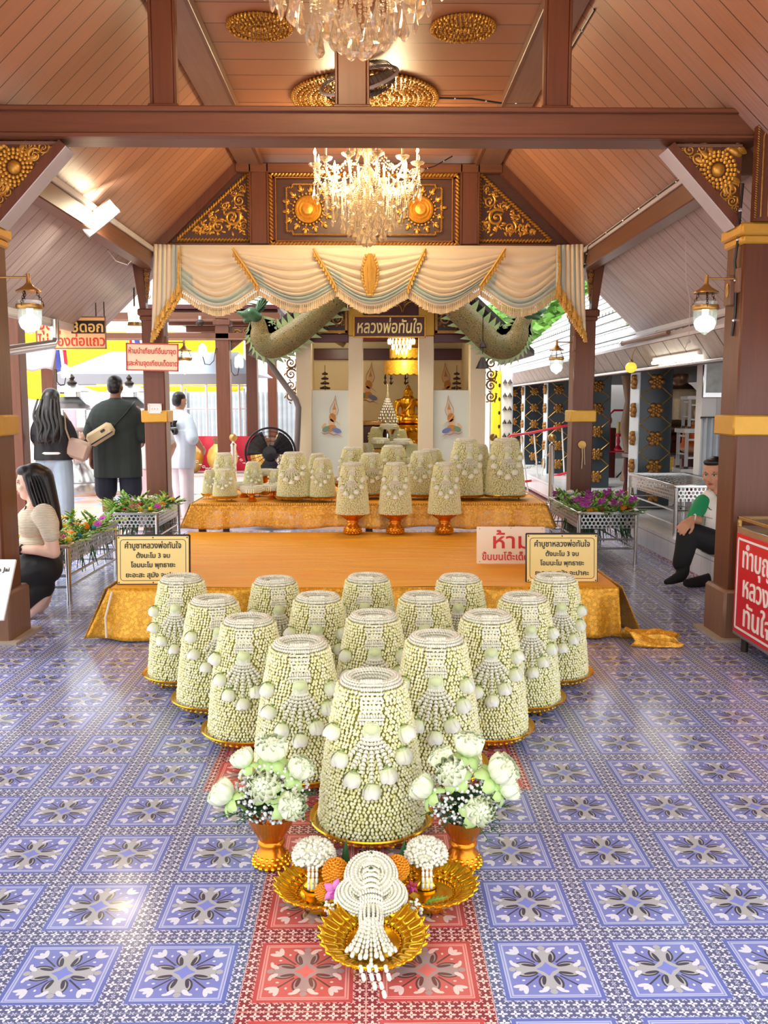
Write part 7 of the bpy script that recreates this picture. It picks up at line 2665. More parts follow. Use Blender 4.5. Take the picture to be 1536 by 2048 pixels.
spots_L = [(-2.15, 6.30), (-2.32, 6.28), (-2.50, 6.34), (-2.14, 6.52), (-2.34, 6.55), (-2.14, 6.76), (-2.36, 6.80), (-2.15, 7.00), (-2.38, 7.04), (-2.16, 7.26), (-2.42, 7.28)]
spots_M = [(-2.30, 8.16), (-2.14, 8.15), (-1.98, 8.18), (-2.32, 8.38), (-2.15, 8.40), (-1.98, 8.42), (-2.26, 8.64), (-2.06, 8.68), (-1.97, 8.90)]
kinds = [
    ([('purple', 'orchid', -0.03, -0.03, 0.09, 0.034), ('orange', 'ball', 0.03, -0.055, 0.05, 0.034), ('purple', 'orchid', 0.04, 0.02, 0.10, 0.03)], 'leaf', 'purple orchid and marigold'),
    ([('red', 'rose', 0.0, -0.05, 0.06, 0.03), ('purple', 'orchid', 0.02, 0.0, 0.11, 0.036), ('yellow', 'ball', -0.05, -0.03, 0.05, 0.028)], 'leaf', 'red rose and orchid'),
    ([('white', 'rose', 0.0, 0.0, 0.10, 0.04), ('white', 'rose', 0.05, -0.03, 0.08, 0.032), ('purple', 'orchid', -0.05, -0.03, 0.06, 0.03)], 'leaf', 'white bud and orchid'),
    ([('pink', 'daisy', 0.0, -0.05, 0.07, 0.042), ('yellow', 'ball', 0.05, -0.02, 0.05, 0.026)], 'lime', 'pink gerbera'),
    ([('orange', 'ball', 0.0, -0.05, 0.06, 0.034), ('teal', 'rose', 0.05, -0.04, 0.05, 0.026), ('peach', 'daisy', -0.04, -0.02, 0.08, 0.038)], 'lime', 'marigold and peach gerbera'),
    ([('white', 'daisy', 0.0, -0.04, 0.09, 0.042), ('red', 'rose', 0.06, -0.04, 0.05, 0.026)], 'lime', 'white bloom and red rose'),
    ([('purple', 'daisy', 0.02, -0.04, 0.07, 0.034), ('yellow', 'rose', -0.05, -0.04, 0.05, 0.026)], 'lime', 'purple daisy'),
]
protos = {}
ROW = ('front', 'second', 'third', 'fourth', 'fifth', 'sixth', 'back')
def lay(spots, order, zt, where, seedbase):
    ys = sorted(set(round(y / 0.2) for _, y in spots))
    seen = {}
    for i, (x, y) in enumerate(spots):
        k = order[i % len(order)]
        row = ys.index(round(y / 0.2))
        mates = sorted(a for a, c in spots if round(c / 0.2) == ys[row])
        j = mates.index(x)
        side = 'alone' if len(mates) == 1 else ('leftmost' if j == 0 else 'rightmost' if j == len(mates) - 1 else 'middle left' if (j == 1 and len(mates) == 4) else 'middle right' if j == 2 else 'middle')
        lab = '%s bouquet, %s in %s row %s' % (kinds[k][2], side, ROW[min(row, 6)], where)
        if k not in protos:
            protos[k] = bouquet_proto(lab, kinds[k][0], kinds[k][1], 50 + k, (x, y, zt), GB)
        else:
            dup(protos[k], lab, (x, y, zt), rot=(rnd.uniform(-.25, .15), rnd.uniform(-.25, .25), rnd.uniform(-0.9, 0.9)), scale=rnd.uniform(1.05, 1.35))
lay(spots_R, [0, 1, 0, 1, 0, 2, 1, 2, 0, 1, 2, 0, 0, 2], 0.42, 'of right stand', 1)
lay(spots_L, [3, 6, 3, 4, 6, 4, 3, 6, 5, 6, 4], 0.395, 'beside kneeling woman', 2)
lay(spots_M, [5, 3, 6, 5, 5, 4, 6, 5, 3], 0.395, 'of second left stand', 3)

# donation box with red sign, cut by the right edge
t = thing('donation_box', 'donation box with red Thai sign and glass top by the right column', 'donation box', (2.32, 4.60, 0.0))
b = MB(); b.box((0, 0, 0.40), (0.50, 0.80, 0.62), bev=0.006); b.build('cabinet', M['steel'], t)
b = MB(); b.box((-0.254, 0, 0.395), (0.006, 0.76, 0.56), bev=0.001); b.build('red_panel', mat('red sign panel', (214, 30, 44), 0.3, 0, 0.04, 3), t, smooth=False)
b = MB()
for c, s in (((-0.258, 0, 0.645), (0.004, 0.70, 0.012)), ((-0.258, 0, 0.145), (0.004, 0.70, 0.012)), ((-0.258, 0.35, 0.395), (0.004, 0.012, 0.50)), ((-0.258, -0.35, 0.395), (0.004, 0.012, 0.50))):
    b.box(c, s)
b.build('white_border', M['white'], t, smooth=False)
for s, z, sz, wd in (('ทำบุญกับ', 0.545, 0.165, 0.56), ('หลวงพ่อ', 0.385, 0.165, 0.52), ('ทันใจ', 0.225, 0.165, 0.36)):
    text(s, sz, t, mat('white lettering', (255, 240, 226), 0.4), (-0.259, 0.0 if z > 0.3 else 0.06, z), (PI / 2, 0, -PI / 2), fit=wd, bold=0.0012)
b = MB()
for sx in (-1, 1):
    b.box((sx * 0.24, 0, 0.755), (0.02, 0.80, 0.02), bev=0.003)
for sy in (-1, 1):
    b.box((0, sy * 0.39, 0.755), (0.50, 0.02, 0.02), bev=0.003)
    for sx in (-1, 1):
        b.box((sx * 0.24, sy * 0.39, 0.73), (0.02, 0.02, 0.05), bev=0.003)
b.build('top_frame', M['brass'], t)
b = MB(); b.box((0, 0, 0.762), (0.46, 0.76, 0.006)); b.build('glass_top', mat('clear glass', (220, 235, 235), 0.05, 0, 0, 1, trans=0.9, alpha=0.35), t, smooth=False)
for sx in (-1, 1):
    for sy in (-1, 1):
        b = MB(); b.cyl((sx * 0.20, sy * 0.34, 0), (sx * 0.20, sy * 0.34, 0.10), 0.02, 10); b.build('foot', M['iron'], t)

# red handrail and banners beyond the right column
t = thing('red_handrail', 'red handrail with thin white uprights leading up to the right building', 'handrail', (0, 0, 0))
for pts in ([(1008, 905), (1010, 882), (1022, 871), (1060, 866), (1140, 850)], [(1050, 963), (1085, 958), (1140, 944)]):
    b = MB(); b.tube([at(x, y, 14.6) for x, y in pts], 0.020, 8); b.build('rail', M['redpaint'], t)
for x0, y0, x1, y1 in ((1010, 900, 1012, 990), (1042, 870, 1056, 985), (1068, 868, 1078, 985), (1095, 862, 1080, 985), (1124, 856, 1130, 980)):
    b = MB(); b.tube([at(x0, y0, 14.62), at(x1, y1, 14.62)], 0.013, 6); b.build('upright', M['white'], t)
for nm, col, x0, x1, y0, y1, Y, lab in (('yellow_banner', (250, 226, 40), 984, 1001, 742, 915, 16.0, 'tall yellow vertical banner beside the right shrine pillar'),
                                       ('white_banner', (246, 246, 244), 1003, 1024, 735, 900, 16.3, 'tall white banner with dark ornaments beside the yellow one')):
    a, c = at(x0, y0, Y), at(x1, y1, Y)
    t = thing(nm, lab, 'banner', ((a.x + c.x) / 2, Y, 0))
    b = MB(); b.grid(lambda u, v: ((u - 0.5) * (c.x - a.x), 0.01 * math.sin(9 * v), a.z + (c.z - a.z) * v), 4, 20); b.build('cloth', mat(nm, col, 0.7, 0, 0.04, 3), t, solid=0.004)
    b = MB(); b.cyl(((a.x - c.x) / 2 - 0.02, 0, 0), ((a.x - c.x) / 2 - 0.02, 0, a.z + 0.05), 0.014, 8); b.build('pole', M['steel'], t)
    for k in range(5):
        b = MB()
        z = a.z - 0.25 - 0.24 * k
        if nm == 'white_banner':
            for q in (-0.04, 0.05):
                b.lathe([(0.0, z + 0.05), (0.015, z + 0.02), (0.045, z - 0.03), (0, z - 0.03)], 8, Matrix.Translation((q, -0.02, 0)))
        else:
            b.sphere((0.05, -0.012, z), (0.02, 0.004, 0.035), 8, 5)
        b.build('dark_ornament', M['iron'], t)
def stanchion(x, y, label, first=[None]):
    if first[0] is None:
        t = thing('chrome_stanchion', label, 'stanchion', (x, y, 0), group='chrome stanchions')
        b = MB(); b.lathe([(0.15, 0), (0.15, 0.012), (0.12, 0.025), (0.04, 0.035)], 24); b.build('base', M['chrome'], t)
        b = MB(); b.lathe([(0.038, 0.03), (0.038, 0.80), (0.042, 0.81), (0.042, 0.83), (0.018, 0.85), (0.016, 0.88)], 16); b.build('post', M['chrome'], t)
        b = MB(); b.sphere((0, 0, 0.925), 0.055, 18, 12); b.build('ball_top', M['brass'], t)
        first[0] = t
        return t
    return dup(first[0], label, (x, y, 0))
STN = [(-2.72, 12.5, 'chrome stanchion with brass ball nearest the second left column'), (-2.46, 12.3, 'chrome stanchion just right of the one by the second left column'), (-1.90, 12.6, 'chrome stanchion in front of the third left column'),
       (-1.24, 12.4, 'chrome stanchion standing behind the black fan'), (2.50, 12.4, 'chrome stanchion left of the second right column'), (1.72, 12.6, 'stanchion right of the shrine before the yellow banner')]
for s in STN:
    stanchion(*s)
for i, (a, c) in enumerate(((0, 1), (1, 2), (2, 3), (5, 4))):
    A, B_ = Vector((STN[a][0], STN[a][1], 0.76)), Vector((STN[c][0], STN[c][1], 0.76))
    t = thing('barrier_chain', 'sagging chain between ' + ('the first two left stanchions', 'the second and third left stanchions', 'the stanchions before and after the third column', 'the two right stanchions')[i], 'chain', tuple(A))
    b = MB(); n = max(8, int((B_ - A).length / 0.045))
    for k in range(n):
        u = (k + 0.5) / n
        p = (B_ - A) * u + Vector((0, 0, -0.26 * 4 * u * (1 - u)))
        b.tube([p + Vector((0.022 * math.cos(w), 0.012 * math.sin(w) * (k % 2), 0.012 * math.sin(w) * (1 - k % 2))) for w in [2 * PI * j / 8 for j in range(8)]], 0.004, 4, closed=True)
    b.build('links', M['steel'], t)
t = thing('door_knocker', 'old metal hook with hanging threads on the second right column', 'hook', (2.14, 9.095, 0.98))
b = MB(); b.lathe([(0.045, 0.0), (0.04, 0.012), (0.0, 0.014)], 14, Matrix.Rotation(PI / 2, 4, 'X')); b.build('back_plate', M['brass'], t)
b = MB(); b.tube([(0, -0.02, -0.03), (0.005, -0.02, -0.12), (0, -0.018, -0.24)], 0.005, 5); b.tube([(0.02, -0.02, -0.03), (0.03, -0.02, -0.2)], 0.004, 5); b.build('thread', M['fringepale'], t)

# ---------------------------------------------------------------- courtyard on the left and beyond
def far_column(x, y, w, z, label):
    t = thing('wooden_column', label, 'column', (x, y, 0))
    b = MB(); b.box((0, 0, z / 2), (w, w, z), bev=0.008); b.build('shaft', M['post'], t)
    b = MB(); b.box((0, 0, z - 0.06), (w + 0.05, w + 0.05, 0.08), bev=0.008); b.build('capital', M['post'], t)
    b = MB(); b.box((0, 0, 0.12), (w + 0.06, w + 0.06, 0.24), bev=0.01); b.build('plinth', M['postpale'], t)
    return t
far_column(-2.14, 13.4, 0.20, 2.62, 'third brown wooden column on the left, behind the curtain')
far_column(-2.14, 16.6, 0.20, 2.62, 'fourth brown wooden column on the left, beside the rain pipe')
far_column(-2.14, 20.0, 0.20, 2.62, 'fifth brown wooden column on the left, farthest in the row')
far_column(-3.58, 9.25, 0.19, 2.5, 'dark wooden column left of the woman in jeans')
far_column(-4.62, 13.2, 0.17, 2.4, 'dark wooden column behind the woman in jeans')
for z, h, lab in ((2.64, 0.12, 'upper brown cross beam of the walkway behind the left curtain end'), (2.36, 0.10, 'lower brown cross beam of the walkway behind the left curtain end')):
    t = thing('walkway_beam', lab, 'beam', (-3.0, 13.4, z))
    b = MB(); b.box((0, -0.04, 0), (3.4, 0.12, h), bev=0.008); b.build('timber', M['beamx'], t)
    b = MB(); b.box((0, -0.105, -h / 2 + 0.01), (3.4, 0.02, 0.02), bev=0.003); b.build('edge_strip', M['postpale'], t)
t = thing('walkway_roof', 'dark wooden roof over the walkway behind the left columns', 'roof', (-2.3, 15.6, 2.75))
b = MB(); b.box((0, 0.0, 0.03), (2.0, 4.6, 0.06)); b.build('boards', M['redwood'], t, smooth=False)
for k in range(4):
    b = MB(); b.box((0, -2.1 + 1.4 * k, -0.05), (1.9, 0.09, 0.10), bev=0.006); b.build('joist', M['beamx'], t)
t = thing('carved_bracket', 'small gilded bracket right of the third left column', 'bracket', (-2.03, 13.4, 2.16))
b = MB(); b.prism([(0, 0), (0.42, 0.34), (0, 0.34)], -0.03, 0.03); b.build('backing_board', M['post'], t, smooth=False)
b = MB()
for fx, fz, r in ((0.10, 0.24, 0.06), (0.23, 0.28, 0.045), (0.05, 0.13, 0.04), (0.32, 0.31, 0.025)):
    scroll(b, fx, fz, r, 1, 0.5, -0.03)
b.build('gilt_carving', M['goldold'], t)
t = thing('security_camera', 'small camera on the lower walkway beam behind the curtain', 'camera', at(400, 646, 13.2))
b = MB(); b.sphere((0, 0, 0), (0.06, 0.07, 0.05), 12, 8); b.build('dome', M['iron'], t)
b = MB(); b.cyl((0, 0, 0.03), (0, 0, 0.10), 0.02, 8); b.build('mount', M['white_edge'], t)

def board_sign(name, label, c, w, h, frame, face, lines, rz=0.0, ink=None):
    t = thing(name, label, 'sign', c, rz)
    b = MB(); b.box((0, 0, 0), (w, 0.02, h), bev=0.003); b.build('board', face, t)
    b = MB()
    for cc, s in (((0, -0.011, h / 2), (w + 0.012, 0.012, 0.012)), ((0, -0.011, -h / 2), (w + 0.012, 0.012, 0.012)), ((-w / 2, -0.011, 0), (0.012, 0.012, h)), ((w / 2, -0.011, 0), (0.012, 0.012, h))):
        b.box(cc, s)
    b.build('frame', frame, t, smooth=False)
    for s, x, z, sz, wd, mt in lines:
        text(s, sz, t, mt, (x, -0.013, z), fit=wd, bold=sz * 0.012)
    return t
a, c = at(253, 688, 9.0), at(357, 741, 9.0)
s_ = board_sign('notice_board', 'cream Thai notice board with red lettering on the second left column', ((a.x + c.x) / 2, 9.0, (a.z + c.z) / 2), c.x - a.x, a.z - c.z, mat('red board edge', (196, 84, 60), 0.5), M['signcream'],
    [('ห้ามนำเทียนที่อื่นมาจุด', 0, 0.055, 0.072, 0.46, M['inkred']), ('และห้ามจุดเทียนเด็ดขาด', 0, -0.062, 0.070, 0.49, M['inkred'])])
s_.rotation_euler = (0, 0.02, 0.0)
a, c = at(72, 634, 9.12), at(213, 697, 9.12)
t = board_sign('hanging_sign', 'orange cream Thai sign with red and black lettering under the left eave', ((a.x + c.x) / 2, 9.12, (a.z + c.z) / 2), c.x - a.x, a.z - c.z, M['postpale'], mat('peach sign board', (252, 200, 136), 0.4, 0, 0.05, 3),
    [('จุดธูป', -0.17, 0.085, 0.18, 0.30, M['inkred']), ('ไม่ต้องต่อแถว', 0.0, -0.085, 0.14, 0.66, M['inkred'])])
b = MB(); b.box((0.17, -0.012, 0.055), (0.33, 0.006, 0.125)); b.build('black_patch', M['black'], t, smooth=False)
text('3ดอก', 0.14, t, mat('peach lettering', (255, 206, 120), 0.4), (0.17, -0.017, 0.05), fit=0.30, bold=0.003)
b = MB()
for sx in (0.25, 0.33):
    b.cyl((sx, 0, (a.z - c.z) / 2), (sx, 0, 0.30), 0.006, 6)
b.build('hanger', M['iron'], t)
t = board_sign('paper_note', 'small white paper note stuck above the gold band of the second left column', at(310, 817, 9.085), 0.125, 0.085, M['white'], M['white'], [('. . .', 0, 0.008, 0.05, 0.06, M['inkred'])])

# drain pipe at the left eave
t = thing('drain_pipe', 'shiny steel drain pipe elbowing down beside the left front column', 'pipe', (0, 0, 0))
b = MB(); b.tube([(-2.90, 8.5, 2.16), (-2.90, 8.5, 1.98), (-2.90, 8.42, 1.93), (-2.91, 7.30, 1.80), (-2.91, 7.2, 1.74), (-2.90, 7.2, 1.66), (-2.89, 7.2, 0.0)], 0.042, 14); b.build('pipe_run', M['steel'], t)
for z in (1.62, 0.9):
    b = MB(); b.lathe([(0.045, z), (0.048, z + 0.005), (0.048, z + 0.03), (0.045, z + 0.035)], 16, Matrix.Translation((-2.895, 7.2, 0))); b.build('collar', M['chrome'], t)
b = MB(); b.tube([(-2.94, 0.2, 2.10), (-2.94, 10.0, 2.13)], 0.03, 10); b.build('eave_gutter', M['white_edge'], t)

# slanted information board by the left column
t = thing('information_stand', 'white slanted information board in front of the left column', 'sign', (-2.21, 4.86, 0.0))
b = MB(); b.box((0, 0.06, 0.17), (0.10, 0.10, 0.34), bev=0.006); b.build('pedestal', M['post'], t)
Mx = Matrix.Translation((0, 0.0, 0.385)) @ Matrix.Rotation(0.95, 4, 'X')
b = MB(); b.box((0, 0, 0), (0.52, 0.36, 0.016), bev=0.003)
o = b.build('panel', M['white'], t); o.matrix_local = Mx
def on_panel(s, sz, x, y, wd):
    o = text(s, sz, t, M['inkblack'], (0, 0, 0), (0, 0, 0), fit=wd)
    o.matrix_local = Mx @ Matrix.Translation((x, y, 0.0095))
on_panel('Luang Por Tan Jai', 0.036, 0.10, 0.115, 0.27)

# incense houses
def incense_house(loc, label, first=[None]):
    if first[0] is not None:
        return dup(first[0], label, loc)
    t = thing('incense_house', label, 'incense burner', loc, group='silver incense houses')
    first[0] = t
    S = M['steel']
    b = MB(); b.lathe([(0.46, 0.0), (0.48, 0.10), (0.44, 0.20), (0.47, 0.22), (0.30, 0.22), (0.24, 0.40), (0.16, 0.50)], 28); b.build('basin', S, t)
    b = MB(); b.lathe([(0.16, 0.46), (0.15, 0.60), (0.20, 0.70), (0.14, 0.80), (0.30, 0.98), (0.40, 1.04), (0.42, 1.08), (0, 1.08)], 20); b.build('stem', S, t)
    for sx in (-1, 1):
        for sy in (-1, 1):
            b = MB(); b.box((sx * 0.26, sy * 0.26, 1.22), (0.05, 0.05, 0.30), bev=0.006); b.build('corner_post', S, t)
    b = MB()
    for k in range(4):
        a = PI / 2 * k
        Mx = Matrix.Rotation(a, 4, 'Z')
        b.add([Mx @ Vector(p) for p in ((-0.50, -0.50, 1.38), (0.50, -0.50, 1.38), (0.30, -0.30, 1.45), (0.14, -0.14, 1.56), (-0.14, -0.14, 1.56), (-0.30, -0.30, 1.45))], [(0, 1, 2, 5), (5, 2, 3, 4)])
    b.box((0, 0, 1.37), (0.6, 0.6, 0.03))
    b.build('lower_roof', S, t, smooth=False)
    b = MB(); b.box((0, 0, 1.60), (0.2, 0.2, 0.12), bev=0.01); b.build('lantern_box', S, t)
    b = MB()
    for k in range(4):
        Mx = Matrix.Rotation(PI / 2 * k, 4, 'Z')
        b.add([Mx @ Vector(p) for p in ((-0.30, -0.30, 1.65), (0.30, -0.30, 1.65), (0.06, -0.06, 1.76), (-0.06, -0.06, 1.76))], [(0, 1, 2, 3)])
    b.box((0, 0, 1.645), (0.4, 0.4, 0.02))
    b.build('upper_roof', S, t, smooth=False)
    b = MB(); b.lathe([(0.06, 1.74), (0.08, 1.79), (0.03, 1.83), (0.05, 1.87), (0.0, 1.93)], 12); b.build('finial', M['iron'], t)
    return t
incense_house((-4.75, 14.6, -0.06), 'silver pagoda shaped incense house between the two standing visitors')
incense_house((-3.92, 14.9, -0.06), 'silver pagoda shaped incense house half hidden by the man in dark green')

# canopy tent, translucent fence, hangings
t = thing('canopy_tent', 'pale blue canopy tent with grey valance in the left courtyard', 'tent', (-4.0, 17.6, 0))
b = MB()
x0, x1, y0, y1 = -1.75, 1.95, -0.9, 1.6
b.add([(x0, y0, 1.93), (x1, y0, 1.93), (x1, y1, 1.93), (x0, y1, 1.93), (x0 + 0.75, y0 + 1.0, 2.38), (x1 - 0.5, y0 + 1.0, 2.38)], [(0, 1, 5, 4), (1, 2, 5), (2, 3, 4, 5), (3, 0, 4)])
b.build('roof_cloth', mat('pale blue tarpaulin', (206, 222, 236), 0.3, 0, 0.08, 3), t, smooth=False, solid=0.01)
b = MB(); b.box(((x0 + x1) / 2, y0, 1.84), (x1 - x0, 0.012, 0.19)); b.box((x0, (y0 + y1) / 2, 1.84), (0.012, y1 - y0, 0.19)); b.build('valance', mat('grey valance', (156, 158, 164), 0.5, 0, 0.05, 4), t, smooth=False)
for xx in (x0 + 0.02, 0.55, 1.0, 1.6, x1 - 0.02):
    b = MB(); b.cyl((xx, y0 + 0.02, -0.06), (xx, y0 + 0.02, 1.93), 0.022, 8); b.build('pole', M['white'], t)
b = MB(); b.cyl((x0, y0 + 0.02, 1.72), (x1, y0 + 0.02, 1.72), 0.014, 8); b.cyl((x0, y0 + 0.02, 1.30), (x1, y0 + 0.02, 1.30), 0.012, 8); b.build('rail', M['white'], t)
wm, bb = new_mat('translucent corrugated sheet')
x, y, z = position()
link(vmix((noise(2, combine(x * 0.4, y, z * 3), 3)), rgb(186, 208, 216), rgb(240, 247, 248)), bb.inputs['Base Color'])
bb.inputs['Roughness'].default_value = 0.4
t = thing('corrugated_fence', 'pale translucent corrugated sheet fence behind the canopy tent', 'fence', (-4.2, 20.35, -0.06))
b = MB()
b.grid(lambda u, v: (-2.6 + 5.6 * u, 0.03 * math.sin(2 * PI * 56 * u), 1.72 * v), 448, 1)
b.build('corrugated_sheet', wm, t)
for k in range(5):
    b = MB(); b.box((-2.5 + 1.3 * k, -0.06, 0.9), (0.05, 0.05, 1.8), bev=0.004); b.build('post', M['steel'], t)
t = thing('yellow_hanging', 'large yellow cloth hanging high across the left courtyard', 'banner', (-5.4, 21.0, 0))
def yc(u, v):
    return (-2.9 + 5.4 * u, 0.12 * math.sin(9 * u + 2 * v) + 0.05 * math.sin(25 * u), 3.0 - 1.5 * v * (0.75 + 0.35 * abs(math.sin(2.2 * u + 0.6))))
b = MB(); b.grid(yc, 60, 12)
b.mi = [1 if 33 < (i // 12) < 41 or (i // 12) < 3 else 0 for i in range(720)]
b.build('draped_cloth', [mat('bright yellow cloth', (255, 214, 20), 0.7, 0, 0.06, 2), mat('orange cloth', (250, 150, 50), 0.7, 0, 0.06, 2)], t, solid=0.01)
b = MB(); b.cyl((-3.0, 0, 3.02), (2.6, 0, 3.02), 0.03, 8); b.build('support_rod', M['steel'], t)
for xx in (-3.0, 2.6):
    b = MB(); b.cyl((xx, 0, -0.06), (xx, 0, 3.02), 0.03, 8); b.build('support_pole', M['steel'], t)
def flag(loc, label, w, h):
    t = thing('hanging_flag', label, 'flag', loc)
    for k, c in enumerate(((210, 40, 60), (245, 245, 245), (60, 70, 150), (245, 245, 245), (210, 40, 60))):
        b = MB()
        x0 = -w / 2 + w * (0, 0.17, 0.33, 0.67, 0.83)[k]; ww = w * (0.17, 0.16, 0.34, 0.16, 0.17)[k]
        b.grid(lambda u, v: (x0 + ww * u + 0.12 * v * v, 0.04 * math.sin(5 * v + 3 * (x0 + ww * u)), -h * v), 3, 8)
        b.build('stripe', mat('flag stripe', c, 0.7), t, solid=0.006)
    b = MB(); b.cyl((-w / 2 - 0.03, 0, 0.02), (w / 2 + 0.03, 0, 0.02), 0.012, 6); b.cyl((-w / 2 - 0.03, 0, 0.02), (-w / 2 - 0.03, 0, -loc[2] - 0.06), 0.014, 6); b.build('flag_pole', M['steel'], t)
p = at(112, 700, 17.0); flag((p.x, 17.0, p.z), 'striped flag on a pole behind the steel drain pipe', 0.36, 0.8)
p = at(272, 668, 18.0); flag((p.x, 18.0, p.z), 'striped flag on a pole left of the second left column', 0.30, 0.5)
t = thing('grey_awning', 'small grey tarpaulin awning behind the hanging orange sign', 'awning', at(85, 720, 12.6))
b = MB(); b.grid(lambda u, v: (-0.42 + 0.62 * u, -0.2 * v, 0.16 - 0.26 * v + 0.03 * math.sin(9 * u) - 0.06 * u * v), 14, 6); b.build('cloth', mat('grey tarpaulin', (176, 168, 170), 0.5, 0, 0.1, 5), t, solid=0.006)
b = MB(); b.cyl((-0.44, 0, 0.17), (0.22, 0, 0.17), 0.014, 6); b.cyl((-0.44, 0, 0.17), (-0.44, 0, -2.0), 0.016, 6); b.build('frame', M['steel'], t)
t = thing('pink_poster_stand', 'pink and white poster board behind the woman in jeans', 'sign', (-5.15, 15.6, -0.06))
b = MB(); b.box((0, 0, 0.85), (0.24, 0.03, 1.3), bev=0.004); b.build('poster', mat('pink poster', (246, 190, 200), 0.5, 0, 0.1, 14), t)
for sx in (-0.1, 0.1):
    b = MB(); b.cyl((sx, 0.03, 0), (sx, 0.03, 1.5), 0.012, 6); b.build('leg', M['steel'], t)
# big gold jars on a ledge with red cloth
t = thing('white_ledge', 'low white ledge behind the stanchions carrying gold jars', 'ledge', (-2.6, 14.9, -0.06))
b = MB(); b.box((0, 0, 0.15), (2.4, 0.7, 0.30), bev=0.01); b.build('body', M['white'], t)
b = MB(); b.box((0, 0, 0.31), (2.46, 0.76, 0.03), bev=0.006); b.build('coping', M['white_edge'], t)
t = thing('red_cloth_screen', 'red cloth screen standing behind the gold jars', 'screen', (-2.5, 15.6, -0.06))
b = MB(); b.grid(lambda u, v: (-0.7 + 1.4 * u, 0.02 * math.sin(30 * u), 0.15 + 0.75 * v), 40, 3); b.build('cloth', mat('crimson cloth', (206, 36, 60), 0.7), t, solid=0.01)
for sx in (-0.7, 0.7):
    b = MB(); b.cyl((sx, 0, 0), (sx, 0, 0.92), 0.02, 8); b.build('post', M['steel'], t)
def jar(loc, s, label, first=[None]):
    if first[0] is not None:
        return dup(first[0], label, loc, scale=s)
    t = thing('gold_jar', label, 'jar', loc, group='big gold jars')
    t.scale = (s, s, s)
    first[0] = t
    b = MB(); b.lathe([(0.14, 0), (0.2, 0.06), (0.27, 0.20), (0.28, 0.30), (0.24, 0.42), (0.16, 0.50), (0.15, 0.52), (0, 0.5)], 28); b.build('body', mat('golden glaze', (222, 176, 84), 0.3, 0.4, 0.1, 4), t)
    b = MB(); b.lathe([(0.15, 0.50), (0.155, 0.58), (0.17, 0.60), (0.17, 0.63), (0.14, 0.62), (0.13, 0.5)], 28); b.build('brown_neck', M['postpale'], t)
    return t
jar((-2.42, 14.85, 0.265), 0.92, 'big gold jar on the white ledge left of the third column')
jar((-2.98, 14.9, 0.265), 0.85, 'big gold jar on the white ledge behind the two left stanchions')
jar((-1.72, 14.9, 0.265), 0.9, 'big gold jar on the white ledge right of the third column')
# black drum fan
t = thing('drum_fan', 'big black electric fan facing the altar left of the shrine', 'fan', (-1.16, 10.55, 0))
b = MB(); b.lathe([(0.22, 0), (0.22, 0.03), (0.05, 0.05)], 24); b.cyl((0, 0, 0.03), (0, 0, 0.55), 0.025, 10); b.build('stand', M['black'], t)
Mx = Matrix.Translation((0, 0, 0.82)) @ Matrix.Rotation(PI / 2, 4, 'X')
for nm, zz in (('front_grille', 0.08), ('back_grille', -0.08)):
    b = MB()
    for r in (0.08, 0.14, 0.20, 0.25, 0.285):
        b.tube([Mx @ Vector((r * math.cos(2 * PI * i / 36), r * math.sin(2 * PI * i / 36), zz * (1 - (r / 0.4) ** 2))) for i in range(36)], 0.0022, 4, closed=True)
    for k in range(20):
        a = 2 * PI * k / 20
        b.tube([Mx @ Vector((r * math.cos(a), r * math.sin(a), zz * (1 - (r / 0.4) ** 2))) for r in (0.05, 0.15, 0.24, 0.29)], 0.0022, 4)
    b.build(nm, M['iron'], t)
b = MB(); b.tube([Mx @ Vector((0.292 * math.cos(2 * PI * i / 48), 0.292 * math.sin(2 * PI * i / 48), 0)) for i in range(48)], 0.012, 8, closed=True); b.build('rim', M['black'], t)
b = MB(); b.lathe([(0.0, 0.09), (0.08, 0.08), (0.10, 0.02), (0.10, -0.10), (0.06, -0.16), (0, -0.16)], 20, Mx); b.build('motor', M['black'], t)
for k in range(3):
    a0 = 2 * PI * k / 3 + 0.5
    b = MB(); b.grid(lambda u, v: Mx @ Vector(((0.07 + 0.2 * u) * math.cos(a0 + (v - 0.5) * 1.3), (0.07 + 0.2 * u) * math.sin(a0 + (v - 0.5) * 1.3), 0.06 * (v - 0.5))), 6, 8); b.build('blade', M['black'], t, solid=0.004)

# far setting
b = MB(); b.box((0, 27.0, 2.2), (40, 0.2, 4.6)); struct(b.build('wall_back', mat('pale far wall', (236, 232, 226), 0.8, 0, 0.04, 0.5), smooth=False))
def tree(loc, h, r, label, seed):
    r_ = random.Random(seed)
    t = thing('courtyard_tree', label, 'tree', loc)
    b = MB(); b.tube([(0, 0, 0), (0.1, 0, h * 0.4), (0, 0.1, h * 0.75)], [0.18, 0.14, 0.06], 8); b.build('trunk', M['postpale'], t)
    b = MB()
    for i in range(1500):
        d = Vector((r_.gauss(0, 1), r_.gauss(0, 1), r_.gauss(0, 0.8))).normalized() * r * r_.uniform(0.45, 1.0)
        c = Vector((0, 0, h * 0.85)) + d
        a = Vector((r_.uniform(-1, 1), r_.uniform(-1, 1), r_.uniform(-.6, .6))).normalized()
        u, w, _ = frame_of(a)
        L, W = 0.20, 0.08
        b.add([c - u * L, c + w * W, c + u * L, c - w * W], [(0, 1, 2, 3)])
    o = b.build('crown', mat('bright tree leaves', (120, 178, 74), 0.6, 0, 0.3, 2), t, smooth=False); o['kind'] = 'stuff'
    return t
tree((5.0, 25.0, -0.06), 4.8, 1.9, 'leafy green tree seen over the tiled roof right of the naga', 3)
tree((7.2, 24.5, -0.06), 5.2, 1.9, 'leafy green tree farther right behind the tiled roof', 4)

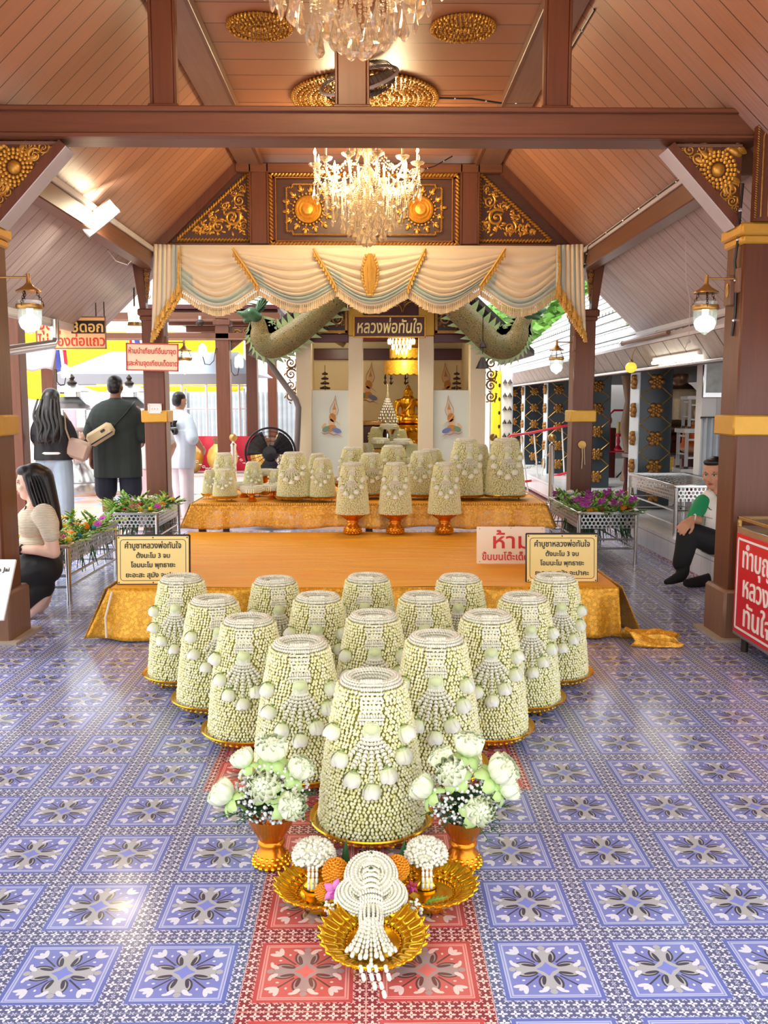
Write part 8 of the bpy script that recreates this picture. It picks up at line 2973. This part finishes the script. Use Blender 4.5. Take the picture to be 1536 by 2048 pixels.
# ---------------------------------------------------------------- people
def skin(name, c):
    m, b = new_mat(name)
    vec = coords()[0]
    link(vmix(noise(14, vec), rgb(*[int(q * 0.93) for q in c]), rgb(*c)), b.inputs['Base Color'])
    b.inputs['Roughness'].default_value = 0.5
    b.inputs['Subsurface Weight'].default_value = 0.12
    b.inputs['Subsurface Radius'].default_value = (0.02, 0.008, 0.004)
    b.inputs['Subsurface Scale'].default_value = 0.3
    return m
M['hair'] = mat('black hair', (26, 22, 22), 0.38, 0, 0.3, 60)
M['lips'] = mat('lips', (180, 92, 84), 0.5)
M['eyewhite'] = mat('eye white', (236, 232, 226), 0.3)

def hand(w, d, n, L=0.17, curl=0.5, spread=0.12, thumb=1):
    """chains for a palm, four unequal bent fingers and a thumb; d points to the fingertips, n is the back of the hand"""
    w, d, n = Vector(w), Vector(d).normalized(), Vector(n).normalized()
    n = (n - d * n.dot(d)).normalized()
    s = d.cross(n) * thumb
    k = L / 0.17
    def P(a, c, e, r): 
        q = w + d * a * k + s * c * k + n * e * k
        return (q.x, q.y, q.z, r * k)
    out = [[P(0, 0, 0, 0.024), P(0.035, 0.010, 0, 0.020), P(0.080, 0.026, 0, 0.014)], [P(0.0, 0, 0, 0.024), P(0.04, -0.012, 0, 0.019), P(0.076, -0.026, 0, 0.014)], [P(0.02, 0, 0, 0.022), P(0.078, 0, 0, 0.017)]]
    for c, ln in ((0.031, 0.072), (0.011, 0.082), (-0.010, 0.076), (-0.030, 0.060)):
        ch = [P(0.080, c, 0.002, 0.0105)]
        a, e, ang = 0.080, 0.002, 0.0
        cc = c
        for seg, r in ((0.42, 0.0095), (0.32, 0.0088), (0.26, 0.0075)):
            ang += curl * 0.55
            a += ln * seg * math.cos(ang); e -= ln * seg * math.sin(ang); cc += c * spread * 2 * seg
            ch.append(P(a, cc, e, r))
        out.append(ch)
    out.append([P(0.018, 0.020, -0.004, 0.016), P(0.050, 0.046, -0.012, 0.0125), P(0.078, 0.056, -0.022, 0.0105), P(0.098, 0.056, -0.032, 0.009)])
    return out

def head_parts(c, f, u, s=1.0):
    """skull, jaw, nose, brow, lips, ears; f: facing direction, u: up"""
    c, f, u = Vector(c), Vector(f).normalized(), Vector(u).normalized()
    u = (u - f * u.dot(f)).normalized()
    r = f.cross(u)
    Mx = Matrix((r, f, u)).transposed()
    eu = Mx.to_euler()
    def p(x, y, z): return c + (r * x + f * y + u * z) * s
    E = lambda q, rad: ('e', tuple(q), tuple(a * s for a in rad), eu)
    parts = [E(p(0, -0.012, 0.035), (0.074, 0.092, 0.085)), E(p(0, 0.012, -0.025), (0.062, 0.074, 0.078)), E(p(0, 0.040, -0.078), (0.036, 0.040, 0.030)),
             E(p(0, 0.088, -0.022), (0.014, 0.020, 0.020)), E(p(0, 0.079, 0.005), (0.010, 0.014, 0.030)), E(p(0, 0.070, 0.030), (0.050, 0.018, 0.012)),
             E(p(-0.038, 0.055, -0.022), (0.022, 0.022, 0.020)), E(p(0.038, 0.055, -0.022), (0.022, 0.022, 0.020)),
             E(p(-0.074, -0.008, -0.008), (0.010, 0.020, 0.030)), E(p(0.074, -0.008, -0.008), (0.010, 0.020, 0.030)), E(p(0, 0.076, -0.055), (0.024, 0.012, 0.010))]
    return parts, p, Mx, eu
def face(t, p, Mx, s=1.0, brow=True):
    for sx, nm in ((-1, 'eye'), (1, 'eye')):
        b = MB(); b.sphere(p(sx * 0.030, 0.071, 0.008), (0.014 * s, 0.008 * s, 0.006 * s), 10, 6, rot=Mx); o = b.build('eye', M['eyewhite'], t)
        b = MB(); b.sphere(p(sx * 0.030, 0.078, 0.008), (0.0060 * s, 0.003 * s, 0.0058 * s), 8, 5, rot=Mx); b.build('iris', M['hair'], o)
        b = MB(); b.tube([p(sx * 0.014, 0.081, 0.028), p(sx * 0.030, 0.080, 0.033), p(sx * 0.050, 0.066, 0.027)], [0.004 * s, 0.005 * s, 0.002 * s], 6, flat=0.6); b.build('eyebrow', M['hair'], t)
        b = MB(); b.tube([p(sx * 0.015, 0.078, 0.014), p(sx * 0.030, 0.080, 0.017), p(sx * 0.046, 0.069, 0.012)], 0.0022 * s, 5); b.build('eyelid', M['hair'], t)
    b = MB(); b.tube([p(-0.022, 0.080, -0.054), p(0, 0.090, -0.051), p(0.022, 0.080, -0.054)], [0.003 * s, 0.006 * s, 0.003 * s], 6, flat=0.8); b.tube([p(-0.018, 0.080, -0.060), p(0, 0.088, -0.061), p(0.018, 0.080, -0.060)], [0.003 * s, 0.006 * s, 0.003 * s], 6); b.build('lips', M['lips'], t)

def hair_strands(t, chains, mt=None):
    for ch in chains:
        q, n = [], len(ch)
        for i in range(n - 1):
            p0, p1, p2, p3 = [Vector(ch[max(0, min(n - 1, j))]) for j in (i - 1, i, i + 1, i + 2)]
            q += [0.5 * (2 * p1 + (p2 - p0) * u + (2 * p0 - 5 * p1 + 4 * p2 - p3) * u * u + (3 * p1 - p0 - 3 * p2 + p3) * u ** 3) for u in (0, .2, .4, .6, .8)]
        ch = q + [Vector(ch[-1])]
        b = MB(); b.tube([q[:3] for q in ch], [max(0.001, q[3]) for q in ch], 8, flat=0.6); b.build('hair_lock', mt or M['hair'], t)

def v4(p, r): return (p[0], p[1], p[2], r)
# -- kneeling woman by the left column
Y = 5.86
t = thing('person', 'person in a cream knit top and black skirt crouching behind the left column', 'person', (0, 0, 0))
q = lambda x, y, r, dy=0.0: v4(at(x, y, Y + dy), r)
sk = skin('fair skin', (240, 200, 176))
hc = at(62, 966, Y)
hp, P_, Mx, eu = head_parts(hc, (-1, -0.18, -0.10), (0, 0, 1), 0.98)
blob('body', hp + [[q(68, 985, 0.048), q(72, 1015, 0.05)], ('e', tuple(at(76, 1050, Y)), (0.115, 0.16, 0.16)), ('e', tuple(at(78, 1098, Y)), (0.11, 0.15, 0.12)),
    [q(92, 1035, 0.05, -0.17), q(108, 1105, 0.040, -0.20), q(75, 1100, 0.033, -0.20), q(42, 1099, 0.025, -0.17)], [q(92, 1035, 0.05, 0.17), q(104, 1102, 0.040, 0.18), q(60, 1104, 0.030, 0.12), q(38, 1102, 0.024, 0.03)],
    [q(92, 1130, 0.095, -0.09), q(30, 1150, 0.07, -0.10), q(40, 1195, 0.06, -0.10), q(88, 1190, 0.038, -0.09)], [q(92, 1130, 0.095, 0.09), q(28, 1150, 0.07, 0.12), q(40, 1195, 0.06, 0.12), q(94, 1188, 0.038, 0.12)],
    [q(90, 1190, 0.034, -0.09), q(76, 1212, 0.034, -0.09), q(56, 1232, 0.026, -0.09), q(48, 1238, 0.018, -0.09)], [q(94, 1190, 0.034, 0.12), q(88, 1208, 0.034, 0.12), q(76, 1222, 0.026, 0.12), q(68, 1224, 0.018, 0.12)]]
    + hand(at(42, 1099, Y - 0.17), (-1, 0.25, -0.02), (0.1, -1, 0.1), 0.155, 0.5), sk, t, 0.0065, 3)
face(t, P_, Mx, 0.98)
kn, bb = new_mat('ribbed cream knit')
vec, x, y, z = coords()
w_ = V.m('SINE', z * 620 + noise(6, vec) * 3)
link(vmix(w_ * 0.5 + 0.5, rgb(206, 196, 168), rgb(246, 238, 216)), bb.inputs['Base Color']); bb.inputs['Roughness'].default_value = 0.8
bump(bb, w_, 0.5, 0.006)
blob('knit_top', [('e', tuple(at(75, 1045, Y)), (0.128, 0.185, 0.125)), ('e', tuple(at(77, 1085, Y)), (0.118, 0.165, 0.10)), [q(72, 1022, 0.075), q(74, 1040, 0.12)],
    [q(88, 1030, 0.075, -0.15), q(97, 1048, 0.068, -0.18), q(101, 1070, 0.054, -0.20)], [q(88, 1030, 0.075, 0.15), q(98, 1050, 0.080, 0.19), q(101, 1070, 0.062, 0.20)]], kn, t, 0.009, 2)
blob('black_skirt', [('e', tuple(at(80, 1125, Y)), (0.135, 0.20, 0.13)), [q(88, 1135, 0.12, -0.09), q(30, 1155, 0.095, -0.10), q(48, 1205, 0.07, -0.08), q(82, 1172, 0.09, -0.08)], [q(88, 1135, 0.12, 0.09), q(28, 1155, 0.095, 0.12), q(48, 1205, 0.07, 0.12), q(82, 1172, 0.09, 0.10)]], mat('black skirt', (22, 22, 24), 0.7, 0, 0.15, 10), t, 0.010, 4)
blob('hair', [('e', tuple(P_(0, -0.030, 0.045)), (0.084, 0.090, 0.086), eu), ('e', tuple(P_(0, 0.02, 0.085)), (0.070, 0.062, 0.038), eu), [v4(P_(0, -0.07, 0.03), 0.078), v4(P_(0, -0.085, -0.09), 0.070), v4(P_(0, -0.10, -0.20), 0.060), v4(P_(0.0, -0.13, -0.31), 0.03)],
    [v4(P_(-0.062, 0.01, 0.05), 0.022), v4(P_(-0.078, -0.005, -0.05), 0.022), v4(P_(-0.085, -0.03, -0.17), 0.02), v4(P_(-0.09, -0.05, -0.26), 0.01)]], M['hair'], t, 0.009, 2)
hair_strands(t, [[v4(P_(-0.09, -0.02 - 0.018 * k, 0.05), 0.008), v4(P_(-0.098, -0.04 - 0.02 * k, -0.08), 0.010), v4(P_(-0.10, -0.06 - 0.02 * k, -0.20 - 0.02 * k), 0.007), v4(P_(-0.09, -0.075 - 0.02 * k, -0.30 - 0.01 * k), 0.002)] for k in range(5)])
b = MB(); c = Vector(at(42, 1099, Y - 0.17)); b.tube([c + Vector((0.004 * math.sin(a), 0.029 * math.cos(a), 0.029 * math.sin(a))) for a in [2 * PI * i / 16 for i in range(16)]], 0.006, 6, closed=True); b.sphere(c + Vector((0, -0.03, 0.008)), (0.017, 0.008, 0.017), 12, 6); b.build('wrist_watch', M['black'], t)
b = MB(); b.tube([at(52, 1012, Y - 0.08), at(45, 1035, Y - 0.13), at(35, 1052, Y - 0.15)], 0.005, 6); b.build('necklace_cord', M['iron'], t)

# -- seated man on the step at the right
Y = 7.0
t = thing('person', 'person in a white vest over green shirt and black trousers sitting on the white step', 'person', (0, 0, 0))
q = lambda x, y, r, dy=0.0: v4(at(x, y, Y + dy), r)
sk = skin('tanned skin', (206, 150, 116))
hc = at(1427, 949, Y + 0.02)
hp, P_, Mx, eu = head_parts(hc, (-0.62, -0.78, -0.12), (0.05, 0.1, 1), 1.06)
hd = hand(at(1384, 1038, Y - 0.19), (-0.62, -0.35, -0.42), (-0.2, -0.75, 0.6), 0.175, 0.55, 0.10, -1)
blob('body', hp + [[q(1437, 985, 0.055), q(1437, 1010, 0.06)], ('e', tuple(at(1432, 1035, Y + 0.03)), (0.15, 0.12, 0.19)), ('e', tuple(at(1436, 1085, Y + 0.05)), (0.15, 0.13, 0.12)),
    [q(1408, 1008, 0.042, -0.04), q(1390, 1034, 0.038, -0.12), q(1396, 1040, 0.036, -0.16), q(1384, 1038, 0.027, -0.19)],
    [q(1446, 1090, 0.085, -0.10), q(1376, 1064, 0.066, -0.14), q(1371, 1100, 0.058, -0.13), q(1366, 1140, 0.040, -0.10)], [q(1366, 1140, 0.038, -0.12), q(1362, 1152, 0.036, -0.15), q(1345, 1160, 0.024, -0.20)],
    [q(1470, 1095, 0.09, 0.05), q(1475, 1100, 0.068, -0.3), q(1450, 1140, 0.050, -0.14), q(1420, 1158, 0.038, -0.16)], [q(1420, 1158, 0.036, -0.16), q(1398, 1163, 0.030, -0.23), q(1382, 1165, 0.020, -0.26)]] + hd, sk, t, 0.0065, 3)
face(t, P_, Mx, 1.06)
blob('hair', [('e', tuple(P_(0, -0.028, 0.058)), (0.081, 0.094, 0.078), eu), ('e', tuple(P_(0, 0.035, 0.098)), (0.066, 0.046, 0.030), eu), ('e', tuple(P_(0, -0.05, 0.0)), (0.076, 0.062, 0.06), eu)], M['hair'], t, 0.007, 2)
M['greenshirt'] = mat('green polo shirt', (24, 150, 92), 0.7, 0, 0.12, 8)
blob('green_shirt', [('e', tuple(at(1436, 1030, Y + 0.03)), (0.150, 0.128, 0.18)), ('e', tuple(at(1438, 1082, Y + 0.05)), (0.155, 0.135, 0.125)), [q(1437, 998, 0.070), q(1437, 1015, 0.10)],
    [q(1406, 1005, 0.066, -0.04), q(1391, 1027, 0.058, -0.11), q(1387, 1035, 0.047, -0.13)], [q(1468, 1003, 0.068, 0.05), q(1478, 1030, 0.06, 0.02)]], M['greenshirt'], t, 0.009, 2)
vm = mat('white vest', (240, 232, 218), 0.6, 0, 0.05, 6)
blob('white_vest', [('e', tuple(at(1414, 1028, Y + 0.0)), (0.112, 0.130, 0.175), (0, 0.06, 0)), ('e', tuple(at(1412, 1070, Y + 0.01)), (0.105, 0.130, 0.13), (0, 0.12, 0)), [q(1417, 992, 0.05, -0.03), q(1412, 1010, 0.080, -0.02)]], vm, t, 0.009, 3)
for pts, mt, r in (([(1400, 1031), (1411, 1034), (1424, 1037)], M['steel'], 0.012), ([(1411, 1037), (1408, 1056), (1408, 1078)], M['white_edge'], 0.010), ([(1416, 1014), (1419, 1018), (1423, 1020)], M['inkblack'], 0.006)):
    b = MB(); b.tube([at(x, y, Y - 0.128 + 0.0006 * abs(x - 1413)) for x, y in pts], r, 6, flat=0.4); b.build('vest_trim', mt, t)
blob('black_trousers', [('e', tuple(at(1446, 1098, Y + 0.03)), (0.17, 0.16, 0.10)), [q(1446, 1092, 0.105, -0.08), q(1376, 1064, 0.085, -0.14), q(1370, 1100, 0.078, -0.13), q(1363, 1126, 0.070, -0.11)],
    [q(1470, 1097, 0.105, 0.05), q(1478, 1104, 0.085, -0.28), q(1452, 1140, 0.075, -0.14), q(1444, 1146, 0.07, -0.15)]], mat('black trousers', (20, 20, 22), 0.75, 0, 0.2, 8), t, 0.010, 3)
blob('sock', [[q(1367, 1124, 0.050, -0.11), q(1366, 1142, 0.050, -0.13), q(1361, 1153, 0.046, -0.15), q(1343, 1161, 0.032, -0.20), q(1333, 1164, 0.022, -0.22)]], mat('black socks', (18, 18, 22), 0.85, 0, 0.2, 20), t, 0.007, 2)
blob('sock', [[q(1440, 1148, 0.052, -0.15), q(1420, 1158, 0.048, -0.16), q(1396, 1164, 0.044, -0.24), q(1374, 1166, 0.032, -0.27)]], mat('black sock', (18, 18, 22), 0.85, 0, 0.2, 20), t, 0.007, 2)
b = MB(); c = Vector(at(1387, 1037, Y - 0.18)); b.tube([c + Vector((0.012 * math.cos(a), 0.030 * math.sin(a), 0.033 * math.cos(a))) for a in [2 * PI * i / 14 for i in range(14)]], 0.005, 6, closed=True); b.build('wrist_strings', M['white'], t)

# -- standing visitors seen from behind
def stander(label, x, Y, h, w, skc, top, bottom, hairlen, armL=None, armR=None, shorts=False, topname='shirt', z_hem=0.52, yaw=0.0, build=1.0, loose=1.0, skirt=None):
    t = thing('person', label, 'person', (x, Y, -0.06), yaw)
    k = h / 1.70
    def n(a, c, z, r): return (a * k, c * k, z * k, r * k)
    s = build
    arm1 = armL or [(-0.17 * s, 0, 1.345, 0.05), (-0.27 * s, 0.0, 1.12, 0.044), (-0.27 * s, 0.03, 0.88, 0.030)]
    arm2 = armR or [(0.17 * s, 0, 1.345, 0.05), (0.27 * s, 0.0, 1.12, 0.044), (0.24 * s, 0.14, 0.98, 0.030)]
    hp, P_, Mx, eu = head_parts((0, 0.01 * k, 1.575 * k), (0, 1, -0.12), (0, 0, 1), k)
    sk = skin('visitor skin', skc)
    hl = Vector(arm1[-1][:3]) - Vector(arm1[-2][:3])
    hr = Vector(arm2[-1][:3]) - Vector(arm2[-2][:3])
    blob('body', hp + [[n(0, 0, 1.38, 0.06), n(0, 0, 1.50, 0.055)], ('e', (0, 0, 1.22 * k), (0.17 * k * s, 0.11 * k * s, 0.24 * k)), ('e', (0, 0, 0.95 * k), (0.16 * k * s, 0.115 * k * s, 0.16 * k)),
        [n(*a) for a in arm1], [n(*a) for a in arm2],
        [n(-0.09 * s, 0, 0.90, 0.095), n(-0.10 * s, 0.01, 0.50, 0.064), n(-0.10 * s, 0, 0.30, 0.056), n(-0.10 * s, 0, 0.09, 0.036), n(-0.11 * s, 0.14, 0.035, 0.03)],
        [n(0.09 * s, 0, 0.90, 0.095), n(0.10 * s, 0.01, 0.50, 0.064), n(0.10 * s, 0, 0.30, 0.056), n(0.10 * s, 0, 0.09, 0.036), n(0.11 * s, 0.14, 0.035, 0.03)]]
        + hand(Vector(arm1[-1][:3]) * k, hl, (-1, 0.2, 0), 0.17 * k, 0.45) + hand(Vector(arm2[-1][:3]) * k, hr, (1, 0, 0.3), 0.17 * k, 0.45, thumb=-1), sk, t, 0.009, 3)
    L = loose
    ch = lambda arm, e: [[n(arm[0][0] * 0.88, 0, arm[0][2] - 0.01, 0.066 * L), n(arm[0][0] + (arm[1][0] - arm[0][0]) * 0.45 * e, 0.0, arm[0][2] - 0.15 * e, 0.068 * L), n(arm[0][0] + (arm[1][0] - arm[0][0]) * e, arm[1][1] * e, arm[0][2] - 0.30 * e, 0.070 * L)]]
    e = 0.85 if L > 1.05 else 0.55
    blob(topname, [('e', (0, 0, 1.24 * k), (0.195 * k * s * L, 0.135 * k * s * L, 0.22 * k)), [n(-0.11 * s, 0, 1.335, 0.085), n(0.11 * s, 0, 1.335, 0.085)], [n(0, 0, 1.42, 0.075), n(0, 0, 1.36, 0.10)],
        [n(-0.075 * s, 0, 1.2, 0.125 * L), n(-0.08 * s, 0, z_hem, 0.128 * L)], [n(0.075 * s, 0, 1.2, 0.125 * L), n(0.08 * s, 0, z_hem, 0.128 * L)], [n(0, 0, 1.2, 0.135 * L), n(0, 0, z_hem, 0.140 * L)]] + ch(arm1, e) + ch(arm2, e), top, t, 0.011, 3,
        lambda c: Vector((c.x, c.y + 0.008 * math.sin(9 * c.x + 14 * c.z) * (c.z < 1.2 * k), max(c.z, z_hem * k))))
    if skirt:
        b = MB(); b.lathe([(0.14 * k, 1.02 * k), (0.18 * k, 0.85 * k), (0.24 * k, 0.45 * k), (0.28 * k, 0.12 * k)], 40, wob=lambda a: 1 + 0.05 * math.sin(9 * a), sy=0.75); b.build('skirt', skirt, t)
    else:
        zb, rr = (0.50, 0.115) if shorts else (0.09, 0.085)
        blob('shorts' if shorts else 'trousers', [('e', (0, 0, 0.92 * k), (0.18 * k * s, 0.115 * k * s, 0.12 * k))] + [[n(q_ * 0.092 * s, 0, 0.90, 0.112), n(q_ * 0.105 * s, 0.0, 0.62, 0.100 if not shorts else 0.118), n(q_ * 0.108 * s, 0, zb, rr)] for q_ in (-1, 1)], bottom, t, 0.010, 3)
    if hairlen == 0:
        blob('cropped_hair', [('e', tuple(P_(0, -0.018, 0.050)), (0.078 * k, 0.092 * k, 0.078 * k), eu), ('e', tuple(P_(0, -0.045, 0.01)), (0.074 * k, 0.070 * k, 0.072 * k), eu), ('e', tuple(P_(0, -0.05, -0.03)), (0.066 * k, 0.055 * k, 0.045 * k), eu)], M['hair'], t, 0.009, 2)
    else:
        blob('long_hair', [('e', tuple(P_(0, -0.022, 0.045)), (0.090 * k, 0.100 * k, 0.090 * k), eu), [v4(P_(0, -0.06, 0.02), 0.088 * k), v4(P_(0, -0.10, -0.12), 0.085 * k), v4(P_(-0.02, -0.12, -hairlen), 0.075 * k)], [v4(P_(0.055, -0.08, -0.05), 0.05 * k), v4(P_(0.08, -0.11, -0.15), 0.05 * k), v4(P_(0.06, -0.12, -hairlen), 0.05 * k)], [v4(P_(-0.055, -0.08, -0.05), 0.05 * k), v4(P_(-0.09, -0.11, -0.15), 0.05 * k), v4(P_(-0.08, -0.12, -hairlen - 0.03), 0.045 * k)]], M['hair'], t, 0.011, 2)
        hair_strands(t, [[v4(P_(-0.10 + 0.035 * j, -0.14, 0.0), 0.012 * k), v4(P_(-0.13 + 0.045 * j, -0.19, -hairlen * 0.45), 0.016 * k), v4(P_(-0.09 + 0.042 * j, -0.20, -hairlen * 0.75), 0.018 * k), v4(P_(-0.10 + 0.04 * j + 0.02 * (-1) ** j, -0.20, -hairlen - 0.02 * (j % 2)), 0.012 * k), v4(P_(-0.09 + 0.036 * j, -0.18, -hairlen - 0.09), 0.004 * k)] for j in range(7)])
    face(t, P_, Mx, k)
    return t, k
dg = mat('dark green oversized tee', (42, 52, 48), 0.85, 0, 0.15, 7, bmp=0.15, bscale=14, bdist=0.01)
t, k = stander('person in a dark green oversized tee and navy shorts standing with a crossbody bag', -2.74, 9.85, 1.755, 0, (150, 104, 80), dg, mat('navy shorts', (30, 34, 50), 0.8, 0, 0.15, 8), 0,
    armL=[(-0.20, 0, 1.33, 0.06), (-0.29, 0.0, 1.08, 0.05), (-0.285, 0.02, 0.86, 0.034)], armR=[(0.20, 0, 1.33, 0.06), (0.30, 0.02, 1.08, 0.05), (0.24, 0.16, 1.02, 0.034)], shorts=True, z_hem=0.64, build=1.22, loose=1.22)
g = Euler((0, -0.55, 0)).to_matrix().to_4x4()
bag = MB(); bag.box((0, 0, 0), (0.31, 0.09, 0.15), bev=0.035); o = bag.build('crossbody_bag', mat('sand nylon bag', (206, 184, 142), 0.6, 0, 0.08, 10), t); o.matrix_local = Matrix.Translation((-0.10, -0.245, 1.13)) @ g
b = MB(); b.box((0, -0.046, -0.045), (0.27, 0.006, 0.014), bev=0.002); b.box((0.05, -0.048, 0.015), (0.05, 0.006, 0.025), bev=0.002); b.build('zip_and_badge', M['black'], o)
b = MB(); b.tube([(0.02, -0.22, 1.20), (0.16, -0.18, 1.36), (0.22, -0.06, 1.47), (0.16, 0.10, 1.42)], 0.015, 6, flat=0.4); b.tube([(-0.2, -0.24, 1.05), (-0.30, -0.10, 1.0), (-0.28, 0.08, 1.02)], 0.015, 6); b.build('bag_strap', M['black'], t)
jeans = mat('faded blue jeans', (176, 194, 206), 0.8, 0, 0.1, 4, c2=(104, 126, 146))
t, k = stander('person with long wavy dark hair, black top and faded jeans standing on the left', -3.22, 9.25, 1.60, 0, (232, 190, 164), mat('black crop top', (22, 22, 26), 0.7, 0, 0.2, 10), jeans, 0.40,
    armL=[(-0.155, 0, 1.34, 0.045), (-0.20, 0.05, 1.12, 0.036), (-0.12, 0.20, 1.10, 0.025)], armR=[(0.155, 0, 1.34, 0.045), (0.22, 0.04, 1.12, 0.036), (0.24, 0.20, 1.16, 0.025)], z_hem=0.94, yaw=0.05, build=0.95)
b = MB(); b.box((0.25, -0.02, 0.99), (0.24, 0.11, 0.20), rot=(0, 0.35, 0), bev=0.03); b.build('shoulder_bag', mat('taupe leather bag', (172, 146, 128), 0.5, 0, 0.08, 8), t)
b = MB(); b.tube([(0.19, -0.05, 1.06), (0.16, -0.10, 1.2), (0.14, -0.05, 1.36), (0.2, 0.04, 1.2), (0.26, 0.04, 1.06)], 0.009, 6); b.build('bag_handle', mat('taupe strap', (190, 166, 146), 0.5), t)
b = MB(); b.tube([(0.158 * math.cos(a), 0.118 * math.sin(a), 0.955) for a in [2 * PI * i / 24 for i in range(24)]], 0.014, 6, closed=True); b.build('white_waistband', M['white'], t)
tee = mat('pale blue tee', (206, 222, 236), 0.8, 0, 0.08, 6)
t, k = stander('person in a pale blue printed tee half hidden behind the second left column', -2.36, 11.3, 1.60, 0, (196, 146, 116), tee, mat('white trousers', (232, 232, 236), 0.8), 0, z_hem=0.70, yaw=-0.7, build=1.05, loose=1.15)
for s_, z_, x_ in (('Z Y', 1.28, 0.06), ('A O', 1.18, 0.06)):
    text(s_, 0.10, t, M['inkblack'], (x_, -0.168, z_ * k), bold=0.006, extrude=0.02)
t, k = stander('person in a white top and long pink skirt behind the man in dark green', -2.56, 10.75, 1.46, 0, (226, 180, 150), mat('white blouse', (238, 236, 232), 0.8), None, 0.30, z_hem=0.80, yaw=0.3, skirt=mat('soft pink skirt', (240, 192, 198), 0.75, 0, 0.06, 6))
